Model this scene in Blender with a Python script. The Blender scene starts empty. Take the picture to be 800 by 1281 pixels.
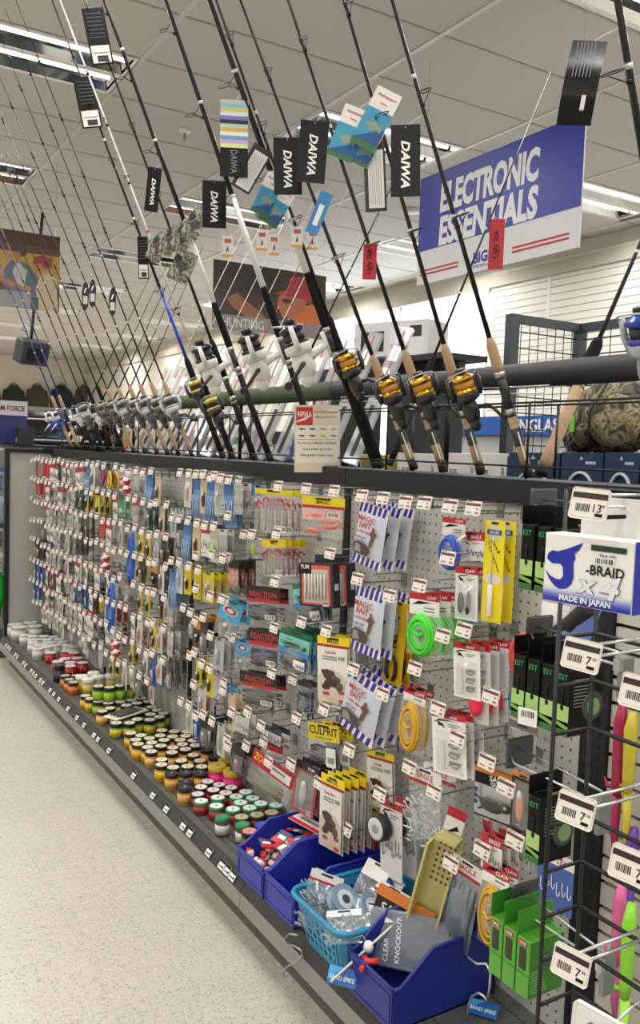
import bpy, math, random
from mathutils import Vector, Matrix
scene = bpy.context.scene
col = scene.collection
rnd = random.Random(7)
PI = math.pi

# ---------------------------------------------------------------- camera
CPOS = Vector((-1.4654, 0.0, 1.4966))
CF = Vector((0.51658, 0.85327, -0.07128)).normalized()
CR = Vector((0.85621, -0.51547, 0.03456)).normalized()
CU = CR.cross(CF).normalized()
FPX = 1078.0
cd = bpy.data.cameras.new('camera')
cd.sensor_fit = 'HORIZONTAL'; cd.sensor_width = 36.0; cd.lens = FPX / 800 * 36.0
cd.clip_start = 0.05; cd.clip_end = 200
cam = bpy.data.objects.new('camera', cd); col.objects.link(cam)
cam.matrix_world = Matrix(((CR.x, CU.x, -CF.x, CPOS.x), (CR.y, CU.y, -CF.y, CPOS.y), (CR.z, CU.z, -CF.z, CPOS.z), (0, 0, 0, 1)))
scene.camera = cam

# ---------------------------------------------------------------- sky, exposure
world = bpy.data.worlds.new('daylight'); scene.world = world
world.use_nodes = True
bg = world.node_tree.nodes['Background']
bg.inputs[0].default_value = (0.86, 0.93, 1.0, 1); bg.inputs[1].default_value = 5.0
vs = scene.view_settings
vs.view_transform = 'Standard'; vs.look = 'None'; vs.gamma = 1; vs.use_curve_mapping = False
vs.exposure = 0.0
CEIL = 3.72
TUBE_W = 16.0          # power of one fluorescent tube
# recessed fluorescent troffers, two tubes each: centre positions (8 ft grid)
FIX = [(fx, fy) for fx in (-5.24, -2.80, -0.36, 2.08, 4.42) for fy in (-4.47, -2.03, 0.41, 2.85, 5.30, 7.74, 10.18, 12.62, 15.06, 17.5, 19.94)]
FIX_VIS = [p for p in FIX if p[1] > 2 and p[0] > -3.2]
for (fx, fy) in FIX:
    for s in (-1, 1):
        ld = bpy.data.lights.new('fluorescent_tube_light', 'AREA'); ld.shape = 'RECTANGLE'
        ld.size = 1.10; ld.size_y = 0.04; ld.energy = TUBE_W; ld.color = (1.0, 0.99, 0.97); ld.spread = math.radians(165)
        lo = bpy.data.objects.new('fluorescent_tube_light', ld); col.objects.link(lo)
        lo.location = (fx, fy + s * 0.145, CEIL - 0.012)

# ---------------------------------------------------------------- helpers
def ray(px, py): return CF + CR * ((px - 400) / FPX) - CU * ((py - 640.5) / FPX)
def atX(px, py, X): d = ray(px, py); return CPOS + d * ((X - CPOS.x) / d.x)
def atY(px, py, Y): d = ray(px, py); return CPOS + d * ((Y - CPOS.y) / d.y)
def atZ(px, py, Z): d = ray(px, py); return CPOS + d * ((Z - CPOS.z) / d.z)
def atPlane(px, py, p0, n):
    d = ray(px, py); return CPOS + d * ((p0 - CPOS).dot(n) / d.dot(n))
def lin(h):
    h = h.lstrip('#'); o = []
    for i in (0, 2, 4):
        c = int(h[i:i+2], 16) / 255.0
        o.append(c / 12.92 if c <= 0.04045 else ((c + 0.055) / 1.055) ** 2.4)
    return (o[0], o[1], o[2], 1)
MATS = {}
def M(hexc, rough=0.5, metal=0.0, noise=0.0, scale=30.0, spec=0.5, bump=0.0):
    key = (hexc, rough, metal, noise, scale, spec, bump)
    if key in MATS: return MATS[key]
    m = bpy.data.materials.new('surface_' + hexc.lstrip('#')); m.use_nodes = True
    nt = m.node_tree; b = nt.nodes['Principled BSDF']
    b.inputs['Base Color'].default_value = lin(hexc); b.inputs['Roughness'].default_value = rough
    b.inputs['Metallic'].default_value = metal; b.inputs['Specular IOR Level'].default_value = spec
    if noise or bump:
        tc = nt.nodes.new('ShaderNodeTexCoord'); n = nt.nodes.new('ShaderNodeTexNoise')
        n.inputs['Scale'].default_value = scale; n.inputs['Detail'].default_value = 4
        nt.links.new(tc.outputs['Object'], n.inputs['Vector'])
        if noise:
            mx = nt.nodes.new('ShaderNodeMix'); mx.data_type = 'RGBA'
            c = lin(hexc)
            mx.inputs[6].default_value = tuple(max(0, v * (1 - noise)) for v in c[:3]) + (1,)
            mx.inputs[7].default_value = tuple(min(1, v * (1 + noise)) for v in c[:3]) + (1,)
            nt.links.new(n.outputs['Fac'], mx.inputs[0]); nt.links.new(mx.outputs[2], b.inputs['Base Color'])
        if bump:
            bp = nt.nodes.new('ShaderNodeBump'); bp.inputs['Strength'].default_value = bump; bp.inputs['Distance'].default_value = 0.002
            nt.links.new(n.outputs['Fac'], bp.inputs['Height']); nt.links.new(bp.outputs[0], b.inputs['Normal'])
    MATS[key] = m; return m
def clear(name, tint='#ffffff', op=0.12, gl=0.10):
    key = ('clear', tint, op, gl)
    if key in MATS: return MATS[key]
    m = bpy.data.materials.new(name); m.use_nodes = True; nt = m.node_tree; nt.nodes.clear()
    out = nt.nodes.new('ShaderNodeOutputMaterial'); t = nt.nodes.new('ShaderNodeBsdfTransparent')
    d = nt.nodes.new('ShaderNodeBsdfDiffuse'); d.inputs[0].default_value = lin(tint)
    g = nt.nodes.new('ShaderNodeBsdfGlossy'); g.inputs['Roughness'].default_value = 0.15
    a = nt.nodes.new('ShaderNodeMixShader'); a.inputs[0].default_value = op
    b = nt.nodes.new('ShaderNodeMixShader'); b.inputs[0].default_value = gl
    nt.links.new(t.outputs[0], a.inputs[1]); nt.links.new(d.outputs[0], a.inputs[2])
    nt.links.new(a.outputs[0], b.inputs[1]); nt.links.new(g.outputs[0], b.inputs[2]); nt.links.new(b.outputs[0], out.inputs[0])
    MATS[key] = m; return m
def emit(name, hexc, s):
    m = bpy.data.materials.new(name); m.use_nodes = True; b = m.node_tree.nodes['Principled BSDF']
    b.inputs['Base Color'].default_value = lin(hexc); b.inputs['Emission Color'].default_value = lin(hexc); b.inputs['Emission Strength'].default_value = s
    return m
def camo_mat(name, scale=14.0, cols=('#2c2a20', '#5a5340', '#8a8068', '#3c4630')):
    m = bpy.data.materials.new(name); m.use_nodes = True; nt = m.node_tree; b = nt.nodes['Principled BSDF']; b.inputs['Roughness'].default_value = .85
    tc = nt.nodes.new('ShaderNodeTexCoord'); n = nt.nodes.new('ShaderNodeTexNoise'); n.inputs['Scale'].default_value = scale; n.inputs['Detail'].default_value = 3; n.inputs['Distortion'].default_value = 1.2
    r = nt.nodes.new('ShaderNodeValToRGB'); r.color_ramp.interpolation = 'CONSTANT'; nt.links.new(tc.outputs['Object'], n.inputs['Vector']); nt.links.new(n.outputs['Fac'], r.inputs[0]); nt.links.new(r.outputs[0], b.inputs['Base Color'])
    e = r.color_ramp.elements; e[0].position = 0; e[0].color = lin(cols[0]); e[1].position = .42; e[1].color = lin(cols[1])
    for p, c in ((.52, cols[2]), (.62, cols[3])):
        q = e.new(p); q.color = lin(c)
    return m
PLASTIC = clear('clear_plastic', '#e8eaea', 0.16, 0.10)
PLASTIC_BLUE = clear('clear_blue_plastic', '#9db4cc', 0.35, 0.10)
SMOKE = clear('smoky_plastic', '#8b95a3', 0.55, 0.12)
WHITE = M('#eeeeea', 0.5); OFFW = M('#e2ded4', 0.6); BLACK = M('#0e0e10', 0.5, spec=.25); DARK = M('#232426', 0.5)
STEEL = M('#b9bcbe', 0.28, 0.9); WIRE = M('#8d9092', 0.35, 0.8); BLACKWIRE = M('#1d1d1f', 0.4, 0.3)
RED = M('#b9232b', 0.45); BROWN = M('#6a3b33', 0.6); GREYTXT = M('#77756f', 0.7)
YEL = M('#e8cf22', 0.45); CORK = M('#a68a6c', 0.85, 0, 0.35, 160); GOLD = M('#c9982e', 0.22, 1.0)
GUN = M('#383c40', 0.45)

TXT = {}
def text_geo(s, h, sx=1.0, slant=0.0, res=2, bold=0.012):
    key = (s, round(h, 4), sx, slant, res, bold)
    if key in TXT: return TXT[key]
    c = bpy.data.curves.new('t', 'FONT'); c.body = s; c.size = 1.0; c.resolution_u = res; c.align_x = 'CENTER'; c.offset = bold; c.space_line = 0.9
    o = bpy.data.objects.new('t', c); me = bpy.data.meshes.new_from_object(o)
    vs_ = [v.co.copy() for v in me.vertices]; fs = [tuple(p.vertices) for p in me.polygons]
    bpy.data.objects.remove(o); bpy.data.curves.remove(c); bpy.data.meshes.remove(me)
    if vs_:
        y0 = min(v.y for v in vs_); y1 = max(v.y for v in vs_); k = h / max(1e-6, (y1 - y0))
        vs_ = [((v.x + slant * (v.y - y0)) * k * sx, 0.0, (v.y - (y0 + y1) / 2) * k) for v in vs_]
    TXT[key] = (vs_, fs); return TXT[key]

class MB:
    """collects faces; build() links them as one mesh object"""
    def __init__(s): s.v = []; s.f = []; s.m = []; s.mats = []; s.sm = []
    def mi(s, m):
        if m not in s.mats: s.mats.append(m)
        return s.mats.index(m)
    def add(s, vs_, fs, m, X=None, smooth=False):
        o = len(s.v); k = s.mi(m)
        for p in vs_:
            s.v.append(tuple(X @ Vector(p)) if X is not None else tuple(p))
        for f in fs: s.f.append(tuple(i + o for i in f)); s.m.append(k); s.sm.append(smooth)
        return s
    def box(s, x0, x1, y0, y1, z0, z1, m, X=None):
        return s.add([(x0,y0,z0),(x1,y0,z0),(x1,y1,z0),(x0,y1,z0),(x0,y0,z1),(x1,y0,z1),(x1,y1,z1),(x0,y1,z1)],
            [(0,3,2,1),(4,5,6,7),(0,1,5,4),(1,2,6,5),(2,3,7,6),(3,0,4,7)], m, X)
    def bbox(s, x0, x1, y0, y1, z0, z1, m, b=0.003, X=None):
        """box with chamfered vertical-front edges (8 corner outline in xz, chamfered in y)"""
        def ring(y, i):
            return [(x0+i+b,y,z0+i),(x1-i-b,y,z0+i),(x1-i,y,z0+i+b),(x1-i,y,z1-i-b),(x1-i-b,y,z1-i),(x0+i+b,y,z1-i),(x0+i,y,z1-i-b),(x0+i,y,z0+i+b)]
        vs_ = ring(y0, b) + ring(y0 + b, 0) + ring(y1 - b, 0) + ring(y1, b)
        fs = [tuple(range(8)), tuple(range(31, 23, -1))]
        for r in range(3):
            for i in range(8):
                j = (i + 1) % 8; fs.append((r*8+i, (r+1)*8+i, (r+1)*8+j, r*8+j))
        return s.add(vs_, fs, m, X)
    def quad(s, x0, x1, z0, z1, y, m, X=None):
        return s.add([(x0,y,z0),(x1,y,z0),(x1,y,z1),(x0,y,z1)], [(0,1,2,3)], m, X)
    def poly(s, pts, y, m, X=None):
        return s.add([(p[0], y, p[1]) for p in pts], [tuple(range(len(pts)))], m, X)
    def prism(s, pts, y0, y1, m, X=None, smooth=False):
        n = len(pts)
        vs_ = [(p[0], y0, p[1]) for p in pts] + [(p[0], y1, p[1]) for p in pts]
        fs = [tuple(range(n)), tuple(range(2*n-1, n-1, -1))]
        s.add(vs_, fs, m, X)
        s.add(vs_, [(i, n+i, n+(i+1) % n, (i+1) % n) for i in range(n)], m, X, smooth)
        return s
    def tube(s, path, r, m, n=6, X=None, closed=False):
        P = [Vector(p) for p in path]; N = len(P); vs_ = []; fs = []
        rr = r if isinstance(r, (list, tuple)) else [r] * N
        up = None
        for i in range(N):
            if closed: t = P[(i+1) % N] - P[i-1]
            else: t = P[min(i+1, N-1)] - P[max(i-1, 0)]
            t = t.normalized() if t.length > 1e-9 else Vector((0,0,1))
            if up is None: up = Vector((0,0,1)) if abs(t.z) < 0.9 else Vector((1,0,0))
            a = t.cross(up)
            if a.length < 1e-5: a = t.orthogonal()
            a.normalize(); b = a.cross(t).normalized(); up = b
            for k in range(n):
                an = 2*PI*k/n; q = P[i] + (a*math.cos(an) + b*math.sin(an)) * rr[i]; vs_.append(tuple(q))
        R = N if closed else N-1
        for i in range(R):
            for k in range(n):
                k2 = (k+1) % n; j = (i+1) % N
                fs.append((i*n+k, i*n+k2, j*n+k2, j*n+k))
        s.add(vs_, fs, m, X, n > 4)
        if not closed:
            o = len(s.v) - len(vs_); k_ = s.mi(m)
            s.f.append(tuple(o + k for k in range(n-1, -1, -1))); s.m.append(k_); s.sm.append(False)
            s.f.append(tuple(o + (N-1)*n + k for k in range(n))); s.m.append(k_); s.sm.append(False)
        return s
    def lathe(s, prof, m, n=12, X=None, smooth=True):
        vs_ = []; fs = []; L = len(prof)
        for (r, z) in prof:
            for k in range(n):
                a = 2*PI*k/n; vs_.append((r*math.cos(a), r*math.sin(a), z))
        for i in range(L-1):
            for k in range(n):
                k2 = (k+1) % n; fs.append((i*n+k, i*n+k2, (i+1)*n+k2, (i+1)*n+k))
        s.add(vs_, fs, m, X, smooth)
        o = len(s.v) - len(vs_); k_ = s.mi(m)
        s.f.append(tuple(o + k for k in range(n-1, -1, -1))); s.m.append(k_); s.sm.append(False)
        s.f.append(tuple(o + (L-1)*n + k for k in range(n))); s.m.append(k_); s.sm.append(False)
        return s
    def ball(s, c, r, m, n=8, X=None):
        rx, ry, rz = r if isinstance(r, (tuple, list)) else (r, r, r)
        vs_ = []; fs = []; L = max(4, n // 2 + 1)
        for i in range(L + 1):
            t = PI * i / L
            for k in range(n):
                a = 2*PI*k/n; vs_.append((c[0] + rx*math.sin(t)*math.cos(a), c[1] + ry*math.sin(t)*math.sin(a), c[2] - rz*math.cos(t)))
        for i in range(L):
            for k in range(n):
                k2 = (k+1) % n; fs.append((i*n+k, i*n+k2, (i+1)*n+k2, (i+1)*n+k))
        return s.add(vs_, fs, m, X, True)
    def text(s, t, h, m, x=0, y=0, z=0, sx=1.0, slant=0.0, rot=0.0, X=None, res=2, maxw=None, bold=0.012):
        vs_, fs = text_geo(t, h, sx, slant, res, bold)
        if not vs_: return s
        w = max(v[0] for v in vs_) - min(v[0] for v in vs_); k = 1.0
        if maxw and w > maxw: k = maxw / w
        T = Matrix.Translation((x, y, z)) @ Matrix.Rotation(rot, 4, 'Y') @ Matrix.Scale(k, 4, (1,0,0))
        return s.add([T @ Vector(v) for v in vs_], fs, m, X)
    def barcode(s, x0, x1, z0, z1, y, seed=1):
        r = random.Random(seed); s.quad(x0, x1, z0, z1, y, WHITE); x = x0 + (x1-x0)*.08
        while x < x1 - (x1-x0)*.1:
            w = (x1-x0) * r.choice((.03, .05, .08)); s.quad(x, x+w, z0+(z1-z0)*.18, z1-(z1-z0)*.1, y-.0004, DARK); x += w + (x1-x0)*r.choice((.04,.06))
        return s
    def mesh(s, name):
        me = bpy.data.meshes.new(name); me.from_pydata(s.v, [], s.f)
        for m in s.mats: me.materials.append(m)
        me.polygons.foreach_set('material_index', s.m); me.polygons.foreach_set('use_smooth', s.sm)
        me.update(); return me
    def build(s, name, parent=None, loc=None, rz=None, X=None):
        return inst(s.mesh(name), name, parent, loc, rz, X)
def inst(me, name, parent=None, loc=None, rz=None, X=None):
    o = bpy.data.objects.new(name, me); col.objects.link(o)
    if parent is not None: o.parent = parent
    if X is not None: o.matrix_local = X
    else:
        if loc is not None: o.location = loc
        if rz is not None: o.rotation_euler = rz if isinstance(rz, (tuple, list)) else (0, 0, rz)
    return o
def tag(o, label, cat, group=None, kind=None):
    o['label'] = label; o['category'] = cat
    if group: o['group'] = group
    if kind: o['kind'] = kind
    return o
def thing(name, label, cat, loc=(0,0,0), rz=0, group=None, X=None):
    o = bpy.data.objects.new(name, None); col.objects.link(o); o.empty_display_size = 0.05
    if X is not None: o.matrix_world = X
    else: o.location = loc; o.rotation_euler = rz if isinstance(rz, (tuple, list)) else (0, 0, rz)
    return tag(o, label, cat, group)
def struct(o): o['kind'] = 'structure'; return o
AISLE = -PI/2       # rotation of things built facing -y so that they face the aisle
def basis(o, xa, za):
    """matrix with local z along za, local -y towards -(za x xa)"""
    za = Vector(za).normalized(); xa = Vector(xa); xa = (xa - za * xa.dot(za)).normalized(); ya = za.cross(xa)
    return Matrix(((xa.x, ya.x, za.x, o[0]), (xa.y, ya.y, za.y, o[1]), (xa.z, ya.z, za.z, o[2]), (0,0,0,1)))
# ================================================================ the shell of the shop
def node_mat(name, rough=0.5):
    m = bpy.data.materials.new(name); m.use_nodes = True; nt = m.node_tree; b = nt.nodes['Principled BSDF']; b.inputs['Roughness'].default_value = rough
    g = nt.nodes.new('ShaderNodeNewGeometry'); return m, nt, b, g.outputs['Position']
def mathn(nt, op, a, b=None, c=None):
    n = nt.nodes.new('ShaderNodeMath'); n.operation = op
    for i, q in enumerate((a, b, c)):
        if q is None: continue
        if isinstance(q, (int, float)): n.inputs[i].default_value = q
        else: nt.links.new(q, n.inputs[i])
    return n.outputs[0]
def mixc(nt, f, a, b):
    n = nt.nodes.new('ShaderNodeMix'); n.data_type = 'RGBA'
    for i, q in ((0, f), (6, a), (7, b)):
        if isinstance(q, tuple): n.inputs[i].default_value = q
        elif isinstance(q, (int, float)): n.inputs[i].default_value = q
        else: nt.links.new(q, n.inputs[i])
    return n.outputs[2]
def floor_material():
    m, nt, b, P = node_mat('vinyl_tile', 0.32)
    c = lin('#cdc6b8')
    no = nt.nodes.new('ShaderNodeTexNoise'); no.inputs['Scale'].default_value = 9; no.inputs['Detail'].default_value = 6; nt.links.new(P, no.inputs['Vector'])
    base = mixc(nt, no.outputs['Fac'], lin('#b8b1a4'), lin('#c1bbae'))
    for (rot, sc, thr, pick, colr) in ((0.5, (150, 46, 1), 0.20, 0.74, '#6f675b'), (2.1, (140, 40, 1), 0.20, 0.78, '#766e62'), (1.3, (190, 110, 1), 0.22, 0.80, '#857d70'), (0.1, (90, 44, 1), 0.22, 0.75, '#cdc7bb'), (2.7, (60, 30, 1), 0.10, 0.90, '#4a443b')):
        mp = nt.nodes.new('ShaderNodeMapping'); mp.inputs['Rotation'].default_value = (0, 0, rot); nt.links.new(P, mp.inputs['Vector'])
        mp2 = nt.nodes.new('ShaderNodeMapping'); mp2.inputs['Scale'].default_value = sc; nt.links.new(mp.outputs[0], mp2.inputs['Vector'])
        v = nt.nodes.new('ShaderNodeTexVoronoi'); v.voronoi_dimensions = '2D'; v.inputs['Scale'].default_value = 1; nt.links.new(mp2.outputs[0], v.inputs['Vector'])
        a = mathn(nt, 'LESS_THAN', v.outputs['Distance'], thr)
        sep = nt.nodes.new('ShaderNodeSeparateColor'); nt.links.new(v.outputs['Color'], sep.inputs[0])
        k = mathn(nt, 'GREATER_THAN', sep.outputs[0], pick)
        base = mixc(nt, mathn(nt, 'MULTIPLY', mathn(nt, 'MULTIPLY', a, k), 0.7), base, lin(colr))
    nt.links.new(base, b.inputs['Base Color']); return m
def peg_material(name, hexc, axis=1, pitch=0.0254, r=0.115, hole='#3a3a38', off=0.0):
    m, nt, b, P = node_mat(name, 0.55)
    s = nt.nodes.new('ShaderNodeSeparateXYZ'); nt.links.new(P, s.inputs[0])
    def fr(o): return mathn(nt, 'SUBTRACT', mathn(nt, 'FRACT', mathn(nt, 'ADD', mathn(nt, 'DIVIDE', o, pitch), 100.0 + off)), 0.5)
    u = fr(s.outputs[axis]); v = fr(s.outputs[2 if axis != 3 else 0])
    d = mathn(nt, 'ADD', mathn(nt, 'MULTIPLY', u, u), mathn(nt, 'MULTIPLY', v, v))
    h = mathn(nt, 'LESS_THAN', d, r * r)
    nt.links.new(mixc(nt, h, lin(hexc), lin(hole)), b.inputs['Base Color'])
    hn = mathn(nt, 'SUBTRACT', 1.0, h); bp = nt.nodes.new('ShaderNodeBump'); bp.inputs['Distance'].default_value = 0.002; bp.inputs['Strength'].default_value = 0.5
    nt.links.new(hn, bp.inputs['Height']); nt.links.new(bp.outputs[0], b.inputs['Normal'])
    return m
def deck_material():
    """charcoal steel deck with two rows of small holes near the front"""
    m, nt, b, P = node_mat('charcoal_deck', 0.5)
    s = nt.nodes.new('ShaderNodeSeparateXYZ'); nt.links.new(P, s.inputs[0])
    u = mathn(nt, 'SUBTRACT', mathn(nt, 'FRACT', mathn(nt, 'DIVIDE', s.outputs[1], 0.0127)), 0.5)
    v = mathn(nt, 'SUBTRACT', mathn(nt, 'FRACT', mathn(nt, 'ADD', mathn(nt, 'DIVIDE', s.outputs[0], 0.0254), 50.2)), 0.5)
    v2 = mathn(nt, 'MULTIPLY', v, 2.0)
    d = mathn(nt, 'ADD', mathn(nt, 'MULTIPLY', u, u), mathn(nt, 'MULTIPLY', v2, v2))
    h = mathn(nt, 'LESS_THAN', d, 0.09)
    a1 = mathn(nt, 'MULTIPLY', mathn(nt, 'GREATER_THAN', s.outputs[0], -0.285), mathn(nt, 'LESS_THAN', s.outputs[0], -0.21))
    a2 = mathn(nt, 'MULTIPLY', mathn(nt, 'GREATER_THAN', s.outputs[0], -0.06), mathn(nt, 'LESS_THAN', s.outputs[0], -0.03))
    h = mathn(nt, 'MULTIPLY', h, mathn(nt, 'MAXIMUM', a1, a2))
    nt.links.new(mixc(nt, h, lin('#53544f'), lin('#1b1b1b')), b.inputs['Base Color']); return m

FLOORM = floor_material()
fl = struct(MB().box(-9, 6, -7, 25, -0.2, -0.004, M('#8f887b', 0.8)).build('floor'))
TS = 0.3048
tile_me = MB().bbox(-TS/2 + .0002, TS/2 - .0002, 0, 0.004, -TS/2 + .0002, TS/2 - .0002, FLOORM, 0.0003, X=Matrix.Rotation(PI/2, 4, 'X')).mesh('floor_tile')
# fix orientation: tile lies in xy, top at z = 0
for v in tile_me.vertices: v.co = Vector((v.co.x, v.co.y, -abs(v.co.z) if False else v.co.z))
zs = [v.co.z for v in tile_me.vertices]; zmx = max(zs)
for v in tile_me.vertices: v.co.z -= zmx
for i in range(13):
    for j in range(21):
        inst(tile_me, 'floor_tile', fl, (-3.35 + i * TS, 0.45 + j * TS, 0))
rest = MB()
for (x0, x1, y0, y1) in ((-9, -3.5024, -7, 25), (0.6, 6, -7, 25), (-3.5024, 0.6, -7, 0.297), (-3.5024, 0.6, 6.7, 25)):
    rest.box(x0, x1, y0, y1, -0.004, 0.0, FLOORM)
rb = rest.build('floor_tile', fl); rb['kind'] = 'stuff'

# ceiling panels in a white T-bar grid
CEILM = M('#d0ccc6', 0.9, 0, 0.06, 60, 0.2, 0.25)
ce = struct(MB().box(-9, 6, -7, 25, CEIL + 0.12, CEIL + 0.3, M('#b6b2a9', 0.9)).build('ceiling'))
X0, Y0C = 0.25, 2.56; PX, PY = 1.2192, 0.6096
pan = MB().bbox(-PX/2 + .012, PX/2 - .012, 0, 0.012, -PY/2 + .012, PY/2 - .012, CEILM, 0.002, X=Matrix.Rotation(PI/2, 4, 'X')).mesh('ceiling_panel')
zs = [v.co.z for v in pan.vertices]
for v in pan.vertices: v.co.z -= min(zs)
def is_fix(cx, cy): return any(abs(cx - a) < 0.5 and abs(cy - b) < 0.28 for a, b in FIX)
rest = MB(); npan = 0
for i in range(-8, 5):
    for j in range(-16, 36):
        cx = X0 + PX * (i + .5); cy = Y0C + PY * (j + .5)
        if is_fix(cx, cy) or cx < -8.5 or cx > 5.9: continue
        if -2.4 < cx and cy > 2.3 and cy < 20 and npan < 290:
            inst(pan, 'ceiling_panel', ce, (cx, cy, CEIL)); npan += 1
        else: rest.box(cx - PX/2 + .012, cx + PX/2 - .012, cy - PY/2 + .012, cy + PY/2 - .012, CEIL, CEIL + .012, CEILM)
rc = rest.build('ceiling_panel', ce); rc['kind'] = 'stuff'
TEE = M('#d8d6d0', 0.5)
for i in range(-7, 5):
    MB().box(-0.014, 0.014, -7, 25, CEIL - .006, CEIL + .02, TEE).build('tee_bar', ce, (X0 + PX * i, 0, 0))
tb = MB().box(-9, 6, -0.006, 0.006, CEIL - .0025, CEIL + .02, M('#b9b6b0', 0.6)).mesh('tee_bar')
for j in range(-15, 36): inst(tb, 'tee_bar', ce, (0, Y0C + PY * j, 0))

# walls
WALLM = M('#e4dfd2', 0.8, 0, 0.03, 3)
struct(MB().box(-9, -8.9, -7, 25, 0, CEIL + .15, WALLM).build('wall_left'))
struct(MB().box(-9, 6, -7.1, -7, 0, CEIL + .15, WALLM).build('wall_front'))
struct(MB().box(-9, 6, 24, 24.1, 0, CEIL + .15, WALLM).build('wall_back'))
RW = 5.36
wy0, wy1, wz0, wz1 = 7.66, 11.2, 1.35, 3.48
wr = MB()
for (y0, y1, z0, z1) in ((-7, wy0, 0, CEIL + .15), (wy1, 25, 0, CEIL + .15), (wy0, wy1, 0, wz0), (wy0, wy1, wz1, CEIL + .15)): wr.box(RW, RW + .12, y0, y1, z0, z1, WALLM)
wall_right = struct(wr.build('wall_right'))
SLAT = M('#efece2', 0.5)
MB().box(RW - .004, RW, 1.0, wy0 - .05, .9, 3.6, M('#8f8a80', .8)).build('slat_backing', wall_right)
for k in range(40):
    z = 0.9 + k * 0.075
    if z > 3.56: break
    MB().box(RW - .018, RW - .004, 1.0, wy0 - .05, z, z + 0.068, SLAT).build('slat', wall_right)
for y in (3.06, 4.28, 5.5, 6.72):
    MB().box(RW - .022, RW, y - .02, y + .02, 0.9, 3.6, M('#f3f1ea', 0.5)).build('slat_trim', wall_right)
struct(MB().box(RW - .05, RW, -7, 24, 3.42, 3.55, M('#cfc8b8', 0.7)).build('trim_1'))
win = struct(MB().box(RW + .05, RW + .056, wy0, wy1, wz0, wz1, clear('window_glass', '#ffffff', 0.02, 0.06)).build('window_1'))
wf = M('#cfd2d4', 0.4, 0.5)
for (y0, y1, z0, z1) in ((wy0, wy1, wz0, wz0 + .05), (wy0, wy1, wz1 - .05, wz1), (wy0, wy0 + .05, wz0, wz1), (wy1 - .05, wy1, wz0, wz1), (9.4, 9.45, wz0, wz1)):
    MB().box(RW + .02, RW + .09, y0, y1, z0, z1, wf).build('window_frame', win)

# recessed mirrored light fittings
MIRROR = M('#d9dcdf', 0.06, 1.0)
def fixture_parts():
    fr = MB()
    for (x0, x1, y0, y1) in ((-.605, .605, -.30, -.275), (-.605, .605, .275, .30), (-.605, -.58, -.275, .275), (.58, .605, -.275, .275), (-.58, .58, -.02, .02)): fr.box(x0, x1, y0, y1, -.006, .02, M('#f0efec', .4))
    rf = MB()
    for s in (-1, 1):
        prof = [(-.125, 0), (-.10, .045), (-.06, .075), (0, .085), (.06, .075), (.10, .045), (.125, 0)]
        for a, b in zip(prof[:-1], prof[1:]):
            rf.add([(-.58, s*.1475 + a[0], a[1]), (.58, s*.1475 + a[0], a[1]), (.58, s*.1475 + b[0], b[1]), (-.58, s*.1475 + b[0], b[1])], [(0,1,2,3)], MIRROR)
        for e in (-.58, .58): rf.add([(e, s*.1475 + p[0], p[1]) for p in prof], [tuple(range(7))], MIRROR)
    tubes = MB()
    for s in (-1, 1): tubes.tube([(-.56, s*.1475, .035), (.56, s*.1475, .035)], .013, emit('lit_tube', '#fff6e6', 3.0) if s < 0 else tubes.mats[0], 8)
    return [('frame', fr.mesh('frame')), ('reflector', rf.mesh('reflector')), ('tube', tubes.mesh('tube'))]
FP = fixture_parts()
for (fx, fy) in FIX:
    vis = (fx, fy) in FIX_VIS
    if not vis: continue
    t = thing('ceiling_light', 'recessed mirrored fluorescent light fitting in the panel ceiling', 'ceiling light', (fx, fy, CEIL), 0, 'fluorescent ceiling fittings')
    for n, me in FP:
        o = inst(me, n, t)
# small ceiling hardware: sprinkler rose and hanging clip
def sprinkler(px, py):
    p = atZ(px, py, CEIL); t = thing('sprinkler_head', 'small white sprinkler head under the ceiling panels', 'sprinkler', p, 0, 'sprinkler heads')
    MB().lathe([(.05, 0), (.045, -.012), (.02, -.02)], WHITE, 12).build('rose', t)
    MB().lathe([(.008, -.018), (.008, -.06), (.02, -.064), (.02, -.068)], STEEL, 8).build('nozzle', t)
sprinkler(231, 163)
p = atZ(517, 262, CEIL)
tag(MB().lathe([(.09, .0), (.088, -.012), (.07, -.03), (.02, -.034)], M('#dedcd6', .5), 18).build('ceiling_speaker', None, p), 'round pale speaker disc set flush in the ceiling', 'speaker')
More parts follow.
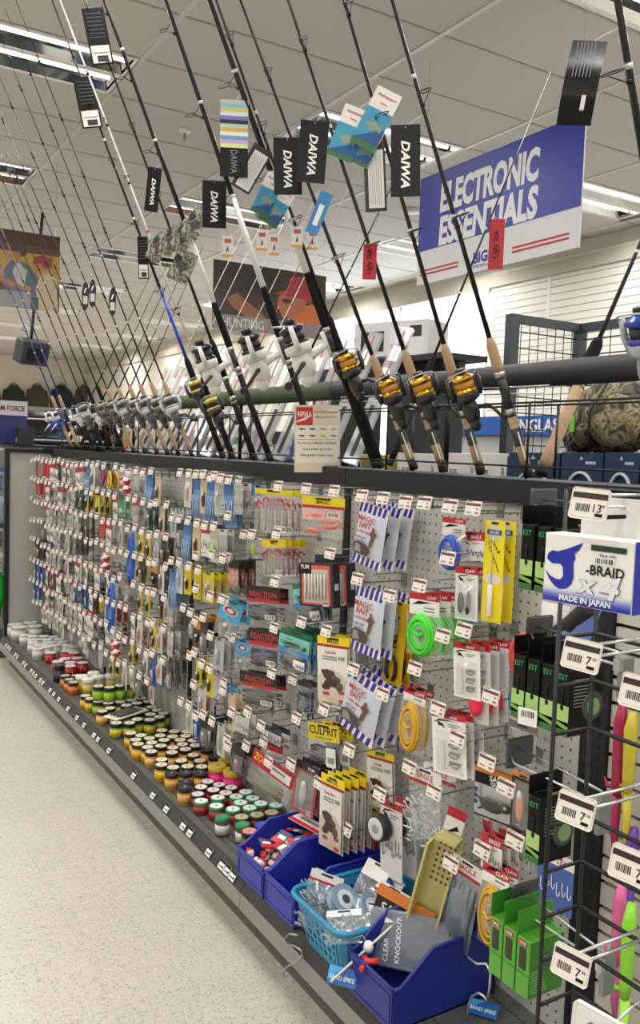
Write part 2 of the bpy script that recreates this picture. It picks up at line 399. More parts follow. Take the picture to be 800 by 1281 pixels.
# ================================================================ the long pegboard display unit
YS = [1.2394, 2.2525, 3.4717, 4.6909, 5.91]      # uprights
DZ = 0.195
PEGM = peg_material('peg_panel', '#b9b8b2')
DECKM = deck_material()
RAILM = M('#1f2023', 0.5, 0.0, 0.05, 20, .3); CHARC = M('#4b4c4a', 0.5, 0.2); GREYP = M('#8d8c86', 0.5, 0.1, 0.03, 8); KICKM = M('#5d5c58', 0.6)
gon = thing('gondola_display', 'long charcoal gondola shelf with grey pegboard back full of fishing tackle', 'shelf unit', (0, 3.5, 0))
gi = Matrix.Translation((0, -3.5, 0))
def gpart(mb, name, parent=gon): return mb.build(name, parent, X=gi if parent is gon else None)
for a, b in zip(YS[:-1], YS[1:]):
    gpart(MB().box(0, 0.012, a + .017, b - .017, DZ - .02, 1.384, PEGM), 'peg_panel')
    r = MB(); r.box(-.014, 0.03, a + .002, b - .002, 1.383, 1.444, RAILM); r.box(-.0155, -.0135, a + .03, a + .036, 1.418, 1.424, BLACK); r.box(-.0155, -.0135, b - .036, b - .03, 1.418, 1.424, BLACK)
    r.box(-.0155, -.0135, (a+b)/2 - .003, (a+b)/2 + .003, 1.41, 1.416, BLACK)
    gpart(r, 'top_rail')
    gpart(MB().box(-.31, 0.0, a + .001, b - .001, DZ - .03, DZ, DECKM), 'deck')
    ch = MB(); ch.add([(-.337, a + .001, .158), (-.337, b - .001, .158), (-.312, b - .001, DZ + .003), (-.312, a + .001, DZ + .003), (-.307, a + .001, DZ + .003), (-.307, b - .001, DZ + .003), (-.31, b - .001, .158), (-.31, a + .001, .158)],
        [(0,3,2,1),(3,4,5,2),(0,7,4,3),(1,2,5,6),(7,6,5,4),(0,1,6,7)], M('#2f302f', .45)); gpart(ch, 'price_channel')
    gpart(MB().box(-.337, -.30, a + .0015, b - .0015, .106, .158, GREYP), 'front_panel')
    gpart(MB().box(-.276, -.26, a + .002, b - .002, 0.0, .106, KICKM), 'kick_plate')
    for q in (a + .05,): gpart(MB().lathe([(.02, 0), (.02, .01), (.008, .014), (.008, .11)], DARK, 8, X=Matrix.Translation((-.25, q, 0))), 'leveling_foot')
UPM = M('#1f2023', 0.5, 0.0, spec=.3)
for k, y in enumerate(YS):
    w = .035 if k == 0 else .016
    u = MB().box(-.006 if k else -.012, 0.03, y - w, y + w, .1, 1.40, UPM)
    for i in range(46):
        z = .22 + i * .0254
        if k == 0:
            for dy in (-.018, .018): u.box(-.0128, -.0119, y + dy - .002, y + dy + .002, z, z + .012, BLACK)
        else: u.box(-.0066, -.0058, y - .003, y + .003, z, z + .012, BLACK)
    gpart(u, 'upright')
ep = MB(); ep.box(-.285, 0, 5.905, 5.93, DZ, 1.415, M('#a5a49c', .6)); e_ = gpart(ep, 'end_panel')
fr = MB(); fr.box(-.312, -.285, 5.89, 5.935, 0.1, 1.44, RAILM); fr.box(-.285, 0.0, 5.89, 5.935, 1.415, 1.44, RAILM); gpart(fr, 'end_frame')
# near section on the other side of the heavy post: slat panel boards
for k in range(22):
    z = .215 + k * .0555
    if z > 1.36: break
    gpart(MB().box(-.002, .014, .25, 1.203, z, z + .047, M('#c4c1b6', .6)), 'slat_board')
gpart(MB().box(.016, .022, .25, 1.203, .2, 1.384, M('#5c3a2c', .7)), 'slat_backing')
gpart(MB().box(-.014, .03, .25, 1.237, 1.383, 1.444, RAILM), 'top_rail')
gpart(MB().box(-.31, 0, .25, 1.237, DZ - .03, DZ, DECKM), 'deck'); gpart(MB().box(-.337, -.30, .25, 1.237, .106, .158, GREYP), 'front_panel')
gpart(MB().box(-.276, -.26, .25, 1.237, 0, .106, KICKM), 'kick_plate')
gpart(MB().box(.0305, .60, .25, 5.93, 1.385, 1.43, RAILM), 'top_deck')
gpart(MB().box(.60, .615, .25, 5.93, .1, 1.43, RAILM), 'rear_panel')

# price labels in the sloping channel of the base
lab = MB(); 
X = Matrix.Rotation(math.radians(-34), 4, 'X')
lab.box(-.017, .017, -.0025, -.0005, -.014, .014, M('#e6e5e0', .5), X); lab.box(-.017, .017, -.0030, -.0025, .006, .014, BLACK, X)
lab.box(-.012, .004, -.0030, -.0025, -.008, -.003, GREYTXT, X); lab.box(.006, .014, -.0030, -.0025, -.008, -.001, DARK, X)
lab = lab.mesh('shelf_label')
ys = [5.72,5.66,5.60,5.44,5.38,5.22,5.16,5.02,4.96,4.90,4.80,4.74,4.58,4.50,4.40,4.22,4.06,3.94,3.78,3.72,3.56,3.24,3.02,2.88,2.72,2.66,2.50,2.40,2.36,2.32]
for y in ys: tag(inst(lab, 'shelf_label', None, (-.3285, y, .177), AISLE), 'small white price label clipped in the base shelf channel', 'price label', 'price labels along the base shelf')

# the neighbouring unit that starts behind the grey end panel
nb = thing('gondola_display', 'second gondola shelf behind the grey end panel, hung with blue packs', 'shelf unit', (-.1, 6.6, 0))
MB().box(-.12, .5, -.35, 1.6, .1, 1.42, M('#5a5a58', .6)).build('panel', nb); MB().box(-.2, .5, -.5, 1.6, 0, .2, KICKM).build('base', nb); MB().box(-.26, -.22, -.42, -.38, .0, 1.43, RAILM).build('upright', nb)
def proj(P):
    v = Vector(P) - CPOS; z = v.dot(CF); return (400 + FPX*v.dot(CR)/z, 640.5 - FPX*v.dot(CU)/z, z)
# ================================================================ peg hooks and their price tags
def tag_mesh(w=.052, h=.034, big=False):
    t = MB(); X = Matrix.Rotation(math.radians(-12), 4, 'X')
    t.bbox(-w/2, w/2, -.0025, 0, -h/2, h/2, M('#e4ddd4', .45), .0025 if not big else .003, X)
    t.box(-w*.46, w*.46, -.0029, -.0025, h*.16, h*.34, M('#6a3d37', .6) if not big else M('#2e211f', .6), X)
    if big:
        t.text('13' if big == 1 else '7', h*.26, DARK, w*.22, -.0029, -h*.12, X=X); t.text('99', h*.10, DARK, w*.37, -.0029, -h*.05, X=X)
        t.box(w*.2, w*.4, -.0029, -.0025, -h*.38, -h*.28, BLACK, X)
        x = -w*.34
        r = random.Random(3)
        while x < w*.02:
            q = w*r.choice((.012, .02, .03)); t.box(x, x+q, -.0029, -.0025, -h*.26, -h*.02, DARK, X); x += q + w*.02
    else:
        t.box(-w*.38, -w*.05, -.0028, -.0025, -h*.34, -h*.26, GREYTXT, X); t.box(w*.18, w*.4, -.0028, -.0025, -h*.36, -h*.24, M('#8a5a52', .6), X)
        t.box(w*.22, w*.34, -.0028, -.0025, -h*.1, h*.04, M('#8b8078', .6), X); t.box(-w*.42, -w*.1, -.0028, -.0025, h*.40, h*.45, GREYTXT, X)
    return t.mesh('price_tag')
TAGM = tag_mesh()
WIRES = {}
def hook_wire(L):
    if L in WIRES: return WIRES[L]
    b = MB()
    b.tube([(0, 0, -.012), (0, -.004, 0), (0, -L + .012, 0), (0, -L, .012)], .0017, WIRE, 5)
    b.tube([(0, 0, .012), (0, -.006, .022), (0, -L - .008, .022)], .0014, WIRE, 5)
    b.box(-.012, .012, -.003, .001, -.016, .02, WIRE)
    WIRES[L] = b.mesh('hook_wire'); return WIRES[L]
NHOOK = [0]; TAGPX = []
ROWN = ('top row', 'second row', 'third row', 'fourth row', 'fifth row', 'sixth row', 'seventh row', 'lowest row')
SECN = ('panel beside the heavy post', 'panel below the paper notice', 'panel above the cream lidded jars', 'panel beside the grey end panel')
def hook(Y, Z, L=.15):
    k = max(0, min(7, int((1.377 - Z + .066)/.132))); q = 0 if Y < 2.25 else 1 if Y < 3.47 else 2 if Y < 4.69 else 3
    label = 'peg hook with price tag, ' + ROWN[k] + ' on the ' + SECN[q]; group = 'peg hooks, ' + ROWN[k] + ', ' + SECN[q]
    t = thing('peg_hook', label, 'peg hook', (0, Y, Z - .012), AISLE, group); NHOOK[0] += 1
    TAGPX.append(proj((-L - .009, Y, Z)))
    inst(hook_wire(L), 'hook_wire', t); inst(TAGM, 'price_tag', t, (0, -L - .009, .012)); return t
def hook_px(px, py, L=.15):
    if any(abs(q[0] - px) < 15 and abs(q[1] - py) < 15 for q in TAGPX): return None
    p = atX(px, py, -L - .009); return hook(p.y, p.z, L)

# ================================================================ packaging builders: local frame hangs from (0,0,0), front is -y
def pillow(b, w, z0, z1, bul, m, n=4):
    vs_ = []; fs = []
    for j in range(n+1):
        for i in range(n+1):
            u = 2*i/n - 1; v = 2*j/n - 1
            vs_.append((u*w/2, -.001 - bul*(1-u*u)*(1-v*v) - .0008*((i*7+j*3) % 3), z0 + (z1-z0)*j/n))
    for j in range(n):
        for i in range(n): fs.append((j*(n+1)+i, j*(n+1)+i+1, (j+1)*(n+1)+i+1, (j+1)*(n+1)+i))
    b.add(vs_, fs, m, None, True)
def slot(b, w, z, y): b.poly([(-w*.16, z-.003), (w*.16, z-.003), (w*.19, z), (w*.16, z+.003), (-w*.16, z+.003), (-w*.19, z)], y, DARK)
def content(kind, w, z0, z1, hexc, seed=1, d=.006):
    """things seen inside a pouch or blister"""
    b = MB(); r = random.Random(seed); h = z1 - z0; m = M(hexc, .35)
    if kind == 'worms':
        n = max(4, int(w / .013))
        for i in range(n):
            x = -w*.4 + w*.8*i/(n-1) if n > 1 else 0
            b.tube([(x + r.uniform(-.003,.003), -d*.5 - r.uniform(0,d*.4), z0 + h*(.06 + .3*k*.95)) for k in range(4)], [.002,.0042,.0042,.0026], m, 5)
    elif kind == 'hworms':
        n = max(4, int(h / .009))
        for i in range(n):
            z = z0 + h*(.08 + .8*i/n)
            b.tube([(-w*.42 + w*.84*k/4, -d*.5 - r.uniform(0,d*.4), z + r.uniform(-.004,.004)) for k in range(5)], [.002,.0048,.0048,.004,.0015], m, 5)
    elif kind == 'craws':
        for i in range(4):
            cx = r.uniform(-w*.25, w*.25); cz = z0 + h*(.2 + .18*i)
            b.ball((cx, -d*.6, cz), (w*.18, .006, .010), m, 8)
            b.tube([(cx + w*.1, -d*.6, cz), (cx + w*.25, -d*.8, cz + .006), (cx + w*.33, -d*.6, cz - .006)], [.003,.004,.001], m, 5)
            b.tube([(cx - w*.1, -d*.6, cz), (cx - w*.22, -d*.8, cz - .006), (cx - w*.32, -d*.6, cz + .004)], [.003,.004,.001], m, 5)
    elif kind == 'curly':
        for i in range(5):
            cx = -w*.36 + w*.18*i; cz = z0 + h*(.72 + .1*((i*3) % 2))
            b.tube([(cx + .012*math.cos(k*.8), -d*.6, cz + .012*math.sin(k*.8)) for k in range(8)], [.004,.0038,.0036,.0034,.003,.0025,.002,.001], m, 5)
            b.tube([(cx, -d*.5, cz - .01), (cx + .004, -d*.6, z0 + h*.3), (cx, -d*.5, z0 + h*.08)], .0035, M('#8d6f6d', .4), 5)
    elif kind == 'bobbers':
        k = 0
        for j in range(2):
            for i in range(2):
                x = -w*.22 + w*.44*i + r.uniform(-.004,.004); z = z0 + h*(.26 + .42*j); rr = min(w*.21, .024)
                b.ball((x, -d - rr*.4, z), rr, RED if k % 2 else WHITE, 8); b.ball((x, -d - rr*.4 - .0012, z + rr*.25), (rr*.98, rr, rr*.7), WHITE if k % 2 else RED, 8); k += 1
    elif kind == 'hooks':
        n = max(3, int(w / .014))
        for i in range(n):
            x = -w*.38 + w*.76*i/(n-1); z = z0 + h*r.uniform(.35,.6)
            b.tube([(x, -d*.5, z + h*.25), (x, -d*.5, z), (x + .004, -d*.5, z - .007), (x + .008, -d*.5, z - .002), (x + .007, -d*.5, z + .004)], .0011, m, 4)
    elif kind == 'lure':
        b.ball((0, -d, z0 + h*.5), (w*.16, .006, h*.34), m, 8); b.ball((0, -d - .003, z0 + h*.72), (w*.12, .005, h*.12), M('#d8d6cf', .3), 6)
        b.tube([(0, -d, z0 + h*.2), (.004, -d, z0 + h*.1), (-.006, -d, z0 + h*.08)], .0012, STEEL, 4)
    elif kind == 'tools':
        b.ball((-w*.16, -d, z0 + h*.45), (w*.12, .007, h*.34), m, 8); b.ball((w*.18, -d, z0 + h*.5), (w*.06, .006, h*.36), M('#6f7276', .3, .8), 8)
        b.ball((w*.18, -d - .003, z0 + h*.25), (w*.05, .006, h*.14), m, 8)
    elif kind == 'snaps':
        b.box(-w*.30, -w*.12, -d, -.001, z0 + h*.1, z0 + h*.8, M('#d7d8d8', .3))
        for j in range(3):
            zc = z0 + h*(.2 + .24*j)
            b.tube([(w*.05 + w*.28*math.cos(a*.9)*.6 + w*.12, -d*.6, zc + h*.05*math.sin(a*.9)) for a in range(7)], .0016, DARK, 4)
            b.box(w*.02, w*.34, -d*.5, -.001, zc + h*.05, zc + h*.09, GREYTXT)
    elif kind == 'coil':
        for k in range(11):
            a = w*(.42 - .022*k); c = h*(.47 - .026*k); dx = r.uniform(-.005,.005); pts = []
            for i in range(18):
                t = 2*PI*i/18; pts.append((dx + a*.86*math.cos(t), -d*.4 - .0035*(k % 4), z0 + h*.5 + c*math.sin(t) + r.uniform(-.0012,.0012)))
            b.tube(pts, max(.003, min(.0055, w*.045)), m, 5, closed=True)
        b.tube([(-w*.1, -d - .012, z0 + h*.6), (w*.05, -d - .014, z0 + h*.52), (w*.15, -d - .012, z0 + h*.58)], .004, m, 5)
    elif kind == 'clips':
        for i in range(60):
            x = r.uniform(-w*.40, w*.40); z = z0 + h*r.uniform(.06, .8)*(1 - .3*abs(x)/w); a = r.uniform(0, PI); L = r.uniform(.012, .028)
            q = [(x, -r.uniform(.002, d), z), (x + L*math.cos(a), -r.uniform(.002, d), z + L*math.sin(a)), (x + L*math.cos(a) + .005, -r.uniform(.002, d), z + L*math.sin(a) - .006)]
            b.tube(q, .0017, m, 4)
    elif kind == 'floats':
        b.ball((0, -d - .006, z0 + h*.25), (w*.36, .014, h*.2), m, 10); b.tube([(0, -d, z0 + h*.45), (0, -d, z0 + h*.9)], .002, STEEL, 4)
    elif kind == 'frog':
        b.ball((-w*.1, -d, z0 + h*.45), (w*.3, .010, h*.26), m, 8); b.ball((w*.2, -d - .004, z0 + h*.5), (w*.14, .008, h*.16), m, 8); b.ball((w*.24, -d - .010, z0 + h*.56), (w*.04, .004, h*.05), M('#d8c23a', .3), 6)
        for s in (-1, 1): b.tube([(-w*.2, -d, z0 + h*.4), (-w*.34, -d, z0 + h*(.4 + s*.12)), (-w*.44, -d, z0 + h*(.38 + s*.2))], [.005,.004,.002], m, 5)
    return b
def bag(w, h, hd=.28, head='#e8cf22', stripe=None, title=None, tcol='#b9232b', sub=None, plastic=None, kind='worms', ccol='#50392f', back=None, insert=None, bar=True, bul=.010, seed=1, art=None, badge=None):
    H = MB(); zt = .012; zb = zt - h*hd
    H.box(-w/2, w/2, -.0016, .0006, zb, zt, M(head, .4))
    for s in (1,): slot(H, w, zt - .006, -.0018)
    if stripe: H.quad(-w/2, w/2, zb, zb + h*hd*.22, -.0019, M(stripe, .4))
    if title: H.text(title, min(h*hd*.36, w*.22), M(tcol, .5), 0, -.0022, zb + h*hd*.55, maxw=w*.86)
    if sub: H.text(sub, min(h*hd*.14, w*.08), M(tcol, .5), 0, -.0022, zb + h*hd*.28, maxw=w*.7, res=1)
    if badge:
        for k_, (a_, c_) in enumerate(((.34, '#e6e6e2'), (.29, badge), (.16, '#e6e6e2'))): H.poly([(w*a_*math.cos(t_*PI/7), zb + h*hd*.5 + w*a_*.5*math.sin(t_*PI/7)) for t_ in range(14)], -.0019 - .0003*k_, M(c_, .4))
    P = MB(); z0 = zt - h
    if back: P.quad(-w/2, w/2, z0, zb, -.0003, M(back, .5))
    pillow(P, w, z0, zb, bul, plastic or PLASTIC)
    if bar and not art: P.barcode(w*.12, w*.42, z0 + h*.06, z0 + h*.2, -bul - .003, seed)
    out = [('header_card', H), ('pouch', P), ('bait', content(kind, w, z0, zb, ccol, seed, bul*.7))]
    if insert:
        I = MB(); I.quad(-w*.46, w*.46, zb - (zb - z0)*.42, zb - .002, -bul*.6 - .002, M(insert, .5)); I.barcode(w*.14, w*.4, zb - (zb-z0)*.3, zb - (zb-z0)*.12, -bul*.6 - .0026, seed)
        out.append(('insert_card', I))
    return out
def card(w, h, hd=.22, head='#b9232b', body='#e9e7e2', title=None, tcol='#f0f0f0', kind='lure', ccol='#222426', seed=1, curve=True, blister=True, btitle=None, inner=None):
    C = MB(); zt = .012; z0 = zt - h; zb = zt - h*hd
    C.box(-w/2, w/2, -.0012, .0004, z0, zb, M(body, .45)); C.box(-w/2, w/2, -.0013, .0004, zb, zt, M(head, .45)); slot(C, w, zt - .006, -.0016)
    if title: C.text(title, min(h*hd*.4, w*.2), M(tcol, .5), w*.15, -.0018, zb + h*hd*.4, maxw=w*.55, slant=.2)
    if curve:
        pts = [(-w*.46, zb - h*.10), (-w*.3, zb - h*.03), (-w*.02, zb - h*.015), (w*.3, zb - h*.03), (w*.02, zb - h*.028), (-w*.28, zb - h*.055)]
        C.poly(pts, -.0016, BLACK); C.poly([(-w*.34, zb - h*.06), (-w*.18, zb - h*.09), (-w*.08, zb - h*.16), (-w*.2, zb - h*.13), (-w*.3, zb - h*.13)], -.0016, BLACK)
        for k in range(2): C.box(0, w*(.34 - .1*k), -.0017, -.0012, zb - h*(.09 + .035*k), zb - h*(.075 + .035*k), GREYTXT)
    if inner: C.quad(-w*.4, w*.4, z0 + h*.06, zb - h*.03, -.0015, M(inner, .35)); C.barcode(w*.2, w*.42, z0 + h*.02, z0 + h*.12, -.0019)
    if btitle: C.text(btitle, min(w*.12, h*.07), DARK, 0, -.0018, zb - h*.1, maxw=w*.8)
    out = [('card', C)]; zc = zb - h*(.2 if curve else .06)
    out.append(('item', content(kind, w, z0 + h*.05, zc, ccol, seed, .008)))
    if blister:
        P = MB(); pillow(P, w*.84, z0 + h*.04, zc, .018, PLASTIC); out.append(('blister', P))
    return out
def coil_bag(w, h, rope='#49c43a', head='#b9232b', title='CLAW', seed=1, hf=.34):
    H = MB(); zt = .012; zb = zt - h*hf
    H.box(-w*.42, w*.42, -.0016, .0006, zb, zt - h*.10, M('#eae8e3', .5)); H.box(-w*.42, w*.42, -.0017, .0006, zt - h*.10, zt, M(head, .4))
    H.text(title, h*.05, WHITE, w*.2, -.0022, zt - h*.05, slant=.2); H.poly([(-w*.36, zb + h*.15), (-w*.15, zb + h*.22), (w*.2, zb + h*.21), (-w*.1, zb + h*.17)], -.002, BLACK)
    for k in range(2): H.box(-.0, w*.3, -.0021, -.0016, zb + h*(.06 + .05*k), zb + h*(.08 + .05*k), GREYTXT)
    P = MB(); pillow(P, w, zt - h, zb + h*.05, .022, PLASTIC)
    return [('header_card', H), ('pouch', P), ('rope_coil', content('coil', w, zt - h, zb + h*.02, rope, seed, .012))]
def carton(w, h, d, front, side, frame=None, title=None, window=None, kind='worms', ccol='#b5aca3'):
    B = MB(); z1 = -.005; z0 = z1 - h
    B.bbox(-w/2, w/2, -d/2, d/2, z0, z1, M(side, .45), .0015); f = -d/2 - .0006
    B.quad(-w/2 + .001, w/2 - .001, z0 + .001, z1 - .001, f, M(front, .45)); B.box(-w*.22, w*.22, d/2 - .001, d/2 + .001, z1, z1 + .024, M(side, .45))
    if frame: B.quad(-w*.42, w*.42, z0 + h*.06, z1 - h*.05, f - .0004, M(frame, .45))
    out = [('box', B)]
    if window:
        wn = MB(); wn.quad(-w*.36, w*.36, z0 + h*.1, z1 - h*.14, f - .0008, M(window, .4)); out.append(('window', wn))
        c = content(kind, w*.7, z0 + h*.12, z1 - h*.18, ccol, 3, .004); c.v = [(x, y + f - .002, z) for x, y, z in c.v]; out.append(('bait', c))
    L = MB()
    if title: L.quad(-w*.5, -w*.12, z1 - h*.26, z1 - h*.02, f - .0012, BLACK); L.text(title, h*.10, WHITE, -w*.31, f - .0018, z1 - h*.09, maxw=w*.34)
    L.barcode(w*.2, w*.36, z0 + h*.04, z0 + h*.16, f - .0014)
    for k in range(3): L.box(w/2, w/2 + .0006, -d*.3, d*.25, z0 + h*(.15 + .25*k), z0 + h*(.30 + .25*k), M('#cfcac8', .5) if k % 2 else M(side, .4))
    out.append(('print', L)); return out
def join(parts):
    b = MB()
    for n, q in parts:
        for f, mi, sm in zip(q.f, q.m, q.sm):
            pass
        o = len(b.v); b.v += q.v
        for f, mi, sm in zip(q.f, q.m, q.sm): b.f.append(tuple(i + o for i in f)); b.m.append(b.mi(q.mats[mi])); b.sm.append(sm)
    return b
# where the price tag of a pack's own hook shows, by the outline of the pack
TP = {(450,633,486,712): (453,620), (445,738,482,822): (447,724), (436,848,480,930): (442,837), (607,652,632,780): (592,636), (551,648,585,714): (531,629), (577,665,606,702): (563,633), (570,708,598,776): (560,698), (509,743,553,822): (525,732),
      (487,752,511,860): (487,745), (567,804,600,874): (580,788), (590,802,612,906): (614,871), (503,862,535,944): (519,836), (540,892,582,970): (548,886), (512,962,552,1064): (512,960), (476,1004,503,1100): (475,993), (552,1012,592,1150): (543,990),
      (594,967,655,1028): (609,953), (641,968,668,1042): None, (592,1008,634,1048): None, (602,1044,628,1090): (603,1063), (601,1086,640,1190): None, (566,1078,604,1195): (564,1080), (674,1068,718,1140): None, (636,905,672,962): None, (636,868,656,912): None,
      (397,797,437,882): (408,789), (402,972,431,1066): (399,980), (459,940,493,1012): (437,938), (449,1012,470,1060): (433,1037), (385,906,424,958): (371,898), (316,952,369,1000): (336,953), (371,955,399,1022): (364,956), (378,622,431,672): (383,611), (319,612,366,668): (348,608),
      (328,675,358,722): (346,667), (378,697,420,752): (413,692), (308,735,350,776): (344,727), (311,787,350,834): (343,785), (300,842,346,882): (340,842), (366,728,401,779): None, (351,790,391,838): (377,778), (637,785,690,850): None, (690,748,752,806): None, (414,880,437,905): (405,887)}
def hero(fn, name, label, cat, box, X=-.125, n=1, dx=.03, yaw=0.0, roll=0.0, group=None, split=True, jit=.06, hk=True, zoff=0.0, **kw):
    """a stack of n alike packs on one hook; box is the outline of the front one in the photograph, X its distance from the board"""
    x0, y0, x1, y1 = box; P = atX((x0+x1)/2, y0, X); q = proj(P)
    th = AISLE + yaw; r = Vector((math.cos(th), math.sin(th), 0))
    w = (x1-x0) / (FPX*(r.dot(CR) - r.dot(CF)*(q[0]-400)/FPX)/q[2]); h = (y1-y0)*q[2]/FPX
    parts = fn(w, h, **kw)
    ms = [(nm, b.mesh(nm)) for nm, b in parts] if split else [(name, join(parts).mesh(name))]
    if n > 1: dx = min(dx, (-.016 - X)/(n - 1))
    rr = random.Random(int(x0*7 + y0)); out = []
    for k in range(n):
        loc = (X + k*dx, P.y + (rr.uniform(-.006, .006) if k else 0), P.z - .012 + (rr.uniform(-.004, .001) if k else 0))
        rot = (0, 0, th + (rr.uniform(-jit, jit) if k else 0)); Xm = Matrix.Translation(loc) @ Matrix.Rotation(rot[2], 4, 'Z') @ Matrix.Rotation(roll, 4, 'Y')
        if split:
            t = thing(name, label, cat, group=group if n > 1 or group else None, X=Xm)
            for nm, me in ms: inst(me, nm, t)
        else:
            t = inst(ms[0][1], name, None, X=Xm); tag(t, label, cat, group)
        out.append(t)
    if tuple(box) in TP:
        if TP[tuple(box)]: p = atX(*TP[tuple(box)], -.159); hook(p.y, p.z, .15)
    elif hk: hook(P.y, P.z + .012, max(.06, -X + .035))
    return out
# ================================================================ packs on the two near sections
def magic(w, h, var=0):
    zt = .014; z0 = zt - h
    def band(za, zb):
        H = MB()
        H.box(-w/2, w/2, -.0012, .0004, za, zb, M('#e4e2ea', .4))
        for k in range(6):
            a = -w/2 + w*(k/6.0); e = w/13.0
            H.poly([(max(-w/2, a - e*.4), za), (a + e*.9, za), (min(w/2, a + e*1.6), zb), (a + e*.4, zb)], -.0017, M('#38288c', .4))
        return H
    H, H2 = band(zt - h*.17, zt), band(z0, z0 + h*.16)
    B = MB(); pillow(B, w, z0 + h*.14, zt - h*.15, .012, M('#c6cad4', .3), 6)
    P = MB(); y = -.0165
    P.text('MAGIC', h*.095, M('#b8292f', .5), -w*.1, y + .004, zt - h*.24, maxw=w*.62, slant=.1); P.text('BAIT', h*.095, M('#b8292f', .5), -w*.12, y + .003, zt - h*.345, maxw=w*.46, slant=.1)
    P.text('Catfish Bait', h*.05, M('#b8292f', .5), -w*.14, y + .002, zt - h*.45, maxw=w*.5); P.text('BEEF CAT', h*.04, M('#3a2a78', .5), -w*.18, y + .002, zt - h*.55, maxw=w*.4); P.text('Instant Blood', h*.03, M('#3a2a78', .5), -w*.18, y + .002, zt - h*.60, maxw=w*.4, res=1)
    # figure of a statue holding a fish, and a brown see-through window
    fm = M('#6b4636', .5)
    P.poly([(w*.10, zt-h*.66), (w*.2, zt-h*.66), (w*.26, zt-h*.5), (w*.34, zt-h*.42), (w*.24, zt-h*.40), (w*.23, zt-h*.33), (w*.17, zt-h*.33), (w*.16, zt-h*.40), (w*.08, zt-h*.44), (w*.16, zt-h*.5)], y + .001, fm)
    P.poly([(-w*.4, z0+h*.18), (w*.12, z0+h*.18), (w*.16, z0+h*.28), (w*.02, z0+h*.36), (-w*.3, z0+h*.38), (-w*.42, z0+h*.33)], y + .002, M('#4a3c3a', .3))
    P.poly([(-w*.36, z0+h*.2), (-w*.1, z0+h*.22), (-w*.2, z0+h*.34), (-w*.34, z0+h*.34)], y + .0014, M('#8e8784', .3))
    return [('striped_end', H), ('striped_end', H2), ('pouch', B), ('print', P)]
G = 'catfish bait bags'
for box, n, rl, wh in (((450,633,486,712), 3, .16, 'topmost'), ((445,738,482,822), 3, .08, 'middle'), ((436,848,480,930), 4, .24, 'lowest')):
    hero(magic, 'bait_bag', 'white catfish bait bag with purple striped ends, %s of three stacks' % wh, 'bait bag', box, -.13, n, .036 if wh == 'middle' else .044, .12, rl, wh + ' stack of catfish bait bags')
def threader(w, h):
    C = MB(); zt = .012; z0 = zt - h
    C.bbox(-w/2, w/2, -.0012, .0006, z0, zt, M('#ecd71f', .4), .0005); slot(C, w, zt - .005, -.0016)
    C.poly([(w*.32*math.cos(a*PI/6), zt - h*.11 + w*.32*math.sin(a*PI/6)) for a in range(12)], -.0015, M('#d9d2b4', .5)); C.box(-w*.36, w*.36, -.002, -.0014, zt - h*.135, zt - h*.085, M('#2f4f8e', .5)); C.text("GRUBS", h*.03, WHITE, 0, -.0024, zt - h*.11, maxw=w*.6)
    for i, ch in enumerate('WORM'): C.text(ch, h*.030, BLACK, -w*.08 + w*.11*i, -.002, zt - h*.20 - h*.032*i)
    for i, ch in enumerate('THREADER'): C.text(ch, h*.030, BLACK, -w*.26 + w*.075*i, -.002, zt - h*.225 - h*.036*i)
    C.poly([(w*.4*math.cos(a*PI/7), z0 + h*.43 + h*.055*math.sin(a*PI/7)) for a in range(14)], -.0016, M('#d8d6cc', .4))
    T = MB(); T.tube([(0, -.006, z0 + h*.37), (0, -.006, zt - h*.14)], .0012, STEEL, 5); T.lathe([(.005,0),(.0062,.002),(.0062,h*.30),(.004,h*.315)], M('#e6e3dc', .4), 10, X=Matrix.Translation((0,-.008,z0 + h*.06)))
    return [('card', C), ('threader', T)]
hero(threader, 'worm_threader', 'yellow carded worm threader with a white plastic handle', 'tackle pack', (607,652,632,780), -.075, 2, .035, .1, 0, 'worm threaders')
CL = 'CLAW'
hero(coil_bag, 'rope_bag', 'bag of blue cord under a red and white header', 'cord', (551,648,585,714), -.08, 1, .03, .1, rope='#3355b8', title=CL)
hero(card, 'tackle_card', 'small white card with red header and black swoosh, above the clipper cards', 'tackle pack', (577,665,606,702), -.06, 1, yaw=.1, roll=-.06, head='#b5232c', hd=.3, title='EAGLE', kind='hooks', blister=False)
hero(card, 'clipper_card', 'carded black line clippers beside the yellow worm threaders', 'tackle pack', (570,708,598,776), -.085, 2, .03, .1, -.04, 'carded line clippers', head='#b5232c', hd=.15, title=CL, kind='tools', ccol='#17181a')
hero(coil_bag, 'rope_bag', 'bag of bright green cord under a red and white header', 'cord', (509,743,553,822), -.13, 4, .034, .15, -.04, 'bags of green cord', rope='#46d32f', title=CL)
def pliers(w, h):
    C = MB(); zt = .012; z0 = zt - h; C.bbox(-w/2, w/2, -.0014, .0006, z0, zt, M('#dcb21f', .45), .0006); slot(C, w, zt - .006, -.0018)
    for i, ch in enumerate('DRAGON'): C.text(ch, w*.30, BLACK, -w*.05, -.002, zt - h*(.22 + .058*i), rot=PI/2)
    T = MB()
    for s in (-1, 1): T.tube([(s*w*.05, -.008, z0 + h*.36), (s*w*.22, -.009, z0 + h*.28), (s*w*.24, -.009, z0 + h*.14), (s*w*.12, -.008, z0 + h*.06)], [.003,.006,.006,.004], M('#20355c', .4) if s < 0 else M('#1b1d22', .4), 6)
    T.tube([(0, -.008, z0 + h*.34), (0, -.008, z0 + h*.44)], [.006, .002], STEEL, 6)
    return [('card', C), ('pliers', T)]
hero(pliers, 'pliers_card', 'tall yellow card of blue handled fishing pliers beside green cord', 'tackle pack', (487,752,511,860), -.06, 2, .03, .1, .08, 'carded pliers')
